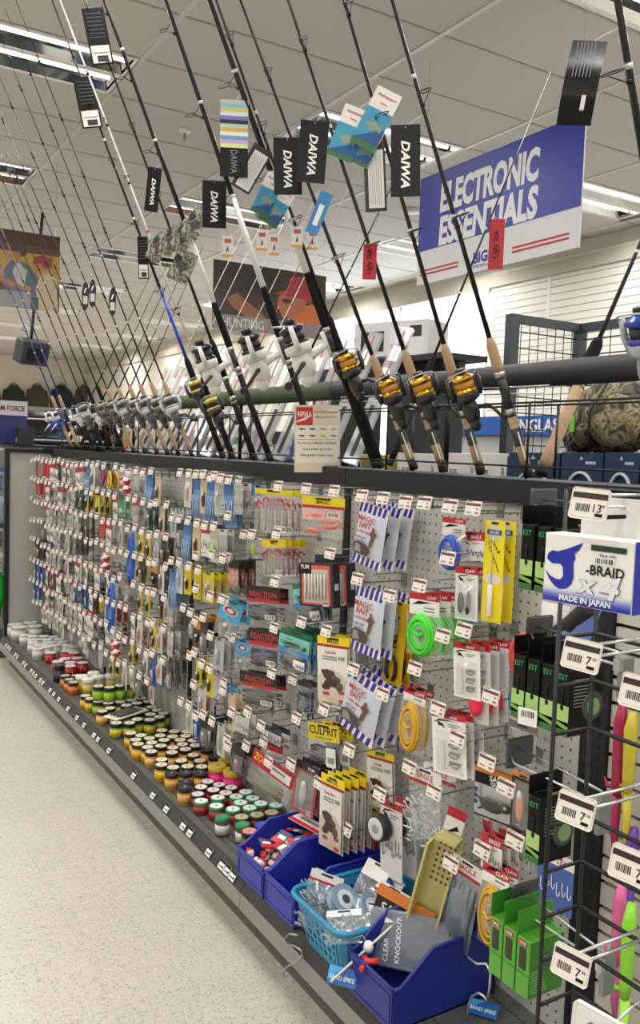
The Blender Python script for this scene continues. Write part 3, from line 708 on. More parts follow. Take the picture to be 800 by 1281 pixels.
hero(card, 'swivel_card', 'white card of snap swivels with a red header, beside the fluorescent float', 'tackle pack', (567,804,600,874), -.13, 2, .028, .1, -.08, 'cards of snap swivels', head='#b5232c', hd=.12, title='EAGLE', kind='snaps', ccol='#2a2a2c')
hero(card, 'float_card', 'narrow clear card holding a fluorescent pink float', 'tackle pack', (590,802,612,906), -.10, 3, .03, .1, -.05, 'pink float cards', head='#b5232c', hd=.1, title=CL, kind='floats', ccol='#ef2f4f', body='#dcdcda', curve=False)
hero(coil_bag, 'rope_bag', 'bag of yellow braided rope on the pegboard beside striped bait bags', 'cord', (503,862,535,944), -.11, 2, .03, .1, .03, 'upper bags of yellow rope', rope='#d9a51e', title=CL, hf=.22)
hero(card, 'tackle_card', 'white card of black snelled hooks with red header beside yellow rope', 'tackle pack', (540,892,582,970), -.14, 3, .026, .1, -.1, 'cards of snelled hooks', head='#b5232c', hd=.1, title='EAGLE', kind='snaps', ccol='#222225')
hero(bag, 'clip_bag', 'clear bag stuffed with silver stringer clips under a red header', 'tackle pack', (512,962,552,1064), -.13, 2, .05, .1, -.05, 'bags of silver clips', head='#e8e6e2', stripe='#b5232c', hd=.2, title='EAGLE', kind='clips', ccol='#ccd2d6', bar=False, bul=.02, plastic=clear('clip_plastic', '#c4cdd0', .14, .16))
def roll_card(w, h):
    p = card(w, h, hd=.08, head='#b5232c', body='#dedbd8', kind='hooks', ccol='#3a3f47', blister=False)
    R = MB(); X = Matrix.Translation((-w*.25, -.02, -h*.28)) @ Matrix.Rotation(PI/2, 4, 'X')
    R.lathe([(.034,-.012),(.036,-.009),(.036,.009),(.034,.017)], M('#23262c', .5), 18, X=X); R.lathe([(.030,.0172),(.030,.0186),(.024,.0188)], M('#cfcac4', .5), 18, X=X); R.lathe([(.012,.0188),(.012,.02)], M('#8d8f94', .4), 14, X=X)
    return p + [('roll', R)]
hero(roll_card, 'leader_card', 'hanging white card with a round black and white tape roll', 'tackle pack', (476,1004,503,1100), -.12, 2, .05, .1, -.06, 'cards with tape rolls')
def trap(w, h):
    z1 = -.03; z0 = z1 - h; H = MB(); H.box(-w*.3, w*.3, -.002, 0, -.075, .012, M('#e6e3df', .5)); H.box(-w*.3, w*.3, -.0022, 0, -.012, .012, M('#b5232c', .45)); H.poly([(-w*.2, -.055), (w*.1, -.03), (w*.2, -.04)], -.0026, BLACK)
    B = MB(); d = .05; m = M('#c0b878', .5, 0, .06, 20)
    B.prism([(-w/2, z0), (w/2, z0), (w/2, z1 - .05), (w*.38, z1 - .02), (-w*.3, z1 - .02), (-w/2, z1 - .05)], -.008, 0, m)
    for (a, b_) in (((-w/2, z0), (-w/2, z1 - .05)), ((w/2 - .006, z0), (w/2 - .006, z1 - .05))): B.box(a[0], a[0] + .006, -d, 0, a[1], b_[1], m)
    B.box(-w*.3, w*.38, -d, 0, z1 - .028, z1 - .02, m)
    h_ = MB()
    for i in range(4):
        for j in range(7): h_.box(-w*.25 + w*.16*i, -w*.25 + w*.16*i + .006, -.0092, -.0078, z1 - .05 - .016*j - .006, z1 - .05 - .016*j, M('#4f4a2c', .6))
    return [('header_card', H), ('trough', B), ('drain_hole', h_)]
hero(trap, 'bait_board', 'pale olive plastic bait trough with drain holes and a red header', 'bait board', (552,1012,592,1150), -.11, 1, yaw=.5, roll=.22)
def savage(w, h):
    H = MB(); zt = .012; H.box(-w/2, w/2, -.0014, .0006, zt - h*.10, zt, M('#c8742a', .4)); H.box(-w/2, w/2, -.0014, .0006, zt - h*.34, zt - h*.10, BLACK); H.text('SAVAGE', h*.12, WHITE, w*.06, -.002, zt - h*.17, maxw=w*.72); H.text('GEAR', h*.08, WHITE, -w*.05, -.002, zt - h*.28, maxw=w*.3)
    for k in range(3): H.box(w*.18 + .01*k, w*.18 + .01*k + .006, -.0019, -.0013, zt - h*.3, zt - h*.27, RED)
    P = MB(); P.quad(-w/2, w/2, zt - h, zt - h*.34, -.0003, M('#aeb0b2', .25, .6)); pillow(P, w, zt - h, zt - h*.34, .008, PLASTIC); P.box(-w/2, w/2, -.0016, .0004, zt - h*1.03, zt - h, BLACK)
    for k in range(3): P.poly([(-w*.42 + .006*math.cos(a), zt - h*(.45 + .13*k) + .006*math.sin(a)) for a in [i*PI/4 for i in range(8)]], -.0102, M('#2c3c68', .5))
    return [('header_card', H), ('pouch', P), ('bait', content('frog', w*.9, zt - h*.98, zt - h*.36, '#3b3d38', 2, .006))]
hero(savage, 'lure_bag', 'silver and black lure bag with an orange top and white lettering', 'tackle pack', (594,967,655,1028), -.13, 2, .02, .2, -.02, 'silver lure bags')
hero(card, 'knife_card', 'black and orange knife card half behind the wire rack', 'tackle pack', (641,968,668,1042), -.15, 1, yaw=.1, head='#c97a2b', hd=.08, body='#23211f', kind='lure', ccol='#d98335', curve=False)
hero(bag, 'lure_bag', 'clear bag with two dark red teaspoon lures', 'tackle pack', (592,1008,634,1048), -.05, 1, yaw=.1, head='#8d7a76', hd=.1, kind='lure', ccol='#a11f33', bar=False)
hero(card, 'tackle_card', 'red topped white cards of hooks hanging behind the green line boxes', 'tackle pack', (602,1044,628,1090), -.15, 5, .026, .1, -.05, 'red topped hook cards', head='#b5232c', hd=.3, title='EAGLE', kind='hooks', ccol='#55585c', blister=False)
hero(coil_bag, 'rope_bag', 'low bag of yellow rope beside the green line boxes', 'cord', (601,1086,640,1190), -.17, 2, .03, .1, 0, 'low bags of yellow rope', rope='#c99a22', title=CL, hf=.22)
hero(bag, 'knife_bag', 'smoky plastic bag of fillet knives leaning behind the blue bin', 'tackle pack', (566,1078,604,1195), -.13, 1, yaw=.2, roll=.15, head='#e3dfdb', stripe='#b5232c', hd=.18, title='EAGLE', kind='worms', ccol='#58656d', bar=False, plastic=SMOKE, bul=.02)
hero(card, 'tackle_card', 'white and blue card with slanted print hanging under the black line packs', 'tackle pack', (674,1068,718,1140), -.14, 1, yaw=.1, head='#e4d9d6', hd=.2, body='#3f5aa0', title='LET', tcol='#b5232c', kind='hooks', ccol='#dfe3ea', curve=False, blister=False)
hero(bag, 'lure_bag', 'grey bag of dark weights behind the rack, with a round coral badge', 'tackle pack', (636,905,672,962), -.08, 1, yaw=.1, head='#6d6663', hd=.15, kind='lure', ccol='#6b5a52')
hero(card, 'tackle_card', 'blue and white fish card between float cards and black line packs', 'tackle pack', (636,868,656,912), -.07, 1, yaw=.1, roll=-.2, head='#2d6da8', hd=.5, body='#e2dcd8', kind='hooks', blister=False, curve=False)
def disc(w, h, colr='#e4534d'):
    D = MB(); X = Matrix.Translation((0, -.006, -h*.5)) @ Matrix.Rotation(PI/2, 4, 'X')
    D.lathe([(h*.46, -.004), (h*.5, -.002), (h*.5, .002), (h*.46, .004), (h*.2, .003)], M(colr, .45, 0, .15, 60), 22, X=X)
    r = MB()
    for k in range(3): r.tube([(h*(.24 + .08*k)*math.cos(i*PI/9), -.0105, -h*.5 + h*(.24 + .08*k)*math.sin(i*PI/9)) for i in range(18)], .0012, M('#c94440', .5), 4, closed=True)
    return [('disc', D), ('ring', r)]
hero(disc, 'coral_disc', 'round coral red mesh disc hanging behind the black line packs', 'float disc', (637,785,690,850), -.06, 1)
def net(w, h):
    b = MB(); b.add([(-w*.5, 0, -h), (w*.3, -.01, -h), (w*.5, 0, 0), (w*.2, -.02, -h*.4), (-w*.2, -.03, -h*.7)], [(0,1,4),(1,3,4),(1,2,3),(0,4,3),(3,2,0)], M('#6f86c8', .6)); c = MB()
    c.tube([(-w*.5, -.01, -h*.9), (0, -.01, -h*.45), (w*.3, -.01, 0)], [.012,.02,.016], M('#1b1b1e', .7), 7); d = MB(); pillow(d, w*.6, -h*.9, -h*.1, .02, M('#d9d4d2', .7)); d.v = [(x - w*.45, y + .004, z) for x, y, z in d.v]
    return [('blue_mesh', b), ('black_strap', c), ('white_cloth', d)]
hero(net, 'landing_net', 'folded landing net of blue mesh, black strap and white cloth', 'net', (690,748,752,806), -.16, 1)

# ---- second near section (behind the upright)
hero(bag, 'worm_bag', 'yellow topped bag of two pink craw baits', 'bait pack', (378,622,431,672), -.09, 1, yaw=.35, head='#e3c81f', stripe='#b5232c', hd=.28, title='MAGIC', tcol='#2b2a26', insert='#d8a9a4', kind='craws', ccol='#d2705f', bar=False)
hero(bag, 'worm_bag', 'wide yellow topped bag of red curly tail worms', 'bait pack', (319,612,366,668), -.12, 3, .022, .35, 0, 'bags of red curly worms', head='#d9c01e', hd=.12, title='MAX SCENT', tcol='#2b2a26', kind='curly', ccol='#b03a42')
hero(bag, 'worm_bag', 'narrow yellow topped pack of red and grey worms', 'bait pack', (328,675,358,722), -.12, 4, .024, .3, -.08, 'narrow packs of red worms', head='#d9c01e', hd=.2, title='MAX', tcol='#2b2a26', kind='curly', ccol='#a93a40')
hero(carton, 'lure_box', 'black and coral lure box with a clear window of pale worms', 'bait box', (378,697,420,752), -.13, 2, .05, .25, -.08, 'black and coral lure boxes', d=.03, front='#2b2431', side='#251f2c', frame='#d9584a', title='YUM', window='#b9b2a9', kind='worms', ccol='#cfc8bf')
for (bx, cc, n) in (((308,735,350,776), '#3b3840', 2), ((311,787,350,834), '#3a2a4a', 2), ((300,842,346,882), '#4c4a3d', 2)):
    lb = {'#3b3840': 'red and black pack of dark grey worms, topmost of three', '#3a2a4a': 'red and black pack of purple worms, middle of three', '#4c4a3d': 'red and black pack of olive worms, lowest of three'}[cc]
    hero(bag, 'worm_pack', lb, 'bait pack', bx, -.12, n, .035, .35, -.05, 'red and black worm packs', head='#1c1a1c', stripe='#b3242c', hd=.46, title='REACTION', tcol='#c23b40', sub='INNOVATIONS', kind='hworms', ccol=cc, plastic=clear('worm_plastic', '#9a9aa2', .3, .1))
def yama(w, h):
    p = bag(w, h, hd=.16, head='#1f6b4a', kind='hworms', ccol='#4c4e4a', back='#3f7fb0'); a = MB(); y = -.0125; zt = .012
    a.quad(-w*.48, w*.48, zt - h*.48, zt - h*.14, y + .004, M('#79c0b4', .4)); a.quad(-w*.48, w*.48, zt - h*.62, zt - h*.48, y + .003, M('#3d86c2', .4))
    a.text('Gary', h*.08, M('#14502f', .5), -w*.14, y, zt - h*.22); a.text('YAMAMOTO', h*.10, M('#14502f', .5), -w*.10, y, zt - h*.34, maxw=w*.62); a.text('CUSTOM BAITS', h*.05, M('#14502f', .5), -w*.1, y, zt - h*.42, maxw=w*.5, res=1)
    a.poly([(w*.24, zt - h*.42), (w*.34, zt - h*.44), (w*.42, zt - h*.38), (w*.38, zt - h*.32), (w*.3, zt - h*.31), (w*.33, zt - h*.36)], y, M('#1d3550', .4)); a.quad(w*.05, w*.4, zt - h*.9, zt - h*.72, y + .001, WHITE)
    return p + [('print', a)]
hero(yama, 'worm_pack', 'tilted green and blue worm pack with a fish emblem, above its stack', 'bait pack', (366,728,401,779), -.12, 2, .03, .35, -.22, 'upper green and blue packs')
hero(yama, 'worm_pack', 'glossy green and blue worm pack with fish emblem in a thick stack', 'bait pack', (351,790,391,838), -.14, 5, .024, .35, .1, 'stack of green and blue packs')
def gulp(w, h):
    p = bag(w, h, hd=.15, head='#e6cf20', stripe='#b3242c', title='MAGIC', tcol='#222222', kind='worms', ccol='#8a6a5a', back='#ded8d0', bar=False, bul=.006); a = MB(); y = -.0085; zt = .012
    a.quad(-w*.47, w*.47, zt - h*.97, zt - h*.15, y + .0012, M('#e0dbd4', .4)); a.text('Gulp Bait', h*.055, M('#b3242c', .5), -w*.05, y, zt - h*.23, maxw=w*.7)
    for k in range(2): a.box(-w*.3, w*.15, y, y + .0004, zt - h*(.3 + .035*k), zt - h*(.285 + .035*k), GREYTXT)
    a.barcode(w*.18, w*.4, zt - h*.34, zt - h*.26, y - .0002)
    a.poly([(-w*.47, zt - h*.97), (w*.47, zt - h*.97), (w*.47, zt - h*.62), (w*.2, zt - h*.5), (-w*.2, zt - h*.48), (-w*.47, zt - h*.6)], y + .0006, M('#c9beb0', .4))
    for i_, (cx, cz, rx, rz) in enumerate(((-.1, .56, .2, .07), (.1, .62, .16, .05), (.0, .68, .26, .05), (-.26, .52, .09, .03), (.22, .72, .12, .06), (-.2, .74, .14, .04))): a.poly([(w*cx + w*rx*math.cos(t*PI/5 + i_), zt - h*cz + h*rz*math.sin(t*PI/5 + i_)*(1 + .3*(t % 2))) for t in range(10)], y - .0001*i_, M(('#3f322c', '#5a463a', '#342a26')[i_ % 3], .4))
    for (cx, cz, c) in ((-.2, .84, '#a8463c'), (.12, .88, '#d9b9a2'), (.28, .80, '#a8463c'), (-.02, .92, '#c9b08e'), (.3, .93, '#b23a3a')):
        a.poly([(w*cx + w*.12*math.cos(t*PI/4), zt - h*cz + h*.03*math.sin(t*PI/4)) for t in range(8)], y - .0004, M(c, .4))
    return p + [('print', a)]
hero(gulp, 'bait_bag', 'yellow topped white bait bag with a photo of dark bait, near the striped bags', 'bait pack', (397,797,437,882), -.14, 4, .022, .3, -.07, 'yellow topped bait bags')
hero(gulp, 'bait_bag', 'yellow topped bait bag hanging over the empty blue bin', 'bait pack', (402,972,431,1066), -.17, 5, .024, .15, -.02, 'bait bags above the blue bins')
hero(gulp, 'bait_bag', 'single yellow and white bait bag under the striped bags', 'bait pack', (459,940,493,1012), -.06, 1, yaw=.15, roll=-.1)
hero(card, 'tackle_card', 'yellow and red lure card low behind the white roll cards', 'tackle pack', (449,1012,470,1060), -.06, 2, .02, .15, 0, 'low yellow and red cards', head='#d8bb22', hd=.3, body='#b33b34', kind='lure', ccol='#26221f', curve=False)
def culprit(w, h):
    p = bag(w, h, hd=.40, head='#e6cc1d', kind='hworms', ccol='#3a3548'); a = MB(); zt = .012
    a.text('CULPRIT', h*.2, BLACK, 0, -.0024, zt - h*.16, maxw=w*.9); a.text('ORIGINAL WORM', h*.05, GREYTXT, 0, -.0024, zt - h*.33, maxw=w*.7, res=1); a.quad(w*.14, w*.44, zt - h*.98, zt - h*.52, -.0135, WHITE); a.barcode(w*.18, w*.4, zt - h*.92, zt - h*.72, -.0137)
    return p + [('print', a)]
hero(culprit, 'worm_pack', 'clear pack of dark worms with a yellow lettered header', 'bait pack', (385,906,424,958), -.09, 2, .05, .3, -.1, 'yellow lettered worm packs')
def zoomb(w, h):
    H = MB(); zt = .012; H.box(-w/2, w/2, -.0014, .0006, zt - h*.42, zt, M('#b4202a', .4)); H.text('ZOOM', h*.2, M('#e8cf22', .4), -w*.25, -.002, zt - h*.18, maxw=w*.42, slant=.15); H.quad(-w*.02, w*.44, zt - h*.36, zt - h*.1, -.002, WHITE); H.box(0, w*.3, -.0026, -.002, zt - h*.22, zt - h*.18, GREYTXT)
    P = MB(); pillow(P, w, zt - h, zt - h*.42, .012, PLASTIC)
    return [('header_card', H), ('pouch', P), ('bait', content('hworms', w*.9, zt - h*.95, zt - h*.45, '#6a6d45', 4, .008))]
hero(zoomb, 'worm_pack', 'red headed pack of olive worms above the green lidded jars', 'bait pack', (316,952,369,1000), -.13, 1, yaw=.35, roll=.28)
hero(card, 'lure_card', 'red framed grey lure card beside the red headed worm pack', 'bait pack', (371,955,399,1022), -.13, 3, .022, .3, .12, 'red framed lure cards', head='#2a2527', hd=.15, title='YUM', body='#b03a37', kind='lure', ccol='#b9bab6', curve=False, inner='#77756f')
hero(bag, 'lure_bag', 'light blue lure bag with an oval badge, twisted on its hook', 'tackle pack', (277,752,305,800), -.12, 2, .04, .5, .3, 'twisted blue lure bags', head='#4ea3cc', hd=.55, badge='#a8323c', kind='lure', ccol='#7d8488')
hero(bag, 'lure_bag', 'light blue lure bag hanging straight below the twisted one', 'tackle pack', (294,800,314,842), -.08, 2, .03, .3, 0, 'lower blue lure bags', head='#4e9cc8', hd=.5, badge='#3a5a9a', kind='lure', ccol='#7d8488')
hero(bag, 'lure_bag', 'small blue and silver lure bag near the red headed packs, low row', 'tackle pack', (283,856,303,888), -.08, 1, yaw=.3, head='#58a6cc', hd=.4, kind='lure', ccol='#b8b5ae')
hero(card, 'lure_card', 'bright yellow lure card with a black strip', 'tackle pack', (254,716,268,754), -.12, 3, .03, .3, 0, 'yellow lure cards', head='#e3cf22', hd=.2, body='#dcc61f', kind='lure', ccol='#2b2a20', curve=False)
hero(card, 'hook_card', 'black card of hooks with an orange label', 'tackle pack', (286,702,299,732), -.13, 4, .022, .3, 0, 'black hook cards', head='#272628', hd=.3, body='#c1633f', kind='hooks', ccol='#e0ddd5', curve=False)
hero(bag, 'lure_bag', 'small clear bag of lime green lures', 'tackle pack', (309,672,328,698), -.06, 1, yaw=.3, head='#d6d8d2', hd=.1, kind='lure', ccol='#b7d534')
hero(bag, 'lure_bag', 'small blue and clear bag beside the wide yellow topped bags', 'tackle pack', (304,606,320,640), -.08, 2, .03, .3, 0, 'small blue and clear bags', head='#4b9cc6', hd=.4, kind='lure', ccol='#7d5a58')
hero(card, 'tackle_card', 'white bar coded plate on an empty looking pack, right of blue bags', 'tackle pack', (330,910,352,930), -.10, 2, .03, .3, .1, 'bar coded flat packs', head='#2f3d4b', hd=.35, body='#d8d6d0', kind='hooks', ccol='#44454a', curve=False)
hero(card, 'tackle_card', 'pale bar coded card hanging left of the flat packs', 'tackle pack', (295,893,312,918), -.12, 2, .03, .3, .1, 'pale bar coded cards', head='#cfcdc6', hd=.3, body='#d8d6d0', kind='hooks', ccol='#44454a', curve=False)
hero(card, 'lure_card', 'dark lure card with red flashes above the jars', 'tackle pack', (292,935,306,970), -.13, 3, .03, .3, .1, 'dark red flashed cards', head='#2b2728', hd=.25, body='#3a3132', kind='lure', ccol='#a8323a', curve=False)
hero(card, 'lure_card', 'small red triangular topped card above the red headed worm pack', 'tackle pack', (334,930,354,950), -.08, 1, yaw=.3, head='#b8252d', hd=.55, body='#d9d4cc', kind='hooks', curve=False)
hero(bag, 'lure_bag', 'smoky bag of dark jigs right of the lowest red and black pack', 'tackle pack', (372,852,390,900), -.06, 2, .02, .3, 0, 'smoky jig bags', head='#3b3236', hd=.15, kind='hworms', ccol='#2d2b2e', plastic=SMOKE)
hero(bag, 'lure_bag', 'clear pack with a white round label under the yellow topped bait', 'tackle pack', (414,880,437,905), -.06, 1, yaw=.3, head='#d7d5cf', hd=.3, kind='lure', ccol='#6b6a66')

# ---- more single hooks whose packs are sold out
for (px, py) in [(487,745),(479,868),(554,795),(373,840),(644,1051),(479,623),(507,628),(531,629),(447,724),(525,732),(560,697),(400,637+145),(383,611),(418,614),(348,608),(312,668),(346,667),(413,692),(580,790),(555,797),(573,790),(519,836),(441,838),(479,868),(548,885),(614,871),(572,924),(437,938),(512,960),(609,955),(543,990),(633,985),(405,887),(371,898),(339,898),(364,956),(336,953),(433,1037),(603,1063),(564,1080)]:
    hook_px(px, py)
# ================================================================ the two far sections: rows of small packs
def far_types():
    T = {}
    def add(k, parts, label, group, name='tackle_pack', cat='tackle pack'): T[k] = (join(parts).mesh(name), label, group, name, cat)
    add('redbox', card(.055, .125, .8, '#b22128', '#d9d3cc', None, kind='hooks', blister=False, curve=False), 'slim red card pack with a pale foot', 'slim red packs', 'jig_card')
    add('whitered', card(.075, .12, .25, '#b3272f', '#dcd8d2', None, kind='hooks', ccol='#6a6a6c', blister=False, curve=False), 'white hook pack with a red header', 'white hook packs with red headers', 'hook_pack')
    add('clearhook', bag(.06, .11, .22, '#d9d6d0', kind='hooks', ccol='#5d6064', bar=False, seed=4, back='#b9b7b0'), 'small clear pack of hooks with a pale header', 'clear hook packs', 'hook_pack')
    add('dark', card(.06, .115, .2, '#23302a', '#1f2421', None, '#7fae58', kind='lure', ccol='#4f7a48', blister=False, curve=False), 'dark pack with a green lure on it', 'dark green lure packs', 'lure_pack')
    add('black', card(.06, .12, .3, '#1d1c1e', '#332d2b', None, kind='lure', ccol='#8b7d66', blister=False, curve=False), 'black pack with a tan lure on it', 'black lure packs', 'lure_pack')
    add('blue', card(.07, .17, .3, '#3f6ea8', '#5f86b4', None, kind='worms', ccol='#8fa9c8', blister=False, curve=False), 'tall steel blue lure pack', 'tall steel blue packs', 'lure_pack')
    add('navy', card(.06, .14, .3, '#1f3f86', '#24488f', None, kind='lure', ccol='#9db2d0', blister=False, curve=False), 'navy blue lure pack', 'navy blue packs', 'lure_pack')
    add('tan', card(.05, .14, .2, '#c9b79a', '#cdb690', None, kind='lure', ccol='#5a3c2c', blister=False, curve=False), 'tan card with a dark brown lure', 'tan lure cards', 'lure_card')
    add('yellow', card(.05, .12, .25, '#d6bf28', '#cdb61f', None, kind='lure', ccol='#2d2b22', blister=False, curve=False), 'mustard yellow lure card', 'mustard lure cards', 'lure_card')
    add('bobber', bag(.10, .12, .2, '#d8d4d0', kind='bobbers', bar=False, bul=.012), 'clear bag of red and white bobbers', 'bags of red and white bobbers', 'bobber_bag', 'bobber bag')
    add('purple', disc(.08, .08, '#4a2a6e'), 'round purple spool hanging on the pegboard', 'purple spools', 'line_spool', 'spool')
    add('orange', disc(.1, .105, '#d8492c'), 'round orange spool hanging on the pegboard', 'orange spools', 'line_spool', 'spool')
    add('lime', disc(.09, .10, '#c3c834'), 'round lime yellow spool hanging on the pegboard', 'lime spools', 'line_spool', 'spool')
    add('green', card(.07, .09, .3, '#2f8f4c', '#3c9a57', None, kind='hooks', ccol='#d8e6d8', blister=False, curve=False), 'green tackle card on the pegboard', 'green tackle cards', 'tackle_card')
    add('white', card(.06, .13, .12, '#c7c9c8', '#d4d2cb', None, kind='lure', ccol='#7b6a5d', blister=False, curve=False), 'pale lure card with a brown lure', 'pale lure cards', 'lure_card')
    add('bluebag', bag(.12, .30, .1, '#1f4fa8', kind='coil', ccol='#2a5fc0', bar=False, bul=.014), 'large bag of royal blue cord', 'bags of royal blue cord', 'cord_bag', 'cord')
    add('orangecard', card(.08, .13, .45, '#d0892a', '#2b2622', None, kind='lure', ccol='#15130f', blister=False, curve=False), 'orange topped black lure card', 'orange topped lure cards', 'lure_card')
    add('frog', card(.06, .13, .2, '#c6c2ba', '#bdb8ae', None, kind='frog', ccol='#7fbf58', blister=False, curve=False), 'pale card with a green frog lure', 'green frog cards', 'lure_card')
    for key, c1, c2, lab in (('h1', '#c9c4ba', '#7d9a5a', 'pale lure card with a leaf green lure'), ('h2', '#d2cfc8', '#b0443c', 'pale lure card with a brick red lure'), ('h3', '#bfc4c6', '#8d959c', 'grey white lure card with a silver lure'), ('h4', '#d6d0c2', '#c99a3a', 'cream lure card with an amber lure')):
        add(key, card(.058, .125, .14, '#b9bbb8', c1, None, kind='lure', ccol=c2, blister=True, curve=False), lab, lab + 's', 'lure_card')
    for key, c1, c2, lab in (('c1', '#b4332f', '#6a6d70', 'small clear hook pack with a red header'), ('c2', '#cfcabf', '#2f3134', 'small clear pack of black jig hooks'), ('c3', '#7f8a94', '#b9bcc0', 'small clear pack of silver swivels with a grey header')):
        add(key, bag(.06, .11, .22, c1, kind='hooks', ccol=c2, bar=True, seed=5, back='#a9a7a0'), lab, lab + 's', 'hook_pack')
    for key, c1, c2, lab in (('k1', '#26221f', '#a8a29a', 'black lure pack with a pale grey lure'), ('k2', '#2c2526', '#8a3a38', 'black lure pack with a maroon lure')):
        add(key, card(.06, .12, .3, '#1d1c1e', c1, None, kind='lure', ccol=c2, blister=True, curve=False), lab, lab + 's', 'lure_pack')
    return T
FT = far_types()
def hang(k, Y, Z, n, X0=-.125, dx=.03, yaw=0.0, r=rnd):
    k = {'white': r.choice(('white', 'h1', 'h2', 'h3', 'h4')), 'clearhook': r.choice(('clearhook', 'c1', 'c2', 'c3')), 'black': r.choice(('black', 'k1', 'k2'))}.get(k, k)
    me, lb, gr, nm, cat = FT[k]
    for i in range(n):
        o = inst(me, nm, None, (X0 + i*dx, Y + r.uniform(-.003, .003), Z - .012 - r.uniform(0, .003)), (r.uniform(-.03,.03), r.uniform(-.07,.07), AISLE + yaw + r.uniform(-.12,.12))); tag(o, lb, cat, gr)
# explicit rows by distance: list of (pack, how many hooks)
W = {'c': 'clearhook', 'w': 'whitered', 'r': 'redbox', 'd': 'dark', 'k': 'black', 'b': 'blue', 'n': 'navy', 't': 'tan', 'y': 'yellow', 'B': 'bobber', 'p': 'purple', 'o': 'orange', 'l': 'lime', 'g': 'green', 'h': 'white', 'U': 'bluebag', 'O': 'orangecard', 'f': 'frog', '.': None}
ROWS = [  # far end -> near, one letter per hook
    (1.377, 'rrrrwwdwwwwcbhppl.B.cbbt'),
    (1.245, 'rrrwccwcccddydy.gwg.c.dkth'),
    (1.113, '..wwccccchhkk.o.wh.U.yyhk.'),
    (0.981, '.kwwhcchh.k.ck.lB...ykOkhb'),
    (0.849, 'kknwhccchhwhw.w.wU.c.yykhc'),
    (0.717, 'nnnwrkwhccnnkwlpwr..whyyhc'),
    (0.585, 'nnwwhkchcccwww.wrcB.ychnhk'),
    (0.455, '..wwhcchccchckhc.yyhckh..'),
]
SP = .0975
for (z, row) in ROWS:
    for i, ch in enumerate(row):
        Y = 5.83 - i*SP + rnd.uniform(-.008, .008)
        if abs(Y - 4.69) < .02 or abs(Y - 3.4717) < .02: Y += .03
        if ch == '.':
            if rnd.random() < .75: hook(Y, z + rnd.uniform(-.012, .012))
            continue
        zz = z + rnd.uniform(-.012, .012); hook(Y, zz)
        k = W[ch]; n = 1 if k in ('bobber', 'bluebag') else rnd.choice((1, 2, 2, 3))
        hang(k, Y, zz - .012, n, -.125 + rnd.choice((0, 0, .03)), .032)
# the stretch between: hooks traced singly
MID = [(263,597,'h'),(276,598,'b'),(286,600,'c'),(268,595,'c'),(254,593,'b'),(245,593,'t'),(236,592,'b'),(225,591,'h'),
       (285,645,'.'),(267,658,'c'),(256,657,'f'),(246,654,'w'),(235,651,'t'),(224,649,'b'),(215,647,'k'),
       (245,695,'.'),(265,693,'.'),(284,697,'k'),(236,708,'y'),(224,703,'y'),(214,701,'h'),
       (245,736,'.'),(263,745,'.'),(282,751,'.'),
       (254,772,'.'),(244,776,'k'),(263,795,'h'),(238,766,'O'),(229,760,'k'),
       (237,820,'y'),(243,816,'.'),(252,830,'y'),(262,836,'c'),(279,863,'t'),(242,856,'h'),(226,877,'h'),(236,882,'n'),
       (245,895,'k'),(254,894,'k'),(265,902,'h'),(284,925,'k'),(308,933,'.'),(310,890,'.'),(315,668,'.')]
for (px, py, ch) in MID:
    p = atX(px, py, -.159); hook(p.y, p.z)
    if ch != '.': hang(W[ch], p.y, p.z - .012, rnd.choice((1, 2, 3)), -.12, .03, .15)
# ================================================================ jars, tins and bins on the base shelf
def jar_parts(r, h, body, label, lid, lidtop=None, n=14, glass=False, spot=None, bf=.76):
    bh = h*bf
    B = MB(); B.lathe([(r*.9, 0), (r*.97, .003), (r*.97, bh*.9), (r*.82, bh)], M(body, .25), n)
    L = MB(); L.lathe([(r*.985, bh*.16), (r*.985, bh*.82)], M(label, .4), n)
    if spot: 
        for a in range(0, 360, 120): L.add([(r*.995*math.cos(math.radians(a+d)), r*.995*math.sin(math.radians(a+d)), z) for d, z in ((-24, bh*.3), (24, bh*.3), (24, bh*.66), (-24, bh*.66))], [(0,1,2,3)], M(spot, .4))
    C = MB(); C.lathe([(r*.96, bh), (r, bh + .002), (r, h - .003), (r*.95, h)], M(lid, .4), n)
    C.lathe([(r*.86, h), (r*.86, h + .0006)], M(lidtop or lid, .5), n); C.box(-r*.4, r*.3, -r*.1, r*.1, h + .0006, h + .0011, M('#8f8b82', .6))
    return [('jar_body', B.mesh('jar_body')), ('label', L.mesh('label')), ('lid', C.mesh('lid'))]
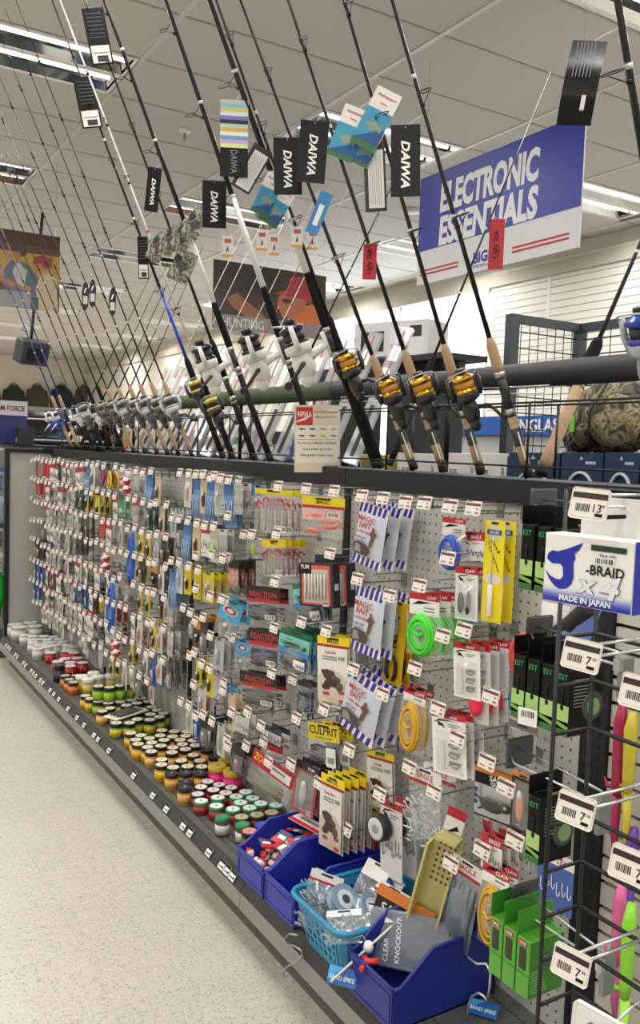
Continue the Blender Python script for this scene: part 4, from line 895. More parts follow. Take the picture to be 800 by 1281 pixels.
JT = {
 'Y': (jar_parts(.027, .062, '#c9902f', '#d6b02e', '#1b1a18', '#d8cfae', spot='#8c6a2a'), 'yellow bait jar with a black rim and cream lid top', 'yellow bait jars with cream lids', .062),
 'P': (jar_parts(.027, .062, '#c98a6a', '#d9b04a', '#1b1a18', '#d9cdb4', spot='#c0587c'), 'yellow and pink bait jar with a cream lid top', 'yellow and pink bait jars', .062),
 'G': (jar_parts(.028, .066, '#5b8a2c', '#8fb524', '#171816', '#c9c4b4', spot='#d8c02c'), 'green bait jar with a black lid', 'green bait jars with black lids', .066),
 'T': (jar_parts(.028, .066, '#4d8a4a', '#c9b32a', '#171816', '#cfc8b2', spot='#2f8f86'), 'yellow and teal bait jar with a black lid', 'yellow and teal bait jars', .066),
 'O': (jar_parts(.028, .064, '#b8622e', '#c9743a', '#1d1b19', '#b9a898', spot='#2f2a28'), 'orange bait jar with a dark lid', 'orange bait jars', .064),
 'W': (jar_parts(.032, .085, '#b9b08a', '#cdbb4a', '#e0ded6', '#e8e6de', spot='#8a8a60'), 'tall bait tub with a white lid', 'bait tubs with white lids', .085),
 'K': (jar_parts(.027, .060, '#c98a3a', '#c9a04a', '#1d1c22', '#2a2b33', spot='#d98a9a'), 'orange bait jar with a navy black lid', 'orange jars with navy lids', .060),
 'R': (jar_parts(.026, .044, '#a3202f', '#8f1f2c', '#2a2325', '#e0d4d2', n=14), 'squat red egg jar with a printed dark lid', 'squat red egg jars with dark lids', .044),
 'E': (jar_parts(.027, .046, '#a31f2c', '#8c2a2c', '#2f8a5c', '#dfe6df', n=16), 'squat red egg jar with a green lid', 'red egg jars with green lids', .046),
 'D': (jar_parts(.027, .042, '#5a1f1c', '#6a2a22', '#39332c', '#b9b08c', n=16), 'squat dark red jar with a brass edged lid', 'dark jars with brass edged lids', .042),
 'F': (jar_parts(.025, .062, '#7c2a2c', '#c9cfc6', '#227a4a', '#2f8a58', n=16, spot='#a33036'), 'upright bait jar with plain green lid at the front', 'upright jars with plain green lids', .062),
 'M': (jar_parts(.036, .085, '#d81f72', '#d92378', '#c9a63a', '#cdb04a', n=18), 'big jar of hot pink eggs with a mustard lid', 'big hot pink egg jars', .085),
 'C': (jar_parts(.033, .066, '#c9c7c0', '#c4c2bb', '#bdbbb4', '#d2d0c9', bf=.92), 'white line tin with a pale rim', 'white tins at the far end', .066),
 'c': (jar_parts(.033, .060, '#a81f28', '#b5242c', '#b9a9a4', '#d0c6c2', bf=.92, spot='#d8c8c4'), 'red tin with a pale rim', 'red tins at the far end', .060),
 'b': (jar_parts(.032, .092, '#1d1d1f', '#2a2a2c', '#1a1a1b', '#38383a'), 'tall black bait jar by the white tubs', 'tall black jars', .092),
 'S': (jar_parts(.05, .085, '#b5b3ac', '#c9c7c0', '#b0aea6', '#cfcdc6', bf=.92), 'large white line spool against the grey end panel', 'large white spools', .085),
 'p': (jar_parts(.027, .062, '#6e3a2a', '#7c4a38', '#1d1c1c', '#d98f84', n=16), 'brown salmon egg jar with a pink topped lid', None, .062),
 'u': (jar_parts(.026, .066, '#8a7f86', '#d2d2da', '#2d47a0', '#3a58b4', n=16, spot='#a33340'), 'bait jar with a bright blue lid', None, .066),
}
placed = []
def jar(k, px, py, lift=0.0, zo=None):
    parts, lb, gr, h = JT[k]; r = max(v.co.x for v in parts[0][1].vertices)/.97
    p = atZ(px, py, DZ + lift + h); x, y = min(max(p.x, -.298 + r), -.004 - r), p.y
    if lift == 0:                                      # nudge apart from jars already standing
        for it in range(40):
            bad = False
            for (qx, qy, qr) in placed:
                dx, dy = x - qx, y - qy; d = math.hypot(dx, dy)
                if d < r + qr + .0005:
                    s = (r + qr + .001 - d)/max(d, 1e-4); x += dx*s*1.01; y += dy*s*1.01; bad = True
            x = min(max(x, -.298 + r), -.004 - r)
            if not bad: break
        else: return
        placed.append((x, y, r))
    t = thing('bait_jar' if k not in 'CcS' else ('line_tin' if k in 'Cc' else 'line_spool'), lb, 'jar' if k not in 'CcS' else ('tin' if k in 'Cc' else 'spool'), (x, y, DZ + lift), rnd.uniform(-.4, .4) - 2.0, gr)
    for n, me in parts: inst(me, n, t)
def Zm(ox, oy, L, k, s=3.636, lift=0.0):
    for (x, y) in L: jar(k, ox + x/s, oy + y/s, lift)
Zm(0, 750, [(75,125),(160,118),(140,103),(60,112)], 'S')
Zm(0, 750, [(112,160),(145,165),(165,180),(195,165),(205,180),(150,195),(180,205),(240,168),(270,178),(235,192),(285,190),(255,205),(172,222),(222,210),(300,205),(330,212)], 'C')
Zm(0, 750, [(228,240),(300,232),(335,240),(295,268),(345,265),(375,285),(318,300),(262,280),(330,285)], 'c')
Zm(0, 750, [(268,297)], 'b'); Zm(0, 750, [(297,345),(335,345),(315,362),(333,375)], 'O')
Zm(0, 750, [(372,345),(402,358),(440,348),(487,342),(425,330)], 'W')
low = [(385,437),(410,450),(447,462),(492,470),(540,465)]
Zm(0, 750, low[:2], 'Y'); Zm(0, 750, low[2:], 'G')
Zm(0, 750, [(590,458),(635,450),(575,480),(600,472),(650,466),(690,488),(700,475),(710,500)], 'T')
Zm(0, 750, [(462,507),(500,493),(545,483)], 'P'); Zm(0, 750, [(515,562),(565,560),(610,550),(655,545),(710,537),(755,513)], 'T'); Zm(0, 750, [(530,520),(590,515),(640,510),(680,520)], 'G')
Zm(0, 750, [(447,393),(497,398),(545,390),(592,382)], 'G', lift=.0675)
Zm(140, 800, [(85,425),(130,435),(108,455),(168,448),(227,413),(215,437),(117,472),(180,467),(160,487),(280,417),(270,440),(240,455),(332,414),(328,437),(220,483),(302,452)], 'Y')
Zm(140, 800, [(270,490),(178,508),(315,472),(355,458),(325,497),(372,480),(273,508)], 'P')
Zm(140, 800, [(370,525),(225,545),(315,550),(225,565),(268,578),(325,577),(395,577),(400,550)], 'Y'); Zm(140, 800, [(272,603),(337,603),(402,600),(335,645),(295,655),(432,498),(468,530)], 'K')
Zm(140, 800, [(475,570),(535,552),(548,592)], 'M')
Zm(140, 800, [(435,645),(495,643),(405,670),(465,672),(528,668),(380,700),(500,690)], 'R')
Zm(140, 800, [(405,733),(485,715),(550,707),(475,755),(577,730),(550,770),(605,693),(640,720),(610,755),(665,742),(725,740)], 'E'); Zm(140, 800, [(645,785),(710,770),(595,805)], 'D')
Zm(140, 800, [(502,805),(595,838)], 'F'); Zm(140, 800, [(625,870)], 'p'); Zm(140, 800, [(685,840)], 'u')
# flat blister tray of dark lures lying across the jars
tp = atZ(158, 893, DZ + .069); tr = thing('lure_tray', 'flat white tray of grey lures lying across the green jars', 'tray', (tp.x, tp.y, DZ + .0685), .45)
MB().bbox(-.10, .10, -.045, .045, 0, .006, M('#d9d7d0', .4), .002).build('card', tr)
ltm = MB()
for k in range(3): ltm.tube([(-.08 + .16*i/5, -.025 + .022*k, .012) for i in range(6)], [.003,.009,.010,.008,.005,.002], M('#55504c', .4), 7)
ltm.build('lure', tr)
# ---------------- bins
def bin_(name, label, hexc, Y0_, Y1_, fz=.085, bz=.15, x0=-.325, x1=-.03, group=None):
    w = Y0_ - Y1_; L = x1 - x0; t = thing(name, label, 'bin', (x0, (Y0_+Y1_)/2, DZ), AISLE, group); m = M(hexc, .38); th = .004
    B = MB(); B.box(-w/2, w/2, 0, L, 0, th, m)
    side = [(0, 0), (L, 0), (L, bz), (L*.36, bz), (.02, fz), (0, fz)]
    for s in (-1, 1):
        xa, xb = (s*w/2, s*w/2 - s*th); lo, hi = min(xa, xb), max(xa, xb); n = len(side)
        B.add([(lo, p[0], p[1]) for p in side] + [(hi, p[0], p[1]) for p in side], [tuple(range(n-1,-1,-1)), tuple(range(n, 2*n))] + [(i, (i+1) % n, n+(i+1) % n, n+i) for i in range(n)], m)
        pth = [(s*w/2, 0, fz), (s*w/2, .02, fz), (s*w/2, L*.36, bz), (s*w/2, L, bz)]
        B.tube(pth, .0045, m, 6)
    B.box(-w/2, w/2, L - th, L, 0, bz, m); B.tube([(-w/2, L, bz), (w/2, L, bz)], .0045, m, 6)
    B.build('shell', t)
    F = MB(); F.box(-w/2 + .001, w/2 - .001, 0, th, th, fz, m)
    for (xa, xb, za, zb) in ((-w*.44, w*.44, .0085, .012), (-w*.44, w*.44, fz - .022, fz - .018), (-w*.44, -w*.42, .012, fz - .02), (w*.42, w*.44, .012, fz - .02)): F.box(xa, xb, -.002, 0, za, zb, m)
    F.tube([(-w/2, 0, fz), (w/2, 0, fz)], .0045, m, 6); F.build('front', t); return t
BL = '#24309c'
bin_('storage_bin', 'blue plastic stacking bin of wrapped red and white bobbers', BL, 2.300, 2.128)
bin_('storage_bin', 'blue plastic stacking bin behind the turquoise basket, nearly empty', BL, 2.120, 1.945)
bin_('storage_bin', 'dark blue stacking bin with clear packs and a white ground spike', '#1c2a80', 1.660, 1.478, .10, .17, -.335, -.03)
bob = {}
for cA in ('r', 'w'):
    b = MB(); b.ball((0,0,0), .0145, RED if cA == 'r' else M('#e4ded8', .3), 10); b.ball((0,0,.004), (.0143,.0143,.0108), WHITE if cA == 'r' else M('#c4353c', .35), 10); b.lathe([(.003,.012),(.003,.019)], RED, 6); bob[cA] = b.mesh('bobber')
wrap = MB(); pillow(wrap, .05, -.025, .025, .02, PLASTIC)
r2 = random.Random(4); k = 0
for j in range(5):
    for i in range(4):
        for lv in range(3):
            if lv == 2 and (i + j) % 2: continue
            xx = -.298 + j*.034 + (lv % 2)*.015; yy = 2.272 - i*.036 - (lv % 2)*.015; z = DZ + .0195 + lv*.025
            o = inst(bob['r' if (i+j+lv) % 2 else 'w'], 'bobber', None, (xx, yy, z), (r2.uniform(-1,1), r2.uniform(-1,1), 0)); tag(o, 'red and white round bobber lying in the blue bin', 'bobber', 'bobbers in the blue bin')
def packet(parts, name, label, cat, loc, rot, group=None):
    t = thing(name, label, cat, loc, rot, group)
    for n, b in parts: b.build(n, t)
    return t
rw = []
for i in range(8):
    b = MB(); b.add([(-.02,-.03,0),(.02,-.028,.004),(.025,.03,.010),(-.018,.028,.012)], [(0,1,2,3)], PLASTIC)
    b.box(-.02, .02, .012, .03, .006, .012, M('#c42d35', .35)); b.box(-.012, .012, -.006, .012, .004, .008, WHITE)
    o = b.build('packet', None, (-.26 + .028*i, 2.24 - .028*((i*2) % 4), DZ + .100 + .004*i), (r2.uniform(-.4,.4), r2.uniform(-.3,.3), r2.uniform(0,3)))
    tag(o, 'small red and white packet on the bobbers in the bin', 'packet', 'packets on the bobbers')
pk = thing('tackle_card', 'long white, red and blue card lying across the bobber bin', 'tackle pack', (-.12, 2.165, DZ + .152), (.12, .05, .35))
MB().box(-.03, .03, -.10, .10, 0, .002, M('#e2ded9', .4)).build('card', pk); b = MB(); b.box(-.03, .03, -.10, -.04, .002, .0028, M('#2f74b8', .4)); b.box(-.03, -.012, -.04, .10, .002, .0028, M('#c02a33', .4)); b.box(.0, .015, .0, .08, .002, .0028, GREYTXT); b.build('print', pk)
pk = packet(bag(.09, .12, .25, '#d9d5d2', '#b5232c', kind='clips', ccol='#9fa6aa', bar=False), 'tackle_pack', 'red headed clear pack lying in the nearly empty blue bin', 'tackle pack', (-.17, 2.035, DZ + .075), (-1.1, 0, -1.2))
# ---------------- turquoise basket with pierced sides
bk = thing('storage_basket', 'turquoise pierced plastic basket heaped with clear tackle bags', 'basket', (-.195, 1.798, DZ), AISLE)
TQ = M('#2a86b0', .4)
bw, bd, bh = .250, .315, .130   # width along the shelf, depth, height; walls flare
def ringpts(s, z, off=0.0):
    hw = bw/2*s + off; hd = bd/2*s + off; c = .035; pts = []
    for (cx, cy, a0) in ((hw - c, hd - c, 0), (-hw + c, hd - c, 90), (-hw + c, -hd + c, 180), (hw - c, -hd + c, 270)):
        for k in range(4): a = math.radians(a0 + 30*k); pts.append((cx + c*math.cos(a), cy + c*math.sin(a), z))
    return pts
def holed_wall():
    b = MB(); S0 = .80; zs = [0, .02, .11, bh]
    def lerp(z): return S0 + (1 - S0)*z/bh
    # four straight walls built as grids with octagonal holes
    def wall(p0, p1, nx, nz, z0, z1):
        for i in range(nx):
            for j in range(nz):
                def pt(u, v):
                    z = z0 + (z1-z0)*v; s = lerp(z); q = Vector(p0).lerp(Vector(p1), u); return (q.x*s, q.y*s, z)
                u0, u1, v0, v1 = i/nx, (i+1)/nx, j/nz, (j+1)/nz; uc, vc = (u0+u1)/2, (v0+v1)/2; ru, rv = (u1-u0)*.33, (v1-v0)*.36
                sq = [(u0,v0),(uc,v0),(u1,v0),(u1,vc),(u1,v1),(uc,v1),(u0,v1),(u0,vc)]
                oc = [(uc + ru*math.cos(a), vc + rv*math.sin(a)) for a in [math.radians(225 + 45*k) for k in range(8)]]
                vs_ = [pt(*q) for q in sq] + [pt(*q) for q in oc]
                b.add(vs_, [(k, (k+1) % 8, 8 + (k+1) % 8, 8 + k) for k in range(8)], TQ)
    hw, hd = bw/2, bd/2; c = .03
    wall((-hw + c, -hd, 0), (hw - c, -hd, 0), 7, 4, .018, .105); wall((hw, -hd + c, 0), (hw, hd - c, 0), 10, 4, .018, .105); wall((hw - c, hd, 0), (-hw + c, hd, 0), 7, 4, .018, .105); wall((-hw, hd - c, 0), (-hw, -hd + c, 0), 10, 4, .018, .105)
    # solid bottom band, top band, corners
    def band(z0, z1):
        a = ringpts(lerp(z0), z0); e = ringpts(lerp(z1), z1); n = len(a); b.add(a + e, [(k, (k+1) % n, n + (k+1) % n, n + k) for k in range(n)], TQ, None, True)
    band(0, .018); band(.105, bh)
    a = ringpts(lerp(.018), .018); e = ringpts(lerp(.105), .105); n = 16
    for k in range(16):
        if k % 4 != 3: b.add([a[k], a[k+1], e[k+1], e[k]], [(0,1,2,3)], TQ)
    b.add(ringpts(S0, .003), [tuple(range(16))], TQ); return b
holed_wall().build('wall', bk)
MB().tube(ringpts(1.0, bh, .004), .007, TQ, 7, closed=True).build('rim', bk)
def inbasket(parts, label, dx, dy, dz, rot, name='tackle_pack', cat='tackle pack', group=None):
    packet(parts, name, label, cat, (-.195 + dx, 1.798 + dy, DZ + dz), rot, group)
inbasket(bag(.09, .15, .18, '#d7d3cf', '#b5232c', kind='clips', ccol='#aeb6ba', bar=False, bul=.02), 'upright clear bag of silver clips at the basket front', -.085, .06, .175, (-.25, .2, -.8))
inbasket(bag(.10, .12, .3, '#e4e1dc', '#b5232c', kind='clips', ccol='#9aa3a8', bar=False, bul=.02), 'clear bag with a white and red header lying in the basket', .06, -.04, .15, (-1.25, .1, -1.3))
inbasket(bag(.09, .11, .4, '#e2dfdb', kind='hooks', ccol='#7f878c', bar=True), 'white bar coded pack standing at the back of the basket', .07, .045, .175, (-.7, 0, -1.4))
inbasket(bag(.10, .10, .25, '#e2dfdb', '#b5232c', kind='clips', ccol='#aeb6ba', bar=False, bul=.02), 'clear bag of swivels lying at the basket side', .0, -.06, .14, (-1.2, .1, -1.0))
inbasket(bag(.07, .09, .3, '#d9d6cf', kind='hooks', ccol='#c9cf6a', bar=False), 'small clear pack with yellow green leader in the basket', -.03, -.065, .145, (-1.1, .1, -.8))
inbasket(bag(.11, .13, .25, '#e0ddd8', kind='clips', ccol='#b4bcc0', bar=False, bul=.022), 'crumpled clear bag of leaders lying at the basket middle', -.02, .03, .12, (-1.35, .1, -.4))
inbasket(bag(.10, .12, .3, '#d9d5d0', '#2f6da8', kind='hooks', ccol='#8f979c', bar=True), 'clear pack with a blue edged header at the basket back', .10, .0, .16, (-.6, .1, -1.9))
inbasket(bag(.09, .10, .2, '#cfd4d6', kind='clips', ccol='#9fb0b8', bar=False, bul=.022), 'clear bag of hooks lying by the basket front wall', -.10, -.05, .135, (-1.2, -.15, -.6))
for (dx, dy, dz, rx, rz) in ((-.065, .01, .135, .75, .3), (-.02, -.045, .128, .85, .6)):
    b = MB(); X = Matrix.Rotation(rx, 4, 'X')
    b.lathe([(.042, -.014), (.043, -.011), (.036, -.010), (.036, .010), (.043, .011), (.042, .014)], M('#7d93a6', .3), 20, X=X); b.lathe([(.026, .0142), (.026, .0152)], M('#c9d0d6', .4), 16, X=X); b.lathe([(.012, .0152), (.012, .0162)], M('#39444f', .4), 12, X=X)
    o = b.build('line_spool', None, (-.20 + dx, 1.79 + dy, DZ + dz), (0, 0, rz)); tag(o, 'steel blue fishing line spool lying in the turquoise basket', 'spool', 'spools in the basket')
# ---------------- contents of the dark blue bin
def slab(name, label, cat, w, h, d, hexc, loc, rot, extra=None, mat=None):
    t = thing(name, label, cat, loc, rot); MB().bbox(-w/2, w/2, -d/2, d/2, 0, h, mat or M(hexc, .35), .004).build('pack', t)
    if extra: extra(t, w, h, d)
    return t
def knock(t, w, h, d):
    b = MB(); b.text('CLEAR', h*.10, M('#e6e6ea', .4), -w*.28, -d/2 - .001, h*.3, rot=-PI/2); b.text('KNOCKOUT', h*.10, M('#e6e6ea', .4), -w*.14, -d/2 - .001, h*.5, rot=-PI/2, maxw=h*.8); b.poly([(-w*.4, h*.8), (-w*.3, h*.86), (-w*.2, h*.8), (-w*.3, h*.76)], -d/2 - .001, M('#e6e6ea', .4)); b.build('print', t)
slab('tackle_pack', 'smoky clear flat pack with white vertical lettering in the dark blue bin', 'tackle pack', .22, .13, .02, '#6b6b78', (-.215, 1.575, DZ + .055), (-.35, -.1, AISLE + .55), knock, SMOKE)
def savpr(t, w, h, d):
    b = MB(); b.quad(-w/2, w/2, h*.7, h, -d/2 - .001, M('#c9722a', .4)); b.text('SAVAGE', h*.28, WHITE, 0, -d/2 - .0015, h*.45, maxw=w*.8); b.build('print', t)
slab('tackle_pack', 'black and orange lettered pack standing at the back of the dark blue bin', 'tackle pack', .17, .09, .008, '#1d1b1c', (-.20, 1.648, DZ + .11), (-.3, .12, AISLE + .35), savpr)
# white ground spike lying through the bin
a = atX(305 * 800/800 if False else 411, 1258, -.38); 
sp = thing('rod_holder_spike', 'long white wire rod holder spike sticking out of the dark blue bin', 'rod holder', (-.30, 1.60, DZ + .11))
P0, P1 = Vector((-.095, .045, -.065)), Vector((.20, .035, .10))
MB().tube([P0, P1, P1 + Vector((.03, .0, .025)), P1 + Vector((.045, .0, .015)), P1 + Vector((.035, -.008, -.005)), P1 + Vector((.0, -.01, -.04))], .0032, M('#dedede', .35), 7).build('spike', sp)
MB().lathe([(.010, -.012), (.013, 0), (.010, .012)], M('#e6e6e4', .4), 12, X=Matrix.Translation(P0.lerp(P1, .35))).build('collar', sp)
ct = MB(); ct.tube([P0.lerp(P1, .3) + Vector((-.01, -.02, .0)), P0.lerp(P1, .3) + Vector((-.02, -.05, .008)), P0.lerp(P1, .3) + Vector((.0, -.065, .012))], .008, M('#cf2b2b', .4), 7); ct.tube([P0.lerp(P1, .3) + Vector((-.012, -.04, .0)), P0.lerp(P1, .3) + Vector((-.04, -.05, -.005))], .007, M('#cf2b2b', .4), 7); ct.build('red_clamp', sp)
def spike_tag(loc, rot, lab):
    t = thing('swing_tag', lab, 'swing tag', loc, rot); b = MB(); b.box(-.035, .035, -.0008, .0008, -.02, .02, M('#1f5fa6', .4)); b.build('card', t)
    b = MB(); b.poly([(-.035, .02), (-.035, -.012), (.0, .02)], -.0012, M('#3fa2d8', .4)); b.text('SAND SPIKE', .010, WHITE, .0, -.0014, -.004, maxw=.06); b.build('print', t)
q = atX(428, 1222, -.36); spike_tag(q, (-.55, .1, -.75), 'blue swing tag of the white spike, hanging over the shelf edge')
q = atZ(604, 1262, DZ + .012); spike_tag(q, (-1.25, 0, -.95), 'blue swing tag lying on the deck by the wire stand')
# chromed bent wire rod holders
def wire_thing(name, label, pts, r, m=STEEL, loc=(0,0,0)):
    t = thing(name, label, 'rod holder', loc); MB().tube([Vector(p) - Vector(loc) for p in pts], r, m, 7).build('wire', t); return t
def arc(c, u, v, r, a0, a1, n=8): return [Vector(c) + Vector(u)*r*math.cos(math.radians(a0 + (a1-a0)*i/n)) + Vector(v)*r*math.sin(math.radians(a0 + (a1-a0)*i/n)) for i in range(n+1)]
def W_(px, py, X): return atX(px, py, X)
pts = [W_(x, y, -.35) for x, y in ((372,1170),(362,1168),(356,1174),(358,1181),(368,1183),(376,1188),(378,1196),(370,1203),(358,1210),(354,1216),(355,1222),(360,1220))]
wire_thing('bent_wire_holder', 'chromed bent wire holder hooked over the shelf edge by the basket', pts, .0025, loc=tuple(pts[0]))
pts = [W_(x, y, -.20) for x, y in ((585,1198),(596,1206),(608,1206),(613,1216),(612,1236),(609,1252),(605,1246),(598,1242),(590,1246),(586,1256),(582,1281))]
wire_thing('bent_wire_holder', 'chromed bent wire holder standing beside the dark blue bin', pts, .003, loc=tuple(pts[-1]))
# ================================================================ free-standing wire rack in front of the post
RA, RB = Vector((-.497, .90, 0)), Vector((-.418, .90, 0)); RC = Vector((-.418, .18, 0)); RD = Vector((-.497, .18, 0))
rk = thing('wire_rack', 'black wire grid rack standing before the heavy post, hung with line', 'display rack', (RB.x, .54, 0))
off = Vector((RB.x, .54, 0))
def rk_part(path, name, r=.0032, n=6, m=BLACKWIRE): return MB().tube([Vector(p) - off for p in path], r, m, n).build(name, rk)
for q, top in ((RA, 1.452), (RB, 1.452), (RC, 1.452), (RD, 1.452)): rk_part([q, q + Vector((0, 0, top))], 'upright_wire', .0036)
zl = [1.452, 1.23, 1.156, 1.082, .940, .868, .796, .726, .655, .50, .35, .2, .05, .003]
for z in zl: rk_part([RA + Vector((0,0,z)), RB + Vector((0,0,z)), RC + Vector((0,0,z)), RD + Vector((0,0,z))], 'cross_wire', .0034)
for y in (.66, .42): rk_part([Vector((RB.x, y, 0)), Vector((RB.x, y, 1.452))], 'upright_wire', .0028)
TAG1, TAG2 = tag_mesh(.052, .041, 1), tag_mesh(.052, .041, 2)
CLIP = M('#8a8d90', .35, .6)
def front_hook(y, z, big, where, yawt=.25):
    """double wire hook reaching from the rack towards the aisle, price tag on its end"""
    t = thing('scan_hook', 'chrome loop hook with a large price tag, %s' % where, 'peg hook', (RB.x, y, z), AISLE)
    b = MB(); b.tube([(0, .004, -.004), (0, -.06, 0), (0, -.178, 0)], .0024, STEEL, 6); b.tube([(0, -.178, .016), (0, -.01, .016), (0, .006, .010), (0, .004, -.004)], .0022, STEEL, 6)
    b.build('loop_wire', t); MB().box(-.014, .014, -.002, .006, -.05, .012, CLIP).build('clip_plate', t); inst(TAG1 if big == 1 else TAG2, 'price_tag', t, (0, -.182, .004), (0, .05, yawt))
for y, z, big, wh in ((.764, 1.436, 1, 'over the white braid box'), (.763, 1.240, 2, 'under the white braid box'), (.758, 1.036, 2, 'beside the single black line pack'), (.751, .829, 2, 'beside the green line boxes'), (.668, 1.000, 2, 'before the pink and lime tools'), (.668, 1.215, 2, 'before the crimson and mustard tools')): front_hook(y, z, big, wh)
bc = thing('brand_tag', 'large white tag with a blue logo low on the wire rack', 'price tag', (-.60, .690, .770), (0, .05, AISLE + .25)); MB().bbox(-.045, .045, -.003, 0, -.03, .03, M('#e2e2e0', .45), .005).build('plate', bc); b = MB(); b.text('BIG 5', .022, M('#2b3a94', .4), .006, -.0036, 0, bold=.05, slant=.2); b.poly([(-.04, -.012), (-.02, .012), (-.012, .012), (-.03, -.012)], -.0036, M('#8f949c', .4)); b.build('lettering', bc)
MB().tube([(0, 0, .01), (.01, .18, .02)], .0022, STEEL, 6).build('wire', bc)
for z_ in (1.19, .90): tag(MB().bbox(-.03, .03, 0, .003, -.06, .06, M('#7f8588', .35, .5), .003).build('clip_plate', None, (RB.x - .006, .70, z_), AISLE), 'bare grey metal back plate clipped to the wire rack', 'clip plate', 'bare back plates on the rack')
def back_hook(z, x, row, L=.20):
    """hook reaching away along the shelf; the grey back of its tag shows"""
    t = thing('scan_hook', 'chrome rack hook, grey tag back showing, holding the %s' % row, 'peg hook', (x, .90, z), PI)
    b = MB(); b.tube([(0, .004, 0), (0, -L + .01, 0), (0, -L, .012)], .0024, STEEL, 6); b.tube([(0, .004, .02), (-.01, -L*.5, .022), (-.02, -L, .022)], .0022, STEEL, 6); b.build('wire', t)
    c = MB(); c.box(-.022, .006, -.003, .006, -.05, .012, CLIP); c.box(.006, .016, -.004, .008, -.006, .014, STEEL); c.build('clip_plate', t)
    MB().bbox(-.055, .010, -L - .004, -L, -.012, .042, M('#55585a', .4, .4), .003).build('tag_back', t); return t
for z, xx, rw_ in ((1.402, -.358, 'top row of black line packs'), (1.172, -.352, 'second row of black line packs'), (.955, -.385, 'single black line pack'), (.678, -.352, 'green line boxes')): back_hook(z, xx, rw_)
# black and green line packs on the rack
def est(tabs=True):
    w, h, d = .078, .112, .030; B = MB(); z1 = -.02; z0 = z1 - h
    B.bbox(-w/2, w/2, -d/2, d/2, z0, z1, M('#0a0a0b', .45, spec=.2), .0015); B.box(-w/2, w/2, -d/2, -d/2 + .001, z1, .012, M('#0a0a0b', .45, spec=.2))
    S = MB()   # printed narrow side towards the aisle is local +x
    x = w/2 + .0005
    def q(y0, y1, za, zb, m): S.add([(x, y0, za), (x, y1, za), (x, y1, zb), (x, y0, zb)], [(0,1,2,3)], m)
    q(-d/2, d/2, z0, z0 + h*.22, M('#2c6a30', .4)); q(-d/2, d/2, z0 + h*.10, z0 + h*.46, M('#a4c878', .4)); 
    S.add([(x + .0004, -d/2, z0 + h*.16), (x + .0004, d/2, z0 + h*.1), (x + .0004, d/2, z0 + h*.16), (x + .0004, -d/2, z0 + h*.22)], [(0,1,2,3)], M('#7aa84a', .4))
    Xs = Matrix.Translation((x + .0006, 0, 0)) @ Matrix.Rotation(PI/2, 4, 'Z')
    S.text('EST', h*.085, M('#2f9a52', .4), 0, 0, z1 - h*.12, maxw=d*.8, X=Xs); S.box(-.002, .002, -.0002, 0, z0 + h*.42, z0 + h*.68, BLACK, Xs); S.ball((x, 0, z0 + h*.42), (.0012, .004, .005), BLACK, 8); S.ball((x, 0, z0 + h*.66), (.0012, .004, .005), BLACK, 8)
    K = MB(); y = d/2 + .0005     # wide rear face shown towards the camera is local +y
    def p(x0, x1, za, zb, m): K.add([(x1, y, za), (x0, y, za), (x0, y, zb), (x1, y, zb)], [(0,1,2,3)], m)
    for k in range(9): p(-w*.05, w*.38, z1 - h*(.16 + .05*k), z1 - h*(.145 + .05*k), M('#8b8d86', .6))
    K.lathe([(.024, 0), (.025, .002), (.022, .004)], M('#3a443a', .35), 18, X=Matrix.Translation((-w*.2, y - .002, z0 + h*.42)) @ Matrix.Rotation(-PI/2, 4, 'X'))
    K.lathe([(.015, .004), (.015, .005)], M('#7d9a64', .4), 14, X=Matrix.Translation((-w*.2, y - .002, z0 + h*.42)) @ Matrix.Rotation(-PI/2, 4, 'X')); p(-w*.4, w*.2, z1 + .004, z1 + .009, M('#8a7a30', .6))
    return [('box', B.mesh('box')), ('side_print', S.mesh('side_print')), ('rear_print', K.mesh('rear_print'))]
EST = est()
def ests(z, n, y0, dy, row, x=-.355):
    for k in range(n):
        t = thing('line_box', 'black line pack with a pale green foot, %s on the wire rack' % row, 'line pack', (x, y0 - dy*k, z), PI + (.0 if k else .0), 'black and green line packs, %s' % row)
        for nm, me in EST: inst(me, nm, t)
ests(1.402, 3, 1.075, .037, 'top row', -.358); ests(1.172, 4, 1.085, .034, 'second row', -.352); ests(.955, 1, 1.0, .04, 'third row', -.385)
lw = MB(); lw.box(-.018, .018, -.0005, .0005, -.03, .0, WHITE); lw.barcode(-.014, .014, -.018, -.003, -.0008)
tag(lw.build('bar_code_slip', None, (-.40, 1.05, 1.068), (0, 0, AISLE + .3)), 'white bar coded slip under the second row of black line packs', 'slip')
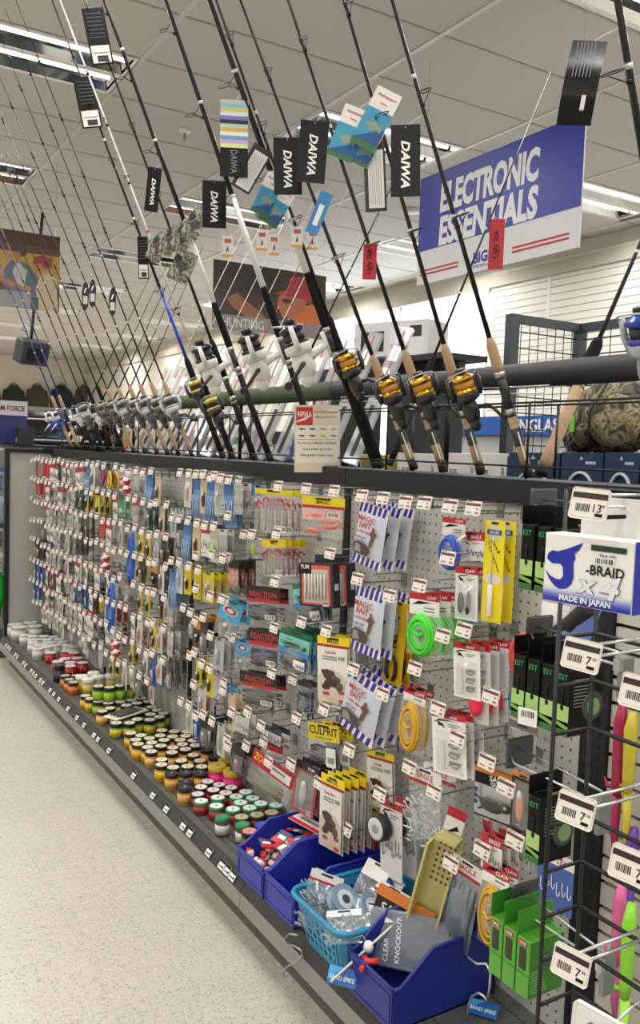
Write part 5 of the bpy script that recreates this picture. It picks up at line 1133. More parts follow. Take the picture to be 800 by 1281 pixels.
# green line boxes
def grn():
    w, h, d = .085, .105, .031; z1 = -.015; z0 = z1 - h; B = MB(); g = M('#55a233', .4); dk = M('#2c6a1f', .4)
    B.bbox(-w/2, w/2, -d/2, d/2, z0, z1, g, .0015); B.box(-w/2, w/2, -d/2, -d/2 + .0012, z1, .028, M('#3c8a2c', .4))
    S = MB(); x = w/2 + .0005; Xs = Matrix.Translation((x, 0, 0)) @ Matrix.Rotation(PI/2, 4, 'Z')
    S.bbox(-d*.26, d*.26, -.001, .0005, z0 + h*.48, z1 - h*.15, M('#2a2417', .3), .001, Xs); S.quad(-d*.32, d*.32, z1 - h*.11, z1 - h*.02, -.0006, M('#a43a2a', .4), Xs); S.text('LINE', h*.05, WHITE, 0, -.001, z1 - h*.065, X=Xs, maxw=d*.55)
    S.box(-d/2, d/2, -.0004, 0, z0 + h*.40, z0 + h*.415, dk, Xs)
    K = MB(); y = d/2 + .0005
    K.add([(w/2 - .002, y, z0 + .002), (-w/2 + .002, y, z0 + .002), (-w/2 + .002, y, z1 - .002), (w/2 - .002, y, z1 - .002)], [(0,1,2,3)], M('#357a28', .4))
    for k in range(9): K.add([(w*.45, y + .0004, z0 + h*(.1 + .045*k)), (w*.45 - w*(.5 - .03*k), y + .0004, z0 + h*(.1 + .045*k)), (w*.45 - w*(.5 - .03*k), y + .0004, z0 + h*(.115 + .045*k)), (w*.45, y + .0004, z0 + h*(.115 + .045*k))], [(0,1,2,3)], M('#8fc46c', .5))
    K.lathe([(.013, 0), (.013, .002)], M('#4a5a4c', .4), 12, X=Matrix.Translation((w*.0, y, z0 + h*.62)) @ Matrix.Rotation(-PI/2, 4, 'X'))
    return [('box', B.mesh('box')), ('side_print', S.mesh('side_print')), ('rear_print', K.mesh('rear_print'))]
GB = grn()
for k in range(3):
    t = thing('line_box', 'bright green line box with a dark side window on the wire rack', 'line box', (-.352, 1.105 - .034*k, .678), PI, 'bright green line boxes')
    for nm, me in GB: inst(me, nm, t)
# large white braid box on the top hook
jb = thing('braid_box', 'white and blue braided line box hanging on the top rack hook', 'line box', (-.555, .788, 1.437), AISLE + .14)
w, h, d = .136, .094, .040; z1 = -.042; z0 = z1 - h
b = MB(); b.bbox(-w/2, w/2, -d/2, d/2, z0, z1, M('#e9e9e6', .35), .0015); b.box(-w*.28, w/2, d/2 - .002, d/2, z1, .010, M('#d9d9d6', .4)); b.add([(-w*.02, d/2 - .0024, z1 + .022), (w*.22, d/2 - .0024, z1 + .026), (w*.22, d/2 - .0024, z1 + .031), (-w*.02, d/2 - .0024, z1 + .028)], [(0,1,2,3)], BLACK); b.build('box', jb)
b = MB(); y = -d/2 - .0008
BLUE = M('#1f2aa0', .35)
for k in range(6): b.quad(-w/2 + .001, w/2 - .001, z0 + .001 + h*.035*k, z0 + .001 + h*.035*(k+1), y, M(('#2430a4', '#3440ac', '#5a66bc', '#8790cc', '#b2b8dc', '#d5d8e8')[k], .35))
J = [(-.46,.62),(-.45,.70),(-.40,.75),(-.34,.74),(-.22,.80),(-.05,.91),(-.09,.80),(-.14,.74),(-.13,.66),(-.15,.62),(-.14,.40),(-.16,.30),(-.22,.22),(-.30,.20),(-.36,.24),(-.42,.32),(-.48,.46),(-.42,.38),(-.35,.34),(-.29,.34),(-.26,.40),(-.27,.52),(-.30,.57),(-.40,.56)]
b.poly([(w*x, z0 + h*z) for x, z in J], y - .0004, BLUE)
b.text('-BRAID', h*.14, BLACK, w*.205, y - .0008, z0 + h*.545, maxw=w*.54, bold=.02); b.text('x', h*.20, M('#5c5f74', .3), w*.0, y - .0010, z0 + h*.29, sx=1.2, slant=.2, bold=.05); b.text('4', h*.34, M('#5c5f74', .3), w*.24, y - .0010, z0 + h*.32, sx=1.3, slant=.25, bold=.05); b.text('x', h*.19, M('#dfe0e6', .3), w*.0, y - .0014, z0 + h*.292, sx=1.2, slant=.2, bold=.03); b.text('4', h*.33, M('#dfe0e6', .3), w*.238, y - .0014, z0 + h*.323, sx=1.3, slant=.25, bold=.03)
b.text('MADE IN JAPAN', h*.115, WHITE, 0, y - .0018, z0 + h*.08, maxw=w*.96, bold=.03); b.quad(w*.04, w*.42, z0 + h*.82, z0 + h*.90, y - .0006, M('#1c3a2c', .4)); b.text('150yds 135m', h*.05, DARK, w*.22, y - .0006, z0 + h*.76, maxw=w*.34); b.barcode(w*.08, w*.3, z0 + h*.63, z0 + h*.73, y - .0006)
for k in range(3): b.poly([(-w*.2 + .010*k, z1 + .020), (-w*.2 + .006 + .010*k, z1 + .030), (-w*.2 + .010 + .010*k, z1 + .030), (-w*.2 + .004 + .010*k, z1 + .020)], d/2 - .0026, BLACK)
b.add([(w/2 + .0006, -d/2, z0), (w/2 + .0006, d/2, z0), (w/2 + .0006, d/2, z1), (w/2 + .0006, -d/2, z1)], [(0,1,2,3)], BLUE); b.build('print', jb)
# grey plate and tags at the right edge, coloured tools behind the rack on the slat panel
def tool(px, py, X, L, hexc, label, tip='#c9c9c9', group=None, roll=0.0, sheath=None):
    p = atX(px, py, X); t = thing('fishing_tool', label, 'tool', p, AISLE, group)
    MB().tube([(0, 0, 0), (0, -.004, -L*.12), (.002, -.006, -L*.45), (0, -.004, -L*.55)], [.008, .014, .012, .009], M(hexc, .4), 8).build('handle', t)
    MB().tube([(0, -.002, -L*.55), (0, -.002, -L*.8), (.004, -.002, -L)], [.010, .008, .002], M(sheath or tip, .35), 6).build('blade', t)
    MB().tube([(0, -.004, -L*.50), (-.022, -.006, -L*.52), (-.03, -.006, -L*.47)], [.006, .005, .002], M(hexc, .4), 6).build('guard', t)
tool(778, 1105, -.08, .30, '#d8639a', 'pink handled fishing tool on the slat panel', sheath='#c75a8c')
tool(790, 1130, -.12, .34, '#8fd83a', 'lime green handled fillet knife on the slat panel', sheath='#a9e64c')
tool(779, 880, -.05, .34, '#a31f4a', 'crimson handled tool high on the slat panel', sheath='#a31f4a')
tool(792, 890, -.05, .30, '#c9b83a', 'mustard handled tool beside the crimson one', sheath='#cdbb3e')
tool(793, 1035, -.04, .22, '#6a3aa0', 'purple handled tool behind the lime green knife', sheath='#6a3aa0')
# ================================================================ rod rack on top of the unit
TZ = 1.4465
rr_ = thing('rod_rack', 'wire rod rack with a foam covered pipe along the top of the gondola', 'rod rack', (.06, 3.1, 1.444)); ro = Vector((.06, 3.1, 1.444))
def rp(path, name, r, m, n=6): return MB().tube([Vector(p) - ro for p in path], r, m, n).build(name, rr_)
PXX, PZ = .175, 1.712
rp([(PXX, .3, PZ), (PXX, 2.62, PZ)], 'foam_pipe', .033, M('#26272b', .6), 16); rp([(PXX, 2.62, PZ), (PXX, 5.85, PZ)], 'foam_pipe', .034, M('#48553a', .75), 16)
for (x, z) in ((.03, 1.475), (.03, 1.628), (.125, 1.628)): rp([(x, .3, z), (x, 5.85, z)], 'rack_wire', .0028, BLACKWIRE)
for y in (.95, 1.52, 2.1, 2.62, 3.2, 3.75, 4.3, 4.85, 5.4, 5.8): rp([(.03, y, 1.4455), (.03, y, 1.628), (.125, y, 1.628), (.125, y, 1.4455)], 'rack_frame', .0032, BLACKWIRE)
for y in (.6, 2.0, 3.4, 4.8): rp([(PXX, y, 1.4455), (PXX, y, PZ)], 'pipe_post', .008, BLACKWIRE)
for (y0, y1) in ((1.45, 1.75), (2.05, 2.35)): rp([(.02, y0, 1.665), (.02, y1, 1.668), (.04, y1 + .02, 1.655), (.04, y0 + .04, 1.65)], 'slot_wire', .0022, STEEL)

def pl_pt(px, py, xb, lean): return atPlane(px, py, Vector((xb, 0, TZ)), Vector((1, 0, -lean)))
REELS = {}
def reel_parts(body, spool, rotor, crank, size=1.0):
    key = (body, spool, rotor, crank, size)
    if key in REELS: return REELS[key]
    s = size
    B = MB(); m = M(body, .35)   # axis of the spool is +z, reel hangs on -y
    B.tube([(0, -.004, -.028*s), (0, -.006, .028*s)], [.004*s, .006*s], m, 6); B.tube([(0, -.004, 0), (0, -.03*s, -.006*s), (0, -.055*s, -.012*s)], [.007*s, .008*s, .014*s], m, 8)
    B.ball((0, -.062*s, -.022*s), (.019*s, .024*s, .034*s), m, 12); B.ball((0, -.066*s, -.050*s), (.013*s, .016*s, .02*s), m, 10)
    R = MB(); R.lathe([(.016*s, -.002*s), (.027*s, .004*s), (.028*s, .018*s), (.025*s, .022*s)], M(rotor, .3), 16, X=Matrix.Translation((0, -.062*s, 0)))
    for k in (-1, 1): R.tube([(k*.028*s, -.062*s, .008*s), (k*.035*s, -.062*s, .03*s), (k*.034*s, -.062*s, .058*s)], [.007*s, .006*s, .005*s], M(rotor, .3), 7)
    S = MB(); X = Matrix.Translation((0, -.062*s, .02*s)); S.lathe([(.026*s, 0), (.027*s, .003*s), (.027*s, .006*s), (.021*s, .009*s), (.021*s, .026*s), (.0275*s, .030*s), (.0275*s, .034*s), (.022*s, .037*s), (.012*s, .044*s)], M(spool, .25, 1.0 if spool == '#c9982e' else .2), 18, X=X)
    L = MB(); L.lathe([(.0222*s, .010*s), (.0222*s, .025*s)], M('#2b2b2e' if spool != '#c9982e' else '#b8862a', .5), 18, X=X); L.lathe([(.012*s, .044*s), (.012*s, .052*s), (.010*s, .054*s)], M('#1b1b1d', .4), 12, X=X)
    W2 = MB(); W2.tube([(.035*s*math.cos(a), -.062*s - .036*s*math.sin(a), .058*s + .012*s*math.sin(a)) for a in [PI*i/8 for i in range(9)]], .0016*s, STEEL, 5)
    C = MB(); mc = M(crank, .4); C.tube([(.015*s, -.062*s, -.02*s), (.035*s, -.062*s, -.02*s), (.046*s, -.075*s, -.03*s), (.052*s, -.10*s, -.05*s)], [.005*s, .005*s, .004*s, .0035*s], mc, 6); C.tube([(.05*s, -.10*s, -.05*s), (.075*s, -.104*s, -.052*s)], [.005*s, .009*s], M('#1b1b1d', .5), 8)
    REELS[key] = [(n, b.mesh(n)) for n, b in (('reel', B), ('rotor', R), ('spool', S), ('line', L), ('bail_wire', W2), ('crank', C))]; return REELS[key]
ROD_ME = {}; RODS = []
def guide_me(r):
    g = MB(); g.tube([(r*math.cos(a), -.004 - r*1.9 + r*math.sin(a), .010) for a in [2*PI*i/12 for i in range(12)]], .0013, M('#2a2a2c', .3, .5), 5, closed=True)
    for s in (-1, 1): g.tube([(0, -.002, -.012), (s*r*.8, -.004 - r*1.2, .008)], .0011, BLACKWIRE, 4)
    g.tube([(0, -.002, .022), (0, -.003 - r, .012)], .0011, BLACKWIRE, 4); g.lathe([(.0055, -.014), (.0055, -.006)], BLACK, 6)
    return g.mesh('guide')
def rod(lo, up, label, style, reel=None, xb=.10, lean=-.4, L=2.1, rdir=None, group=None, cat='fishing rod', pb=None, r0=.0065):
    A, Bq = pl_pt(lo[0], lo[1], xb, lean), pl_pt(up[0], up[1], xb, lean); d = (Bq - A).normalized()
    O = A + d*((TZ + .002 - A.z)/d.z); L = min(L, (CEIL - .06 - O.z)/d.z)
    g = Vector(rdir or (-.45, -.89, 0)); xa = (-g).cross(d); X = basis(O, xa, d)
    t = thing('fishing_rod', label, cat, group=group, X=X)
    st = dict(bat=dict(h=.44, seat=.34, butt='bat', fore='eva', bl='#2a2a2c', low=None), cork=dict(h=.36, seat=.21, butt='cork', fore='cork', bl='#1b1a1c', low=None), surf=dict(h=.64, seat=.41, butt='eva', fore='eva', bl='#161618', low=('#d9d8d4', .30)), eva=dict(h=.50, seat=.30, butt='eva', fore='eva', bl='#18181a', low=None),
              thin=dict(h=.37, seat=.22, butt='cork', fore='cork', bl='#1d1c1e', low=None), thinblack=dict(h=.40, seat=.22, butt='eva', fore='eva', bl='#232226', low=None), blue=dict(h=.37, seat=.22, butt='cork', fore='cork', bl='#2a3f94', low=None),
              white=dict(h=.36, seat=.2, butt='eva', fore='eva', bl='#d2d0ca', low=None), bluelow=dict(h=.45, seat=.28, butt='eva', fore='eva', bl='#18181a', low=('#2433a8', .30)), red=dict(h=.36, seat=.2, butt='eva', fore='eva', bl='#b3222e', low=None), grey=dict(h=.40, seat=.22, butt='eva', fore='eva', bl='#77736c', low=None))[style]
    key = (style, round(L, 1), r0)
    if key not in ROD_ME:
        H = MB(); cm = CORK if st['butt'] in ('cork', 'bat') else M('#121214', .8, spec=.2); k = (1.0 if r0 > .005 else .85) * (1.45 if style == 'bat' else 1)
        H.lathe([(.010*k, 0), (.0135*k, .004), (.0135*k, .02), (.0118*k, .024)], M('#1a1a1b', .6), 10); H.lathe([(.0122*k, .024), (.0128*k, .05), (.0115*k, st['seat'] - .05)], cm, 10)
        f0 = st['h'] - .085 if style in ('cork', 'bat', 'thin', 'blue') else st['seat'] + .05
        F = MB(); F.lathe([(.0125*k, f0), (.0138*k, f0 + .012), (.0125*k, st['h'] - .02), (.0085*k, st['h'])], cm if st['fore'] == 'cork' else M('#121214', .8, spec=.2), 10)
        S = MB(); S.lathe([(.0115*k, st['seat'] - .05), (.0115*k, f0)], M('#222326', .35), 10)
        for z in (-.046, f0 - st['seat'] - .016): S.lathe([(.0135*k, st['seat'] + z), (.0135*k, st['seat'] + z + .016)], M('#a9a9a6', .3, .8), 10)
        B = MB(); z = st['h'] - .01; ra = r0; zz = z
        if st['low']:
            B.lathe([(ra*1.15, z), (ra, z + st['low'][1])], M(st['low'][0], .3), 7); zz = z + st['low'][1]
        B.lathe([(ra, zz), (ra*.62, (zz + L)/2), (ra*.28, L)], M(st['bl'], .3), 7)
        for q in (zz, zz + .3, zz + .62): 
            rq = ra*(1 - .5*(q - zz)/max(.1, L - zz)) + .0006; B.lathe([(rq, q), (rq, q + .010)], M('#c9c7c0', .4) if style != 'white' else M('#a83038', .4), 7)
        pr = MB()
        if style in ('cork',): pr.lathe([(.0124*k, .03), (.0124*k, .13)], M('#1a1a1c', .5), 10); pr.box(-.002, .002, -.0130*k, -.0124*k, .04, .12, WHITE)
        else: pr.lathe([(.0124*k, st['seat'] - .06), (.0124*k, st['seat'] - .05)], M('#8f8d88', .4), 8)
        ROD_ME[key] = [(n, b.mesh(n)) for n, b in (('butt_grip', H), ('fore_grip', F), ('reel_seat', S), ('blank', B), ('grip_wrap', pr))]
    for n, me in ROD_ME[key]: inst(me, n, t)
    zs = [st['h'] + q for q in ((.28, .56, .82, 1.05, 1.25) if r0 > .005 else (.2, .45, .7, .95, 1.2, 1.45))]
    for i, z in enumerate(zs):
        rg = max(.004, (.022 if r0 > .005 else .010) * (1 - .2*i)); k2 = ('g', round(rg, 3))
        if k2 not in ROD_ME: ROD_ME[k2] = guide_me(rg)
        if z < L - .02 and lean < 0: inst(ROD_ME[k2], 'guide', t, (0, -r0*.7, z))
    if reel:
        ps = reel_parts(*reel); rb = inst(ps[0][1], 'reel', t, (0, -.010, st['seat']))
        for n, me in ps[1:]: inst(me, n, rb)
    RODS.append((O, d, L)); return t, O, d
GR = ('#1c1c1f', '#c9982e', '#26262a', '#2a2a2d', 1.15); WR = ('#d9d8d3', '#23232a', '#dcdbd6', '#2a2a2d', 1.5); SR = ('#54565a', '#9a9ca0', '#c4c6c8', '#3a3a3d', 1.2); BR = ('#2f4fa8', '#c2c6ca', '#dadcdf', '#dcdcdc', 1.0); TR = ('#4a4038', '#9a9088', '#5a5450', '#b9b4ac', 1.15); KR = ('#232427', '#b9a24a', '#34353a', '#3a3a3d', 1.15)
CAMD = (-.45, -.89, 0); LEFT = (-.86, .51, 0)
S_ = 'spinning rods with gold reels'
rod((660,591), (490,0), 'cork handled rod without a reel, next to the tan bat shaped cork handle', 'cork', None, L=2.0)
rod((602,593), (430,0), 'cork handled rod with black and gold reel, next to the reelless rod', 'cork', GR, rdir=CAMD, group=S_)
rod((555,590), (360,0), 'cork handled rod with black and gold reel, second from the reelless rod', 'cork', GR, rdir=CAMD, group=S_)
rod((517,584), (300,0), 'cork handled rod with black and gold reel, third from the reelless rod', 'cork', GR, rdir=CAMD, group=S_, L=2.2)
rod((476,583), (270,0), 'black grip rod with a black and gold spinning reel, behind the white surf rod', 'eva', GR, rdir=CAMD, L=2.2, r0=.006)
V_ = 'white surf rods with white reels'
rod((449,525), (262,0), 'thick surf rod with a large white reel, nearest the gold reels', 'surf', WR, xb=.085, rdir=LEFT, group=V_, L=2.4, r0=.0095)
rod((403,577), (207,0), 'thick surf rod with a large white reel, passing behind the paper notice', 'surf', WR, rdir=LEFT, group=V_, L=2.4, r0=.009)
rod((339,577), (130,0), 'thick surf rod with a large white reel, nearest the blue blank rod', 'surf', WR, rdir=LEFT, group=V_, L=2.4, r0=.009)
rod((320,578), (107,0), 'slim black rod with folded grips, right of the thin white rod', 'eva', None, L=2.4, r0=.0065)
rod((292,575), (75,0), 'thin white blank rod with black bands', 'white', KR, rdir=CAMD, L=2.4, r0=.0065)
rod((280,575), (65,0), 'black rod with a bright blue lower blank', 'bluelow', KR, rdir=CAMD, L=2.4, r0=.0065)
thin_low = [(236,564),(221,565),(209,564),(192,561),(179,562),(166,562)]
rod((800,170), (772,0), 'black rod at the near end of the rack with a white and blue reel', 'eva', ('#8f9296', '#2a3f94', '#a9acb0', '#3a3c40', 1.25), rdir=(-.98, -.1, 0), L=2.2, r0=.008, xb=.08)
T_ = 'slim cork rods with small reels'
for i, (lo, up) in enumerate([((238,564),(97,200)), ((222,565),(80,200)), ((208,564),(62,200)), ((194,561),(43,200)), ((180,562),(25,200)), ((166,562),(12,200))]):
    rod(lo, up, 'slim cork handled rod with a small silver reel', 'thin', (SR, TR)[i % 2], rdir=CAMD, group=T_, L=2.1, r0=.0042)
for i, (lo, up) in enumerate([((154,563),(5,200)), ((140,561),(-5,205)), ((128,560),(-14,210))]):
    rod(lo, up, 'slim black grip rod with a small reel', 'thinblack', (TR, WR[:4] + (.95,), SR)[i], rdir=CAMD, group='slim black grip rods', L=2.1, r0=.0042)
rod((116,559), (-22,230), 'grey blank rod between black grip rods', 'grey', WR[:4] + (.95,), rdir=CAMD, L=2.1, r0=.0045)
for (lo, up) in [((97,557),(0,300)), ((88,556),(-12,300))]:
    rod(lo, up, 'royal blue rod with cork grips and a blue and silver reel', 'blue', BR, rdir=LEFT, group='royal blue rods', L=2.1, r0=.005)
# rods of the far side, leaning the other way
FX, FL = .50, .5
N_ = 'thin white rods on the far side'
for (tx, ty) in [(384,127),(407,117),(431,123),(459,116),(500,103)]:
    rod((tx - .49*300, ty + 300), (tx, ty), 'thin white rod leaning away on the far side', 'white', None, FX, FL, 1.85, (.8, .3, 0), N_, r0=.0045)
rod((487 - .49*300, 401), (487, 101), 'thin red rod leaning away among the white ones', 'red', None, FX, FL, 1.8, (.8, .3, 0), r0=.0042)
rod((412,390), (605,0), 'black rod leaning away, crossing the gold reel rods', 'eva', None, FX, FL, 1.95, (.8, .3, 0), r0=.0065)
rod((555,415), (725,0), 'black and red rod leaning away across the blue sign', 'eva', None, FX, FL, 1.95, (.8, .3, 0), r0=.006)
rod((677,591), (800,305), 'rod with a bare tan cork grip leaning away over the gondola end', 'bat', None, .30, FL, 1.6, (.8, .3, 0), r0=.007)
for (lo, up) in [((114,496),(215,290)), ((128,500),(228,290)), ((142,500),(240,288)), ((156,500),(252,285)), ((170,500),(262,290))]:
    rod(lo, up, 'slim black rod leaning away on the far side', 'thinblack', None, .30, FL, 1.7, (.8, .3, 0), 'slim black far side rods', r0=.006)
# clear packaged rod sleeves standing behind the green pipe
sl = MB(); sl.box(-.032, .032, -.010, .010, 0, .62, clear('rod_sleeve', '#d4d4d4', .4, .1)); sl.box(-.009, .009, -.012, -.010, .03, .26, M('#26262a', .5)); sl.box(-.02, .02, -.0125, -.010, .46, .53, WHITE); sl.box(-.003, .003, -.0125, -.010, .28, .60, M('#b34a50', .5)); sl = sl.mesh('rod_sleeve')
for i in range(14):
    y = 2.9 + i*.205; d = Vector((.46, .02*(i % 3), 1)).normalized(); X = basis((.42, y, 1.447), (.5, -.86, 0), d); o = inst(sl, 'rod_sleeve', None, X=X); tag(o, 'clear plastic rod sleeve with a white label behind the green pipe', 'rod sleeve', 'clear rod sleeves')

# ---------------- hang tags on the rods

def snap(px, py):
    r = ray(px, py).normalized(); best = None
    for (O, d, L) in RODS:
        w0 = CPOS - O; bq = r.dot(d); den = 1 - bq*bq
        if den < 1e-6: continue
        t = (bq*d.dot(w0) - r.dot(w0))/den; s = max(0.1, min(L, (d.dot(w0) - bq*r.dot(w0))/den)); Q = O + d*s; t = (Q - CPOS).dot(r); e = (Q - (CPOS + r*t)).length
        if best is None or e < best[0]: best = (e, CPOS + r*t, Q)
    return best
def htag(px, py, w_px, h_px, name, label, fn, xb=.085, lean=-.4, rz=None, roll=0.0, group=None, X=None):
    e_, pr_, Q = snap(px, py - h_px/2 - 3); p = CPOS + (pl_pt(px, py - h_px/2, xb, lean) - CPOS).normalized()*((pr_ - CPOS).length - .012)
    q = proj(p); f = Vector((CPOS.x - p.x, CPOS.y - p.y, 0)).normalized(); th = math.atan2(f.x, -f.y) if rz is None else rz
    r = Vector((math.cos(th), math.sin(th), 0)); w = w_px/(FPX*(r.dot(CR) - r.dot(CF)*(q[0]-400)/FPX)/q[2]); h = h_px*q[2]/FPX
    t = thing(name, label, 'hang tag', group=group, X=Matrix.Translation(p) @ Matrix.Rotation(th, 4, 'Z') @ Matrix.Rotation(roll, 4, 'Y'))
    for n, b in fn(w, h): b.build(n, t)
    Qi = t.matrix_world.inverted() @ Q if False else (Matrix.Translation(p) @ Matrix.Rotation(th, 4, 'Z') @ Matrix.Rotation(roll, 4, 'Y')).inverted() @ Q
    MB().tube([(0, 0, -.006), Vector((0, 0, -.006)).lerp(Qi, .5) + Vector((0, 0, .004)), Qi], .0007, WHITE, 4).build('string', t); return t
def daiwa(w, h):
    C = MB(); C.box(-w/2, w/2, -.0006, .0006, -h, 0, M('#0c0c0e', .3, spec=.3)); T = MB(); T.text('DAIWA', w*.30, WHITE, 0, -.0012, -h*.54, rot=PI/2, sx=1.45, slant=.25, bold=.03, maxw=h*.66); T.poly([(.0022*math.cos(a), -.006 + .0022*math.sin(a)) for a in [i*PI/4 for i in range(8)]], -.0012, M('#8a8a8a', .5)); return [('card', C), ('lettering', T)]
def holo(w, h):
    C = MB(); C.box(-w/2, w/2, -.0006, .0006, -h, -h*.62, M('#0e0e10', .3, spec=.3)); cols = ['#c9c6cf', '#8fc9d8', '#d9cf7a', '#e6e6e6', '#7f86c9', '#3a3a48', '#b6d6c0', '#d8b46a', '#e9e9ee', '#6fa3c8', '#c9a9d0', '#d6e29a']
    for i, c in enumerate(cols): C.box(-w/2, w/2, -.0006, .0006, -h*.62*(i+1)/12, -h*.62*i/12, M(c, .25, .4))
    T = MB(); T.text('DAIWA', w*.24, M('#8a8a90', .4), 0, -.0012, -h*.8, rot=PI/2, maxw=h*.3); return [('card', C), ('lettering', T)]
def backtag(w, h):
    C = MB(); C.box(-w/2, w/2, -.0006, .0006, -h, 0, M('#1a1a1c', .3)); T = MB(); T.bbox(-w*.32, w*.40, -.001, -.0006, -h*.95, -h*.12, M('#d8d6d2', .5), .0002)
    for k in range(6): T.box(-w*.24 + w*.1*k, -w*.22 + w*.1*k, -.0014, -.001, -h*.9, -h*.2, GREYTXT)
    return [('card', C), ('lettering', T)]
def longtag(w, h):
    C = MB(); C.box(-w/2, w/2, -.0006, .0006, -h, 0, M('#0f0f11', .4, spec=.25)); T = MB(); T.quad(-w*.42, w*.42, -h*.97, -h*.66, -.001, M('#cfccc5', .5)); T.quad(-w*.2, w*.3, -h*.95, -h*.84, -.0013, DARK); T.box(-w*.35, w*.35, -.0014, -.001, -h*.8, -h*.78, GREYTXT)
    for k in range(7): T.box(-w*.35, w*.35, -.0011, -.0006, -h*(.1 + .07*k), -h*(.09 + .07*k), M('#55555a', .5))
    return [('card', C), ('lettering', T)]
def curltag(w, h):
    C = MB(); n = 8; vs_ = []; 
    for i in range(n+1):
        v = i/n; y = -.03*math.sin(v*2.6)
        vs_ += [(-w/2, y, -h*v), (w/2, y - .008*v, -h*v)]
    C.add(vs_, [(2*i, 2*i+2, 2*i+3, 2*i+1) for i in range(n)], M('#0e0e10', .25, spec=.35), None, True); T = MB()
    for k in range(6): T.box(-w*.3 + w*.1*k, -w*.28 + w*.1*k, -.036, -.035, -h*.5, -h*.12, M('#8d8d90', .5))
    T.box(w*.1, w*.22, -.036, -.030, -h*.86, -h*.7, M('#c9c9cc', .5)); return [('card', C), ('lettering', T)]
def ugly(w, h):
    C = MB(); C.box(-w/2, w/2, -.0006, .0006, -h, 0, M('#b3202c', .4)); T = MB(); T.text('Ugly Stik', w*.5, BLACK, 0, -.0012, -h*.5, rot=-PI/2, maxw=h*.85); return [('card', C), ('lettering', T)]
def shake(w, h):
    C = MB(); C.box(-w/2, w/2, -.0006, .0006, -h, 0, M('#dfdcd6', .4)); T = MB(); T.quad(-w/2, w/2, -h*.9, -h*.35, -.001, M('#3b93b8', .4)); T.poly([(-w/2, -h*.9), (w/2, -h*.9), (w/2, -h*.6)], -.0013, M('#1f4f8c', .4)); T.quad(-w/2, w/2, -h, -h*.9, -.001, M('#2f6a38', .4))
    T.poly([(-w*.3, -h*.62), (0, -h*.52), (w*.26, -h*.6), (w*.36, -h*.5), (w*.36, -h*.7), (w*.2, -h*.66), (0, -h*.72)], -.0016, M('#8a9a88', .4)); T.text('Shakespeare', w*.14, RED, 0, -.0014, -h*.12, maxw=w*.86, slant=.2); T.text('fishing', w*.1, RED, 0, -.0014, -h*.24); return [('card', C), ('lettering', T)]
def camo(w, h):
    C = MB(); C.box(-w/2, w/2, -.0006, .0006, -h, 0, camo_mat('camo_print', 40, ('#3a3a30', '#6a675a', '#a5a294', '#55604a'))); T = MB(); T.poly([(-w*.3, -h*.5), (0, -h*.35), (w*.3, -h*.5), (0, -h*.7)], -.0012, M('#3a3f44', .5)); return [('card', C), ('lettering', T)]
def mini(w, h):
    C = MB(); C.box(-w/2, w/2, -.0006, .0006, -h, 0, M('#dcd8d2', .5)); T = MB(); T.quad(-w/2, w/2, -h, -h*.88, -.001, M('#d9a03a', .5)); T.quad(-w*.3, w*.3, -h*.35, -h*.15, -.001, M('#b85a55', .5)); T.poly([(-w*.15, -h*.8), (0, -h*.45), (w*.12, -h*.8), (0, -h*.7)], -.0012, DARK); return [('card', C), ('lettering', T)]
def dart(w, h):
    C = MB(); C.prism([(0, -h), (w*.4, -h*.86), (w/2, -h*.35), (w*.3, -h*.08), (0, 0), (-w*.3, -h*.08), (-w/2, -h*.35), (-w*.4, -h*.86)], -.0006, .0006, M('#232427', .4)); T = MB(); T.quad(-w*.3, w*.3, -h*.78, -h*.5, -.001, M('#c9c6be', .5)); T.poly([(-w*.1, -h*.42), (w*.2, -h*.2), (-w*.05, -h*.25), (-w*.2, -h*.38)], -.001, WHITE); return [('card', C), ('lettering', T)]
GD = 'black lettered rod tags'
for (x, y, w, h, rl) in ((507,200,37,88,-.04), (394,189,36,76,.05), (359,207,35,70,-.05), (268,255,30,58,-.02), (194,237,17,54,.08)): htag(x, y, w, h, 'rod_tag', 'glossy black rod tag with white sideways lettering', daiwa, roll=rl, group=GD, xb=.075)
htag(293, 172, 35, 94, 'rod_tag', 'shimmering striped rod tag with a black lower third', holo, roll=-.02, xb=.075)
htag(467, 220, 27, 86, 'rod_tag', 'black rod tag with a white text panel', backtag, roll=-.08, xb=.09)
htag(738, 105, 44, 108, 'rod_tag', 'curled black rod tag hanging before the blue sign', curltag, roll=.14, xb=.07)
htag(115, 44, 28, 68, 'rod_tag', 'tall black rod tag with bar code, the upper of two', longtag, roll=-.22, xb=.075); htag(103, 127, 26, 62, 'rod_tag', 'tall black rod tag with bar code, the lower of two', longtag, roll=-.22, xb=.075)
htag(178, 322, 13, 52, 'rod_tag', 'narrow black rod tag beside a white slip', longtag, roll=-.05, xb=.09)
htag(330, 215, 26, 60, 'rod_tag', 'white text slip tilted behind the black tags', backtag, roll=.5, xb=.095)
htag(622, 305, 19, 62, 'rod_tag', 'red rod tag with black script before the blue sign', ugly, xb=FX - .01, lean=FL); htag(463, 327, 17, 44, 'rod_tag', 'red rod tag with black script beside the window', ugly, xb=FX - .01, lean=FL)
for (x, y, w, h, rl) in ((448,168,34,66,.35), (488,152,34,76,.45), (470,185,26,50,.45), (346,246,24,54,.4), (360,262,24,50,.5)): htag(x, y, w, h, 'rod_tag', 'teal and white fish picture card on the far side rods', shake, roll=rl, xb=FX - .02, lean=FL, group='fish picture cards')
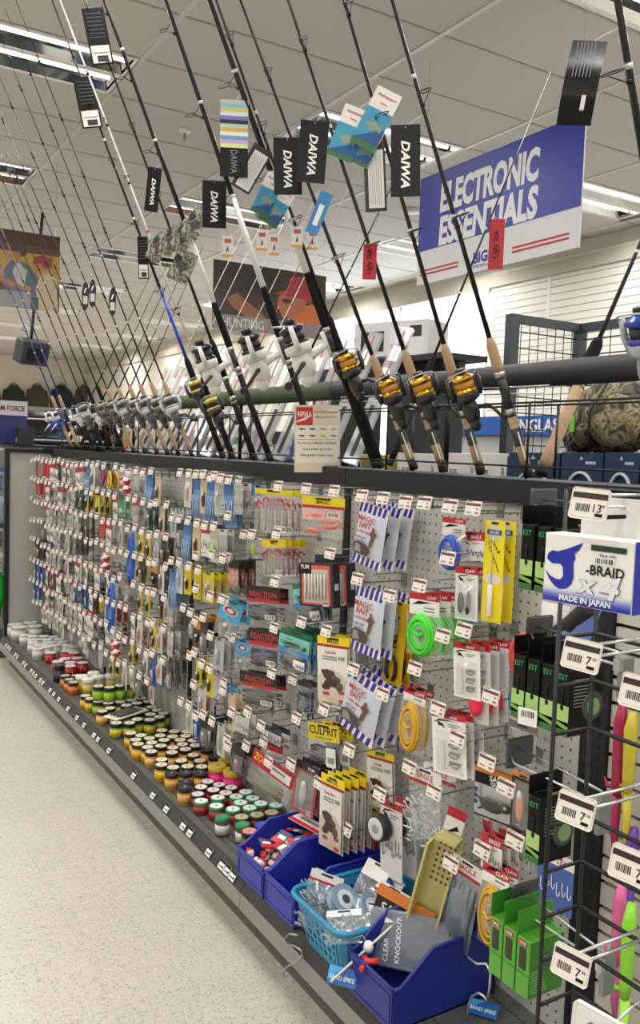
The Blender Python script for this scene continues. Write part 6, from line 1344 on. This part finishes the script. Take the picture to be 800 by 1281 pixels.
for (x, y, w, h, rl) in ((208,312,20,38,.5), (224,304,18,40,.5), (240,300,22,42,.5), (254,285,22,44,.5), (236,335,26,40,.4)): htag(x, y, w, h, 'rod_tag', 'camouflage patterned card on the far side rods', camo, roll=rl, xb=FX - .02, lean=FL, group='camouflage cards')
for (x, y) in ((285,308), (328,300), (343,306), (372,296), (391,299)): htag(x, y, 14, 26, 'rod_tag', 'small white card with an orange foot on the far side rods', mini, xb=FX - .02, lean=FL, group='small orange footed cards')
for (x, y) in ((107,370), (116,367), (141,378)): htag(x, y, 9, 36, 'rod_tag', 'slim dart shaped black tag on the slim rods', dart, xb=.09, group='dart shaped tags')
htag(409, 268, 16, 54, 'rod_tag', 'blue and white strip tag on the far side rods', lambda w, h: [('card', MB().box(-w/2, w/2, -.0006, .0006, -h, 0, M('#3f86c4', .4))), ('lettering', MB().box(-w*.2, w*.2, -.0012, -.0006, -h*.8, -h*.3, WHITE))], roll=.35, xb=FX - .02, lean=FL)
# ---------------- paper notice in front of the rack
f = Vector((-.52, -.85, 0)).normalized(); c = atX(396.5, 549, -.03); wn, hn = .148, .217
nt_ = thing('paper_notice', 'beige paper notice with eight lures and a red square, on the rod rack', 'notice', X=Matrix.Translation(c) @ Matrix.Rotation(math.atan2(f.x, -f.y), 4, 'Z') @ Matrix.Rotation(-.03, 4, 'Y'))
MB().box(-wn/2, wn/2, -.0006, .0006, -hn/2, hn/2, M('#d9cdb8', .6, 0, .05, 40)).build('paper', nt_)
b = MB(); y = -.0012
b.quad(-wn*.47, wn*.47, -hn*.36, hn*.20, y + .0003, M('#e6e0d2', .6)); b.quad(-wn*.46, -wn*.10, hn*.20, hn*.47, y, M('#c0272d', .5)); b.text('RAPALA', hn*.08, WHITE, -wn*.28, y - .0004, hn*.37, maxw=wn*.3); b.poly([(-wn*.46, hn*.26), (-wn*.24, hn*.33), (-wn*.12, hn*.35), (-wn*.26, hn*.28), (-wn*.44, hn*.24)], y - .0003, M('#d8d4cc', .5))
b.text("The World's Favorite", hn*.03, M('#5a5044', .6), wn*.18, y, hn*.40, maxw=wn*.5, slant=.2); b.text('Fishing Lure Since 1936', hn*.03, M('#5a5044', .6), wn*.18, y, hn*.32, maxw=wn*.54, slant=.2)
lc = ['#55605c', '#3f5a58', '#a9808a', '#c9b23a', '#4a4a48', '#7a4a38', '#b9c23a', '#8a8f88']
for i in range(8):
    cx = -wn*.34 + wn*.23*(i % 4); cz = hn*(.145 if i < 4 else .045); b.poly([(cx - wn*.09, cz), (cx - wn*.03, cz + hn*.016), (cx + wn*.05, cz + hn*.012), (cx + wn*.09, cz - hn*.004), (cx + wn*.02, cz - hn*.012), (cx - wn*.05, cz - hn*.006)], y, M(lc[i], .5)); b.poly([(cx, cz - hn*.01), (cx + wn*.01, cz - hn*.03), (cx + wn*.02, cz - hn*.01)], y, DARK)
b.box(-wn*.44, wn*.10, y - .0002, y, -hn*.012, -hn*.007, DARK); b.box(wn*.14, wn*.40, y - .0002, y, -hn*.012, -hn*.007, DARK)
for i, s in enumerate(('To see our selection of Rapala', 'Lures, please go to our', 'Fishing Reel Display Case.')): b.text(s, hn*.045, DARK, 0, y, -hn*(.065 + .09*i), maxw=wn*(.86, .64, .74)[i])
b.quad(wn*.14, wn*.46, -hn*.46, -hn*.40, y, M('#2b3470', .5)); b.text('BIG 5', hn*.038, WHITE, wn*.30, y - .0004, -hn*.43, maxw=wn*.28); b.build('print', nt_)
# ================================================================ hanging signs
sg = thing('hanging_sign', 'large blue and white hanging sign for electronic goods', 'sign', (1.6, 3.46, 2.765), AISLE)
w, h = 1.215, .60; SB = M('#1f2f9c', .35); SW = M('#d9dade', .4)
MB().box(-w/2, w/2, -.004, .004, -h/2, h/2, SW).build('board', sg)
b = MB(); y = -.0052; b.quad(-w/2, w/2, -h*.19, h/2, y, SB)
b.text('ELECTRONIC', h*.27, M('#e6e7ea', .4), -w*.04, y - .001, h*.25, sx=1, maxw=w*.62, slant=.08, res=3, bold=.045); b.text('ESSENTIALS', h*.27, M('#e6e7ea', .4), -w*.04, y - .001, -h*.05, maxw=w*.62, slant=.08, res=3, bold=.045)
for z in (-.385, -.42): b.quad(-w*.48, -w*.20, h*z, h*(z + .017), y, RED); b.quad(w*.14, w*.45, h*z, h*(z + .017), y, RED)
b.text('BIG 5', h*.10, bold=.04, m=M('#2b3a94', .4), x=-w*.03, y=y, z=-h*.38, maxw=w*.28); b.text('SPORTING GOODS', h*.025, M('#2b3a94', .4), -w*.03, y, -h*.455, maxw=w*.2); b.build('print', sg)
for s in (-1, 1): MB().tube([(s*w*.47, 0, h/2 - .01), (s*w*.47, 0, CEIL - 2.765)], .0012, WIRE, 4).build('hanger_wire', sg)
def poster(loc, label, fn):
    t = thing('hanging_poster', label, 'poster', loc, 0); MB().box(-.585, .585, -.004, .004, -.30, .30, M('#5a4030', .5)).build('board', t); b = MB(); fn(b, -.0052); b.build('print', t)
    for s in (-1, 1): MB().tube([(s*.55, 0, .295), (s*.55, 0, CEIL - loc[2])], .0012, WIRE, 4).build('hanger_wire', t)
def ell(cx, cz, rx, rz, n=14): return [(cx + rx*math.cos(2*PI*i/n), cz + rz*math.sin(2*PI*i/n)) for i in range(n)]
def hunting(b, y):
    b.quad(-.585, .585, -.30, .30, y, M('#3d2a22', .5)); b.quad(-.585, .1, .05, .30, y - .0003, M('#2b1f1b', .5))
    b.poly([(-.45, -.02), (-.35, .03), (-.1, -.12), (0, -.2), (-.2, -.2), (-.4, -.1)], y - .0005, M('#8a5a3a', .5))
    b.poly([(.12, -.3), (.585, -.3), (.585, -.02), (.42, .02), (.3, -.06), (.18, -.14)], y - .0006, M('#c2632a', .5)); b.poly([(.06, -.02), (.08, .06), (.2, .14), (.36, .1), (.38, -.02), (.26, -.12), (.12, -.14)], y - .0008, M('#a3613f', .5))
    b.poly([(.02, .08), (.16, .12), (.2, .24), (.34, .27), (.44, .18), (.42, .02), (.3, .06), (.14, .06)], y - .0010, M('#9a2f28', .5)); b.poly(ell(.16, .02, .06, .02), y - .0012, DARK)
    b.quad(-.585, .585, -.30, -.17, y - .0014, M('#7f7d7a', .5)); b.text('HUNTING', .085, M('#c9c8c4', .5), -.28, y - .0018, -.235, maxw=.42)
poster((2.285, 7.2, 2.86), 'dark hanging hunting poster with a face under a red cap', hunting)
def outdoors(b, y):
    b.quad(-.585, .585, -.12, .30, y, M('#5e3d28', .5)); b.quad(-.585, .585, -.1, .14, y - .0003, M('#a88a3c', .5, 0, .3, 12)); b.quad(-.585, .585, .2, .30, y - .0004, M('#4a2e20', .5))
    b.poly([(.16, -.24), (.15, -.02), (.21, .07), (.32, .06), (.42, -.04), (.42, -.24)], y - .0006, M('#59606c', .5, 0, .6, 30)); b.poly([(.22, .0), (.26, .06), (.33, .0), (.3, -.16), (.24, -.1)], y - .0007, M('#a9a8a4', .5, 0, .5, 30))
    b.poly(ell(.245, .125, .042, .06), y - .0008, M('#9c6a4a', .5)); b.poly([(.20, .135), (.215, .19), (.26, .215), (.315, .19), (.325, .12), (.29, .10), (.27, .14)], y - .0010, M('#4a362c', .5))
    b.poly([(.41, -.30), (.40, -.12), (.43, -.02), (.49, .0), (.56, -.04), (.575, -.30)], y - .0010, M('#b3a58c', .5)); b.poly(ell(.415, .045, .038, .055), y - .0012, M('#a5714c', .5)); b.poly([(.37, .055), (.385, .115), (.45, .14), (.52, .115), (.525, .05), (.47, .03), (.43, .07)], y - .0014, M('#8a3a2c', .5))
    b.poly([(.085, -.05), (.16, -.07), (.3, -.13), (.36, -.12), (.36, -.16), (.2, -.14), (.085, -.09)], y - .0016, M('#a5714c', .5)); b.quad(-.585, .36, -.30, -.17, y - .0018, M('#8b8c8c', .5)); b.quad(.36, .42, -.3, -.2, y - .0020, M('#3f4c66', .5))
poster((-.235, 7.2, 2.84), 'hanging poster of two people in caps among yellow grass', outdoors)

# ================================================================ neighbouring displays behind the rods
rs = thing('rear_gondola', 'second dark shelf unit behind the rods, carrying boxed electronics', 'shelf unit', (1.35, 2.6, 0))
MB().box(-.33, .10, -2.3, 1.75, 1.225, 1.25, RAILM).build('top_shelf', rs); MB().box(.05, .10, -2.3, 1.75, 0, 1.225, M('#4a4a4c', .6)).build('back_panel', rs); MB().box(-.33, .10, -2.3, 1.75, 0, .15, KICKM).build('base', rs)
for y in (-2.28, -.9, .45, 1.72): MB().box(.04, .11, y - .02, y + .02, 0, 1.225, RAILM).build('upright', rs)
BZ = 1.2502
def boxpx(x0, x1, ytop, X, name, label, cat, m, d=.2, base=BZ, art=None, group=None):
    a, c = atX(x0, ytop, X), atX(x1, ytop, X); t = thing(name, label, cat, (X, (a.y + c.y)/2, base), AISLE, group); w = a.y - c.y; h = max(.05, (a.z + c.z)/2 - base)
    MB().bbox(-w/2, w/2, 0, d, 0, h, m, .002).build('carton', t)
    if art:
        b = MB(); art(b, w, h, -.001); b.build('print', t)
    return t
NAVY = M('#22304c', .45)
def head(b, w, h, y):
    pts = [(w*.02 + w*.3*math.cos(a), h*.46 + h*.26*math.sin(a)) for a in [PI*i/10 for i in range(11)]]
    b.tube([(p[0], y - .004, p[1]) for p in pts], .007, M('#b9c0ca', .4), 6); b.quad(w*.1, w*.35, h*.84, h*.88, y, M('#9fb0c8', .5)); b.poly([(-w*.05, h*.9), (0, h*.96), (w*.05, h*.9)], y, M('#9fb0c8', .5)); b.quad(-w*.45, -w*.3, h*.3, h*.6, y, M('#4f8fc4', .4))
for (x0, x1) in ((636,700), (702,754), (756,800), (802,850)): boxpx(x0, x1, 566, 1.06, 'headphone_box', 'navy headphone carton with a pale headband arc', 'box', NAVY, .22, art=head, group='navy headphone cartons')
def spk(b, w, h, y): b.text('speaker', h*.14, GREYTXT, w*.38, y, h*.55, rot=-PI/2, maxw=h*.6); b.barcode(-w*.4, -w*.1, h*.55, h*.75, y)
for (x0, x1) in ((497,548), (558,596), (598,634)): boxpx(x0, x1, 567, 1.07, 'speaker_box', 'white speaker carton with grey sideways lettering', 'box', M('#d2d0cc', .5), .2, art=spk, group='white speaker cartons')
# camouflage backpack on the cartons
CAMO = camo_mat('woodland_camo', 16)
q = atX(752, 520, 1.12); bp = thing('camo_backpack', 'woodland camouflage backpack lying over the navy cartons', 'backpack', (1.14, q.y, 1.53), AISLE)
b = MB(); b.ball((0, .05, .13), (.20, .11, .15), CAMO, 14); b.ball((-.11, .02, .08), (.10, .10, .09), CAMO, 12); b.build('body', bp)
b = MB(); b.ball((.10, -.06, .11), (.12, .05, .10), camo_mat('woodland_camo_pocket', 20, ('#3a3527', '#6d624a', '#94886c', '#4a4a35')), 12); b.ball((-.05, -.05, .10), (.06, .05, .09), CAMO, 10); b.build('pocket', bp)
b = MB(); b.tube([(-.16, -.03, .02), (-.12, -.09, .12), (-.04, -.09, .22)], .008, M('#2a2a26', .7), 6); b.tube([(.02, -.10, .02), (.02, -.11, .14), (.06, -.06, .26)], .006, M('#2a2a26', .7), 6); b.build('strap', bp); MB().box(-.075, -.055, -.105, -.1, .07, .13, M('#6fbf4c', .5)).build('label', bp)
# camera carton and dark cartons
def camb(b, w, h, y):
    b.quad(w*.0, w*.45, h*.1, h*.9, y, M('#e2e2e2', .5)); b.quad(-w*.4, -w*.08, h*.2, h*.75, y, M('#232428', .4)); b.poly(ell(-w*.24, h*.5, w*.06, h*.1), y - .001, M('#8f9298', .4)); b.poly(ell(w*.15, h*.7, w*.07, h*.12), y - .001, M('#2a2b30', .4)); b.quad(w*.26, w*.42, h*.55, h*.85, y - .001, M('#2a2b30', .4)); b.quad(w*.02, w*.24, h*.15, h*.38, y - .001, M('#2a2b30', .4))
    b.quad(-w/2, w/2, 0, h*.06, y - .001, M('#2c4fa0', .4))
pc = atX(490, 447, 1.15); stb = thing('display_stand', 'black display stand carrying the white camera carton', 'display stand', (1.30, pc.y, BZ)); hs = pc.z - BZ
MB().box(-.14, .14, -.40, .22, hs - .03, hs - .001, M('#1d1e22', .5)).build('top', stb); MB().box(-.02, .02, -.38, .20, 0, hs - .03, M('#2a2b30', .5)).build('panel', stb)
t = boxpx(457, 522, 402, 1.17, 'camera_carton', 'white and black camera carton on the black stand', 'box', M('#d8d8d8', .45), .2, base=pc.z, art=camb); t.rotation_euler = (0, 0, AISLE + .35)
for (x0, x1, yt, c, lb, X) in ((425,452,440,'#1f2024','black carton left of the camera carton',1.2), (392,424,462,'#22242a','low black carton behind the white reel rod',1.2)):
    boxpx(x0, x1, yt, X, 'carton', lb, 'box', M(c, .5), .15)
# tall wire-sided frame
p1 = atX(637, 480, 1.55); Yf = p1.y; p2 = atY(725, 425, Yf); zt = atX(637, 394, 1.55).z
fr_ = thing('wire_frame_rack', 'dark grey steel frame rack with wire grid sides', 'display rack', (1.55, Yf, 0)); FM = M('#4a4e55', .45, .3)
x2 = p2.x - 1.55
for x in (0, x2): MB().box(x - .025, x + .025, -.025, .025, 0, zt, FM).build('post', fr_)
MB().box(0, x2, -.02, .02, zt - .04, zt, FM).build('top_bar', fr_); MB().box(x2 - .025, x2 + .025, -1.6, 0, zt - .04, zt, FM).build('top_bar', fr_); MB().box(x2 - .025, x2 + .025, -1.62, -1.57, 0, zt, FM).build('post', fr_)
for k in range(7): MB().tube([(x2*(k+1)/8, 0, .4), (x2*(k+1)/8, 0, zt - .02)], .003, BLACKWIRE, 4).build('grid_wire', fr_)
for k in range(12): MB().tube([(0, 0, zt - .08*(k+1)), (x2, 0, zt - .08*(k+1))], .003, BLACKWIRE, 4).build('grid_wire', fr_); MB().tube([(x2, 0, zt - .08*(k+1)), (x2, -1.6, zt - .08*(k+1))], .003, BLACKWIRE, 4).build('grid_wire', fr_)
for k in range(8): MB().tube([(x2, -.2*(k+1), .4), (x2, -.2*(k+1), zt - .02)], .003, BLACKWIRE, 4).build('grid_wire', fr_)
# eyewear counter sign and shelves beyond
sn = thing('eyewear_fixture', 'white eyewear fixture with a blue lettered header band', 'display rack', (3.1, 4.6, 0), AISLE)
MB().box(-1.5, 1.5, 0, .5, 0, 1.66, M('#b9bab8', .6)).build('body', sn); MB().box(-1.5, 1.5, -.03, 0, 1.66, 1.80, M('#2a5fae', .4)).build('header', sn); b = MB(); b.text('SUNGLASSES', .095, WHITE, 4.6 - atX(676, 516, 3.07).y, -.033, 1.73, maxw=.8, bold=.03); b.build('lettering', sn)
for k in range(4): MB().box(-1.5, 1.5, -.12, 0, .5 + .28*k, .515 + .28*k, M('#8d8f90', .5)).build('shelf', sn)
cols = ['#c9c7c2', '#26262a', '#a83a3c', '#9a8a92', '#b5713a', '#3a5a9a', '#6a6c70', '#e0ded8', '#2f3a44', '#a89a4a', '#4a7a5a', '#7a5a4a', '#8f9296', '#1b1c20']
r5 = random.Random(11)
def clutter_box(w, d, h, hexc):
    b = MB(); b.bbox(-w/2, w/2, -d/2, d/2, 0, h, M(hexc, .5), .004); b.quad(-w*.4, w*.4, h*.55, h*.85, -d/2 - .001, M(r5.choice(cols), .5)); b.quad(-w*.35, w*.1, h*.15, h*.4, -d/2 - .001, M(r5.choice(cols), .5)); return b
CB = [clutter_box(r5.uniform(.10, .24), r5.uniform(.08, .14), r5.uniform(.10, .26), c).mesh('merchandise_box') for c in cols]
cname = {'#c9c7c2': 'pale grey', '#26262a': 'black', '#a83a3c': 'red', '#9a8a92': 'mauve grey', '#b5713a': 'orange', '#3a5a9a': 'blue', '#6a6c70': 'mid grey', '#e0ded8': 'white', '#2f3a44': 'slate', '#a89a4a': 'mustard', '#4a7a5a': 'green', '#7a5a4a': 'brown', '#8f9296': 'silver grey', '#1b1c20': 'jet black'}
def rear_row(X, Ya, Yb, top, label, step=.26, facing=AISLE):
    g = thing('rear_gondola', label, 'shelf unit', (X, (Ya+Yb)/2, 0)); L = abs(Ya - Yb)/2
    MB().box(-.25, .25, -L, L, top - .02, top, RAILM).build('top_shelf', g); MB().box(-.02, .02, -L, L, 0, top - .02, M('#6a6a68', .6)).build('back_panel', g); MB().box(-.28, .28, -L, L, 0, .14, KICKM).build('base', g)
    for k in (1, 2, 3): MB().box(-.25, .25, -L, L, top*k/4, top*k/4 + .02, RAILM).build('shelf', g)
    yy = min(Ya, Yb) + .15; i = 0
    while yy < max(Ya, Yb) - .12:
        k = r5.randrange(len(CB)); o = inst(CB[k], 'merchandise_box', None, (X - .12, yy, top + .0005), facing + r5.uniform(-.08, .08)); tag(o, cname[cols[k]] + ' carton on top of a rear shelf unit beyond the rods', 'box', 'cartons on the rear shelf units'); yy += step + r5.uniform(0, .06)
rear_row(1.55, 4.7, 9.0, 1.42, 'rear shelf unit beyond the green pipe, topped with mixed cartons')
rear_row(2.6, 6.2, 12.5, 1.50, 'farther shelf unit topped with mixed cartons', .30)
rear_row(4.2, 5.0, 7.0, 1.55, 'shelf unit before the bright window', .30); rear_row(3.9, 1.9, 4.2, 1.95, 'shelf unit behind the grid frame rack', .30)
# clothes and shoes at the far end
JK = [('#33362f', 'dark olive jacket hanging on the back wall'), ('#2b2c2e', 'black jacket hanging on the back wall'), ('#4a4a3c', 'khaki jacket hanging on the back wall'), ('#2c3344', 'navy jacket hanging on the back wall'), ('#55504a', 'taupe jacket hanging on the back wall')]
for i, (c, lb) in enumerate(JK):
    p = atY((17, -14, 46, 76, 106)[i], 496, 23.955); t = thing('jacket', lb, 'jacket', (p.x, 23.955, p.z), 0); m = M(c, .9, 0, .4, 10)
    b = MB(); b.prism([(-.19, -.36), (.19, -.36), (.20, .16), (.08, .30), (-.08, .30), (-.20, .16)], -.10, .04, m); b.build('torso', t)
    for s in (-1, 1): MB().tube([(s*.19, -.03, .16), (s*.24, -.06, -.1), (s*.24, -.06, -.32)], [.07, .06, .05], m, 8).build('sleeve', t)
    MB().tube([(-.1, -.02, .30), (0, -.02, .36), (.1, -.02, .30)], .01, WIRE, 5).build('hanger', t)
sh = thing('shoe_shelf', 'far shelf unit with rows of dark and white shoes', 'shelf unit', (1.3, 13.0, 0))
for z in (1.2, 1.5, 1.8): MB().box(-.9, 1.3, -.25, .25, z - .02, z, DARK).build('shelf', sh)
MB().box(-.9, 1.3, .25, .27, 0, 2.0, M('#6f6b64', .7)).build('back_panel', sh)
for x in (-.9, 1.3): MB().box(x - .02, x + .02, -.25, .25, 0, 2.1, DARK).build('post', sh)
shoe = {}
for c in ('#26262a', '#d8d7d3', '#3a4a6a'):
    b = MB(); b.ball((0, 0, .05), (.14, .05, .045), M(c, .5), 10); b.ball((.07, 0, .09), (.06, .045, .06), M(c, .5), 10); b.box(-.14, .14, -.045, .045, 0, .02, M('#c9c8c4', .5)); shoe[c] = b.mesh('shoe')
nm_ = {'#26262a': 'black shoe on the far shoe shelf', '#d8d7d3': 'white shoe on the far shoe shelf', '#3a4a6a': 'blue shoe on the far shoe shelf'}
for z in (1.2, 1.5, 1.8):
    for i in range(7):
        c = r5.choice(list(nm_)); o = inst(shoe[c], 'shoe', None, (.6 + i*.29, 12.9, z + .0005), r5.choice((0, PI)) + r5.uniform(-.2, .2)); tag(o, nm_[c], 'shoe', 'shoes on the far shelf')
# grey box loudspeaker hung from the ceiling and a counter card with navy carton
p = atY(40, 440, 9.0); t = thing('ceiling_monitor', 'grey box with a dark square face hung from the ceiling', 'monitor', (p.x, 9.0, p.z), (.35, 0, .3)); MB().bbox(-.15, .15, -.08, .08, -.12, .12, M('#34373a', .5), .008).build('case', t); MB().box(-.09, .09, -.085, -.08, -.08, .06, M('#1d1f22', .3)).build('screen', t); MB().tube([(0, .06, .11), (0, .3, CEIL - p.z)], .015, GUN, 6).build('arm', t)
rear_row(.50, 8.4, 10.4, 1.45, 'shelf unit past the end panel with navy cartons and a counter card', .3)
p = atY(9, 530, 8.7); t = thing('counter_card', 'pale lilac counter card standing on the unit past the end panel', 'sign', (p.x, 8.7, 1.4505), .2); MB().box(-.2, .2, -.004, .004, .28, .42, M('#b9a9b4', .5)).build('card', t); MB().bbox(-.2, .2, 0, .12, 0, .28, M('#22265a', .5), .004).build('stand', t); b = MB(); b.text('TEAM FORCE', .05, DARK, 0, -.006, .35, maxw=.34); b.build('lettering', t)
# blue and clear packs at the left picture edge, and a bright green net bag
for i, (z, c) in enumerate(((1.30, '#2f5a9a'), (1.10, '#8fb0c8'), (.92, '#2a2d33'), (.72, '#b9c4c0'), (.50, '#b88a8c'))):
    t = packet(bag(.14, .17, .2, c, kind='hworms', ccol=c, bar=False), 'tackle_pack', {'#2f5a9a': 'blue', '#8fb0c8': 'light blue', '#2a2d33': 'black', '#b9c4c0': 'pale', '#b88a8c': 'dusty pink'}[c] + ' tackle bag on the unit behind the end panel', 'tackle pack', (-.345, 6.09, z), (0, 0, -.2))
q = atY(6, 805, 6.0); gn = thing('net_bag', 'bright green mesh bag hanging at the unit behind the end panel', 'net bag', (-.36, 6.02, .66))
b = MB(); gm = clear('green_mesh', '#22c83a', .85, .02)
vs_ = []; fs = []
for j in range(9):
    for k in range(10):
        a = 2*PI*k/10; r_ = .075*math.sin(PI*(j + .6)/9.4) * (1 + .25*math.sin(3*a + j)); vs_.append((r_*math.cos(a), r_*math.sin(a), -.40*j/8))
for j in range(8):
    for k in range(10): fs.append((j*10+k, j*10+(k+1) % 10, (j+1)*10+(k+1) % 10, (j+1)*10+k))
b.add(vs_, fs, gm, None, True); b.build('mesh', gn); MB().tube([(0, 0, 0), (.02, .06, .03), (.06, .12, .04)], .003, BLACKWIRE, 5).build('hook', gn)

# small stock along the top shelf of the second unit
yy = atX(478, 570, 1.12).y
while yy < 4.3:
    k = r5.randrange(len(CB)); o = inst(CB[k], 'merchandise_box', None, (1.12, yy, BZ + .0005), AISLE + r5.uniform(-.15, .15)); tag(o, cname[cols[k]] + ' carton on the second unit behind the notice', 'box', 'cartons behind the notice'); yy += .27

# a rail of clothes beyond the rear shelf units
gr_ = thing('clothes_rail', 'long chrome clothes rail beyond the rear shelf units', 'clothes rail', (3.4, 14.6, 0))
MB().tube([(-1.5, 0, 1.78), (1.5, 0, 1.78)], .016, STEEL, 8).build('rail', gr_)
for x in (-1.5, 1.5): MB().tube([(x, 0, 0), (x, 0, 1.78)], .016, STEEL, 8).build('post', gr_); MB().box(x - .02, x + .02, -.3, .3, 0, .03, STEEL).build('foot', gr_)
GC = [('#2f3338', 'charcoal'), ('#6a2a2c', 'maroon'), ('#c9c7c2', 'pale grey'), ('#24365a', 'navy'), ('#4a4f3c', 'olive'), ('#18191b', 'black'), ('#8a5a6a', 'dusty rose'), ('#3f6a7a', 'teal')]
gme = {}
for c, n in GC:
    b = MB(); b.prism([(-.22, -.72), (.22, -.72), (.23, -.12), (.06, 0), (-.06, 0), (-.23, -.12)], -.035, .035, M(c, .9, 0, .3, 12)); b.prism([(-.23, -.12), (-.30, -.45), (-.24, -.47), (-.20, -.2)], -.03, .03, M(c, .9)); b.prism([(.23, -.12), (.20, -.2), (.24, -.47), (.30, -.45)], -.03, .03, M(c, .9)); b.tube([(0, 0, -.01), (0, 0, .03), (.015, 0, .045), (0, 0, .06)], .004, WIRE, 5); gme[c] = b.mesh('garment')
for i in range(26):
    c, n = GC[(i*5 + i//3) % len(GC)]; o = inst(gme[c], 'garment', None, (1.98 + i*.11, 14.6, 1.735), PI/2 + .35 + r5.uniform(-.1, .1)); tag(o, n + ' garment hanging on the far clothes rail', 'garment', 'garments on the clothes rail')
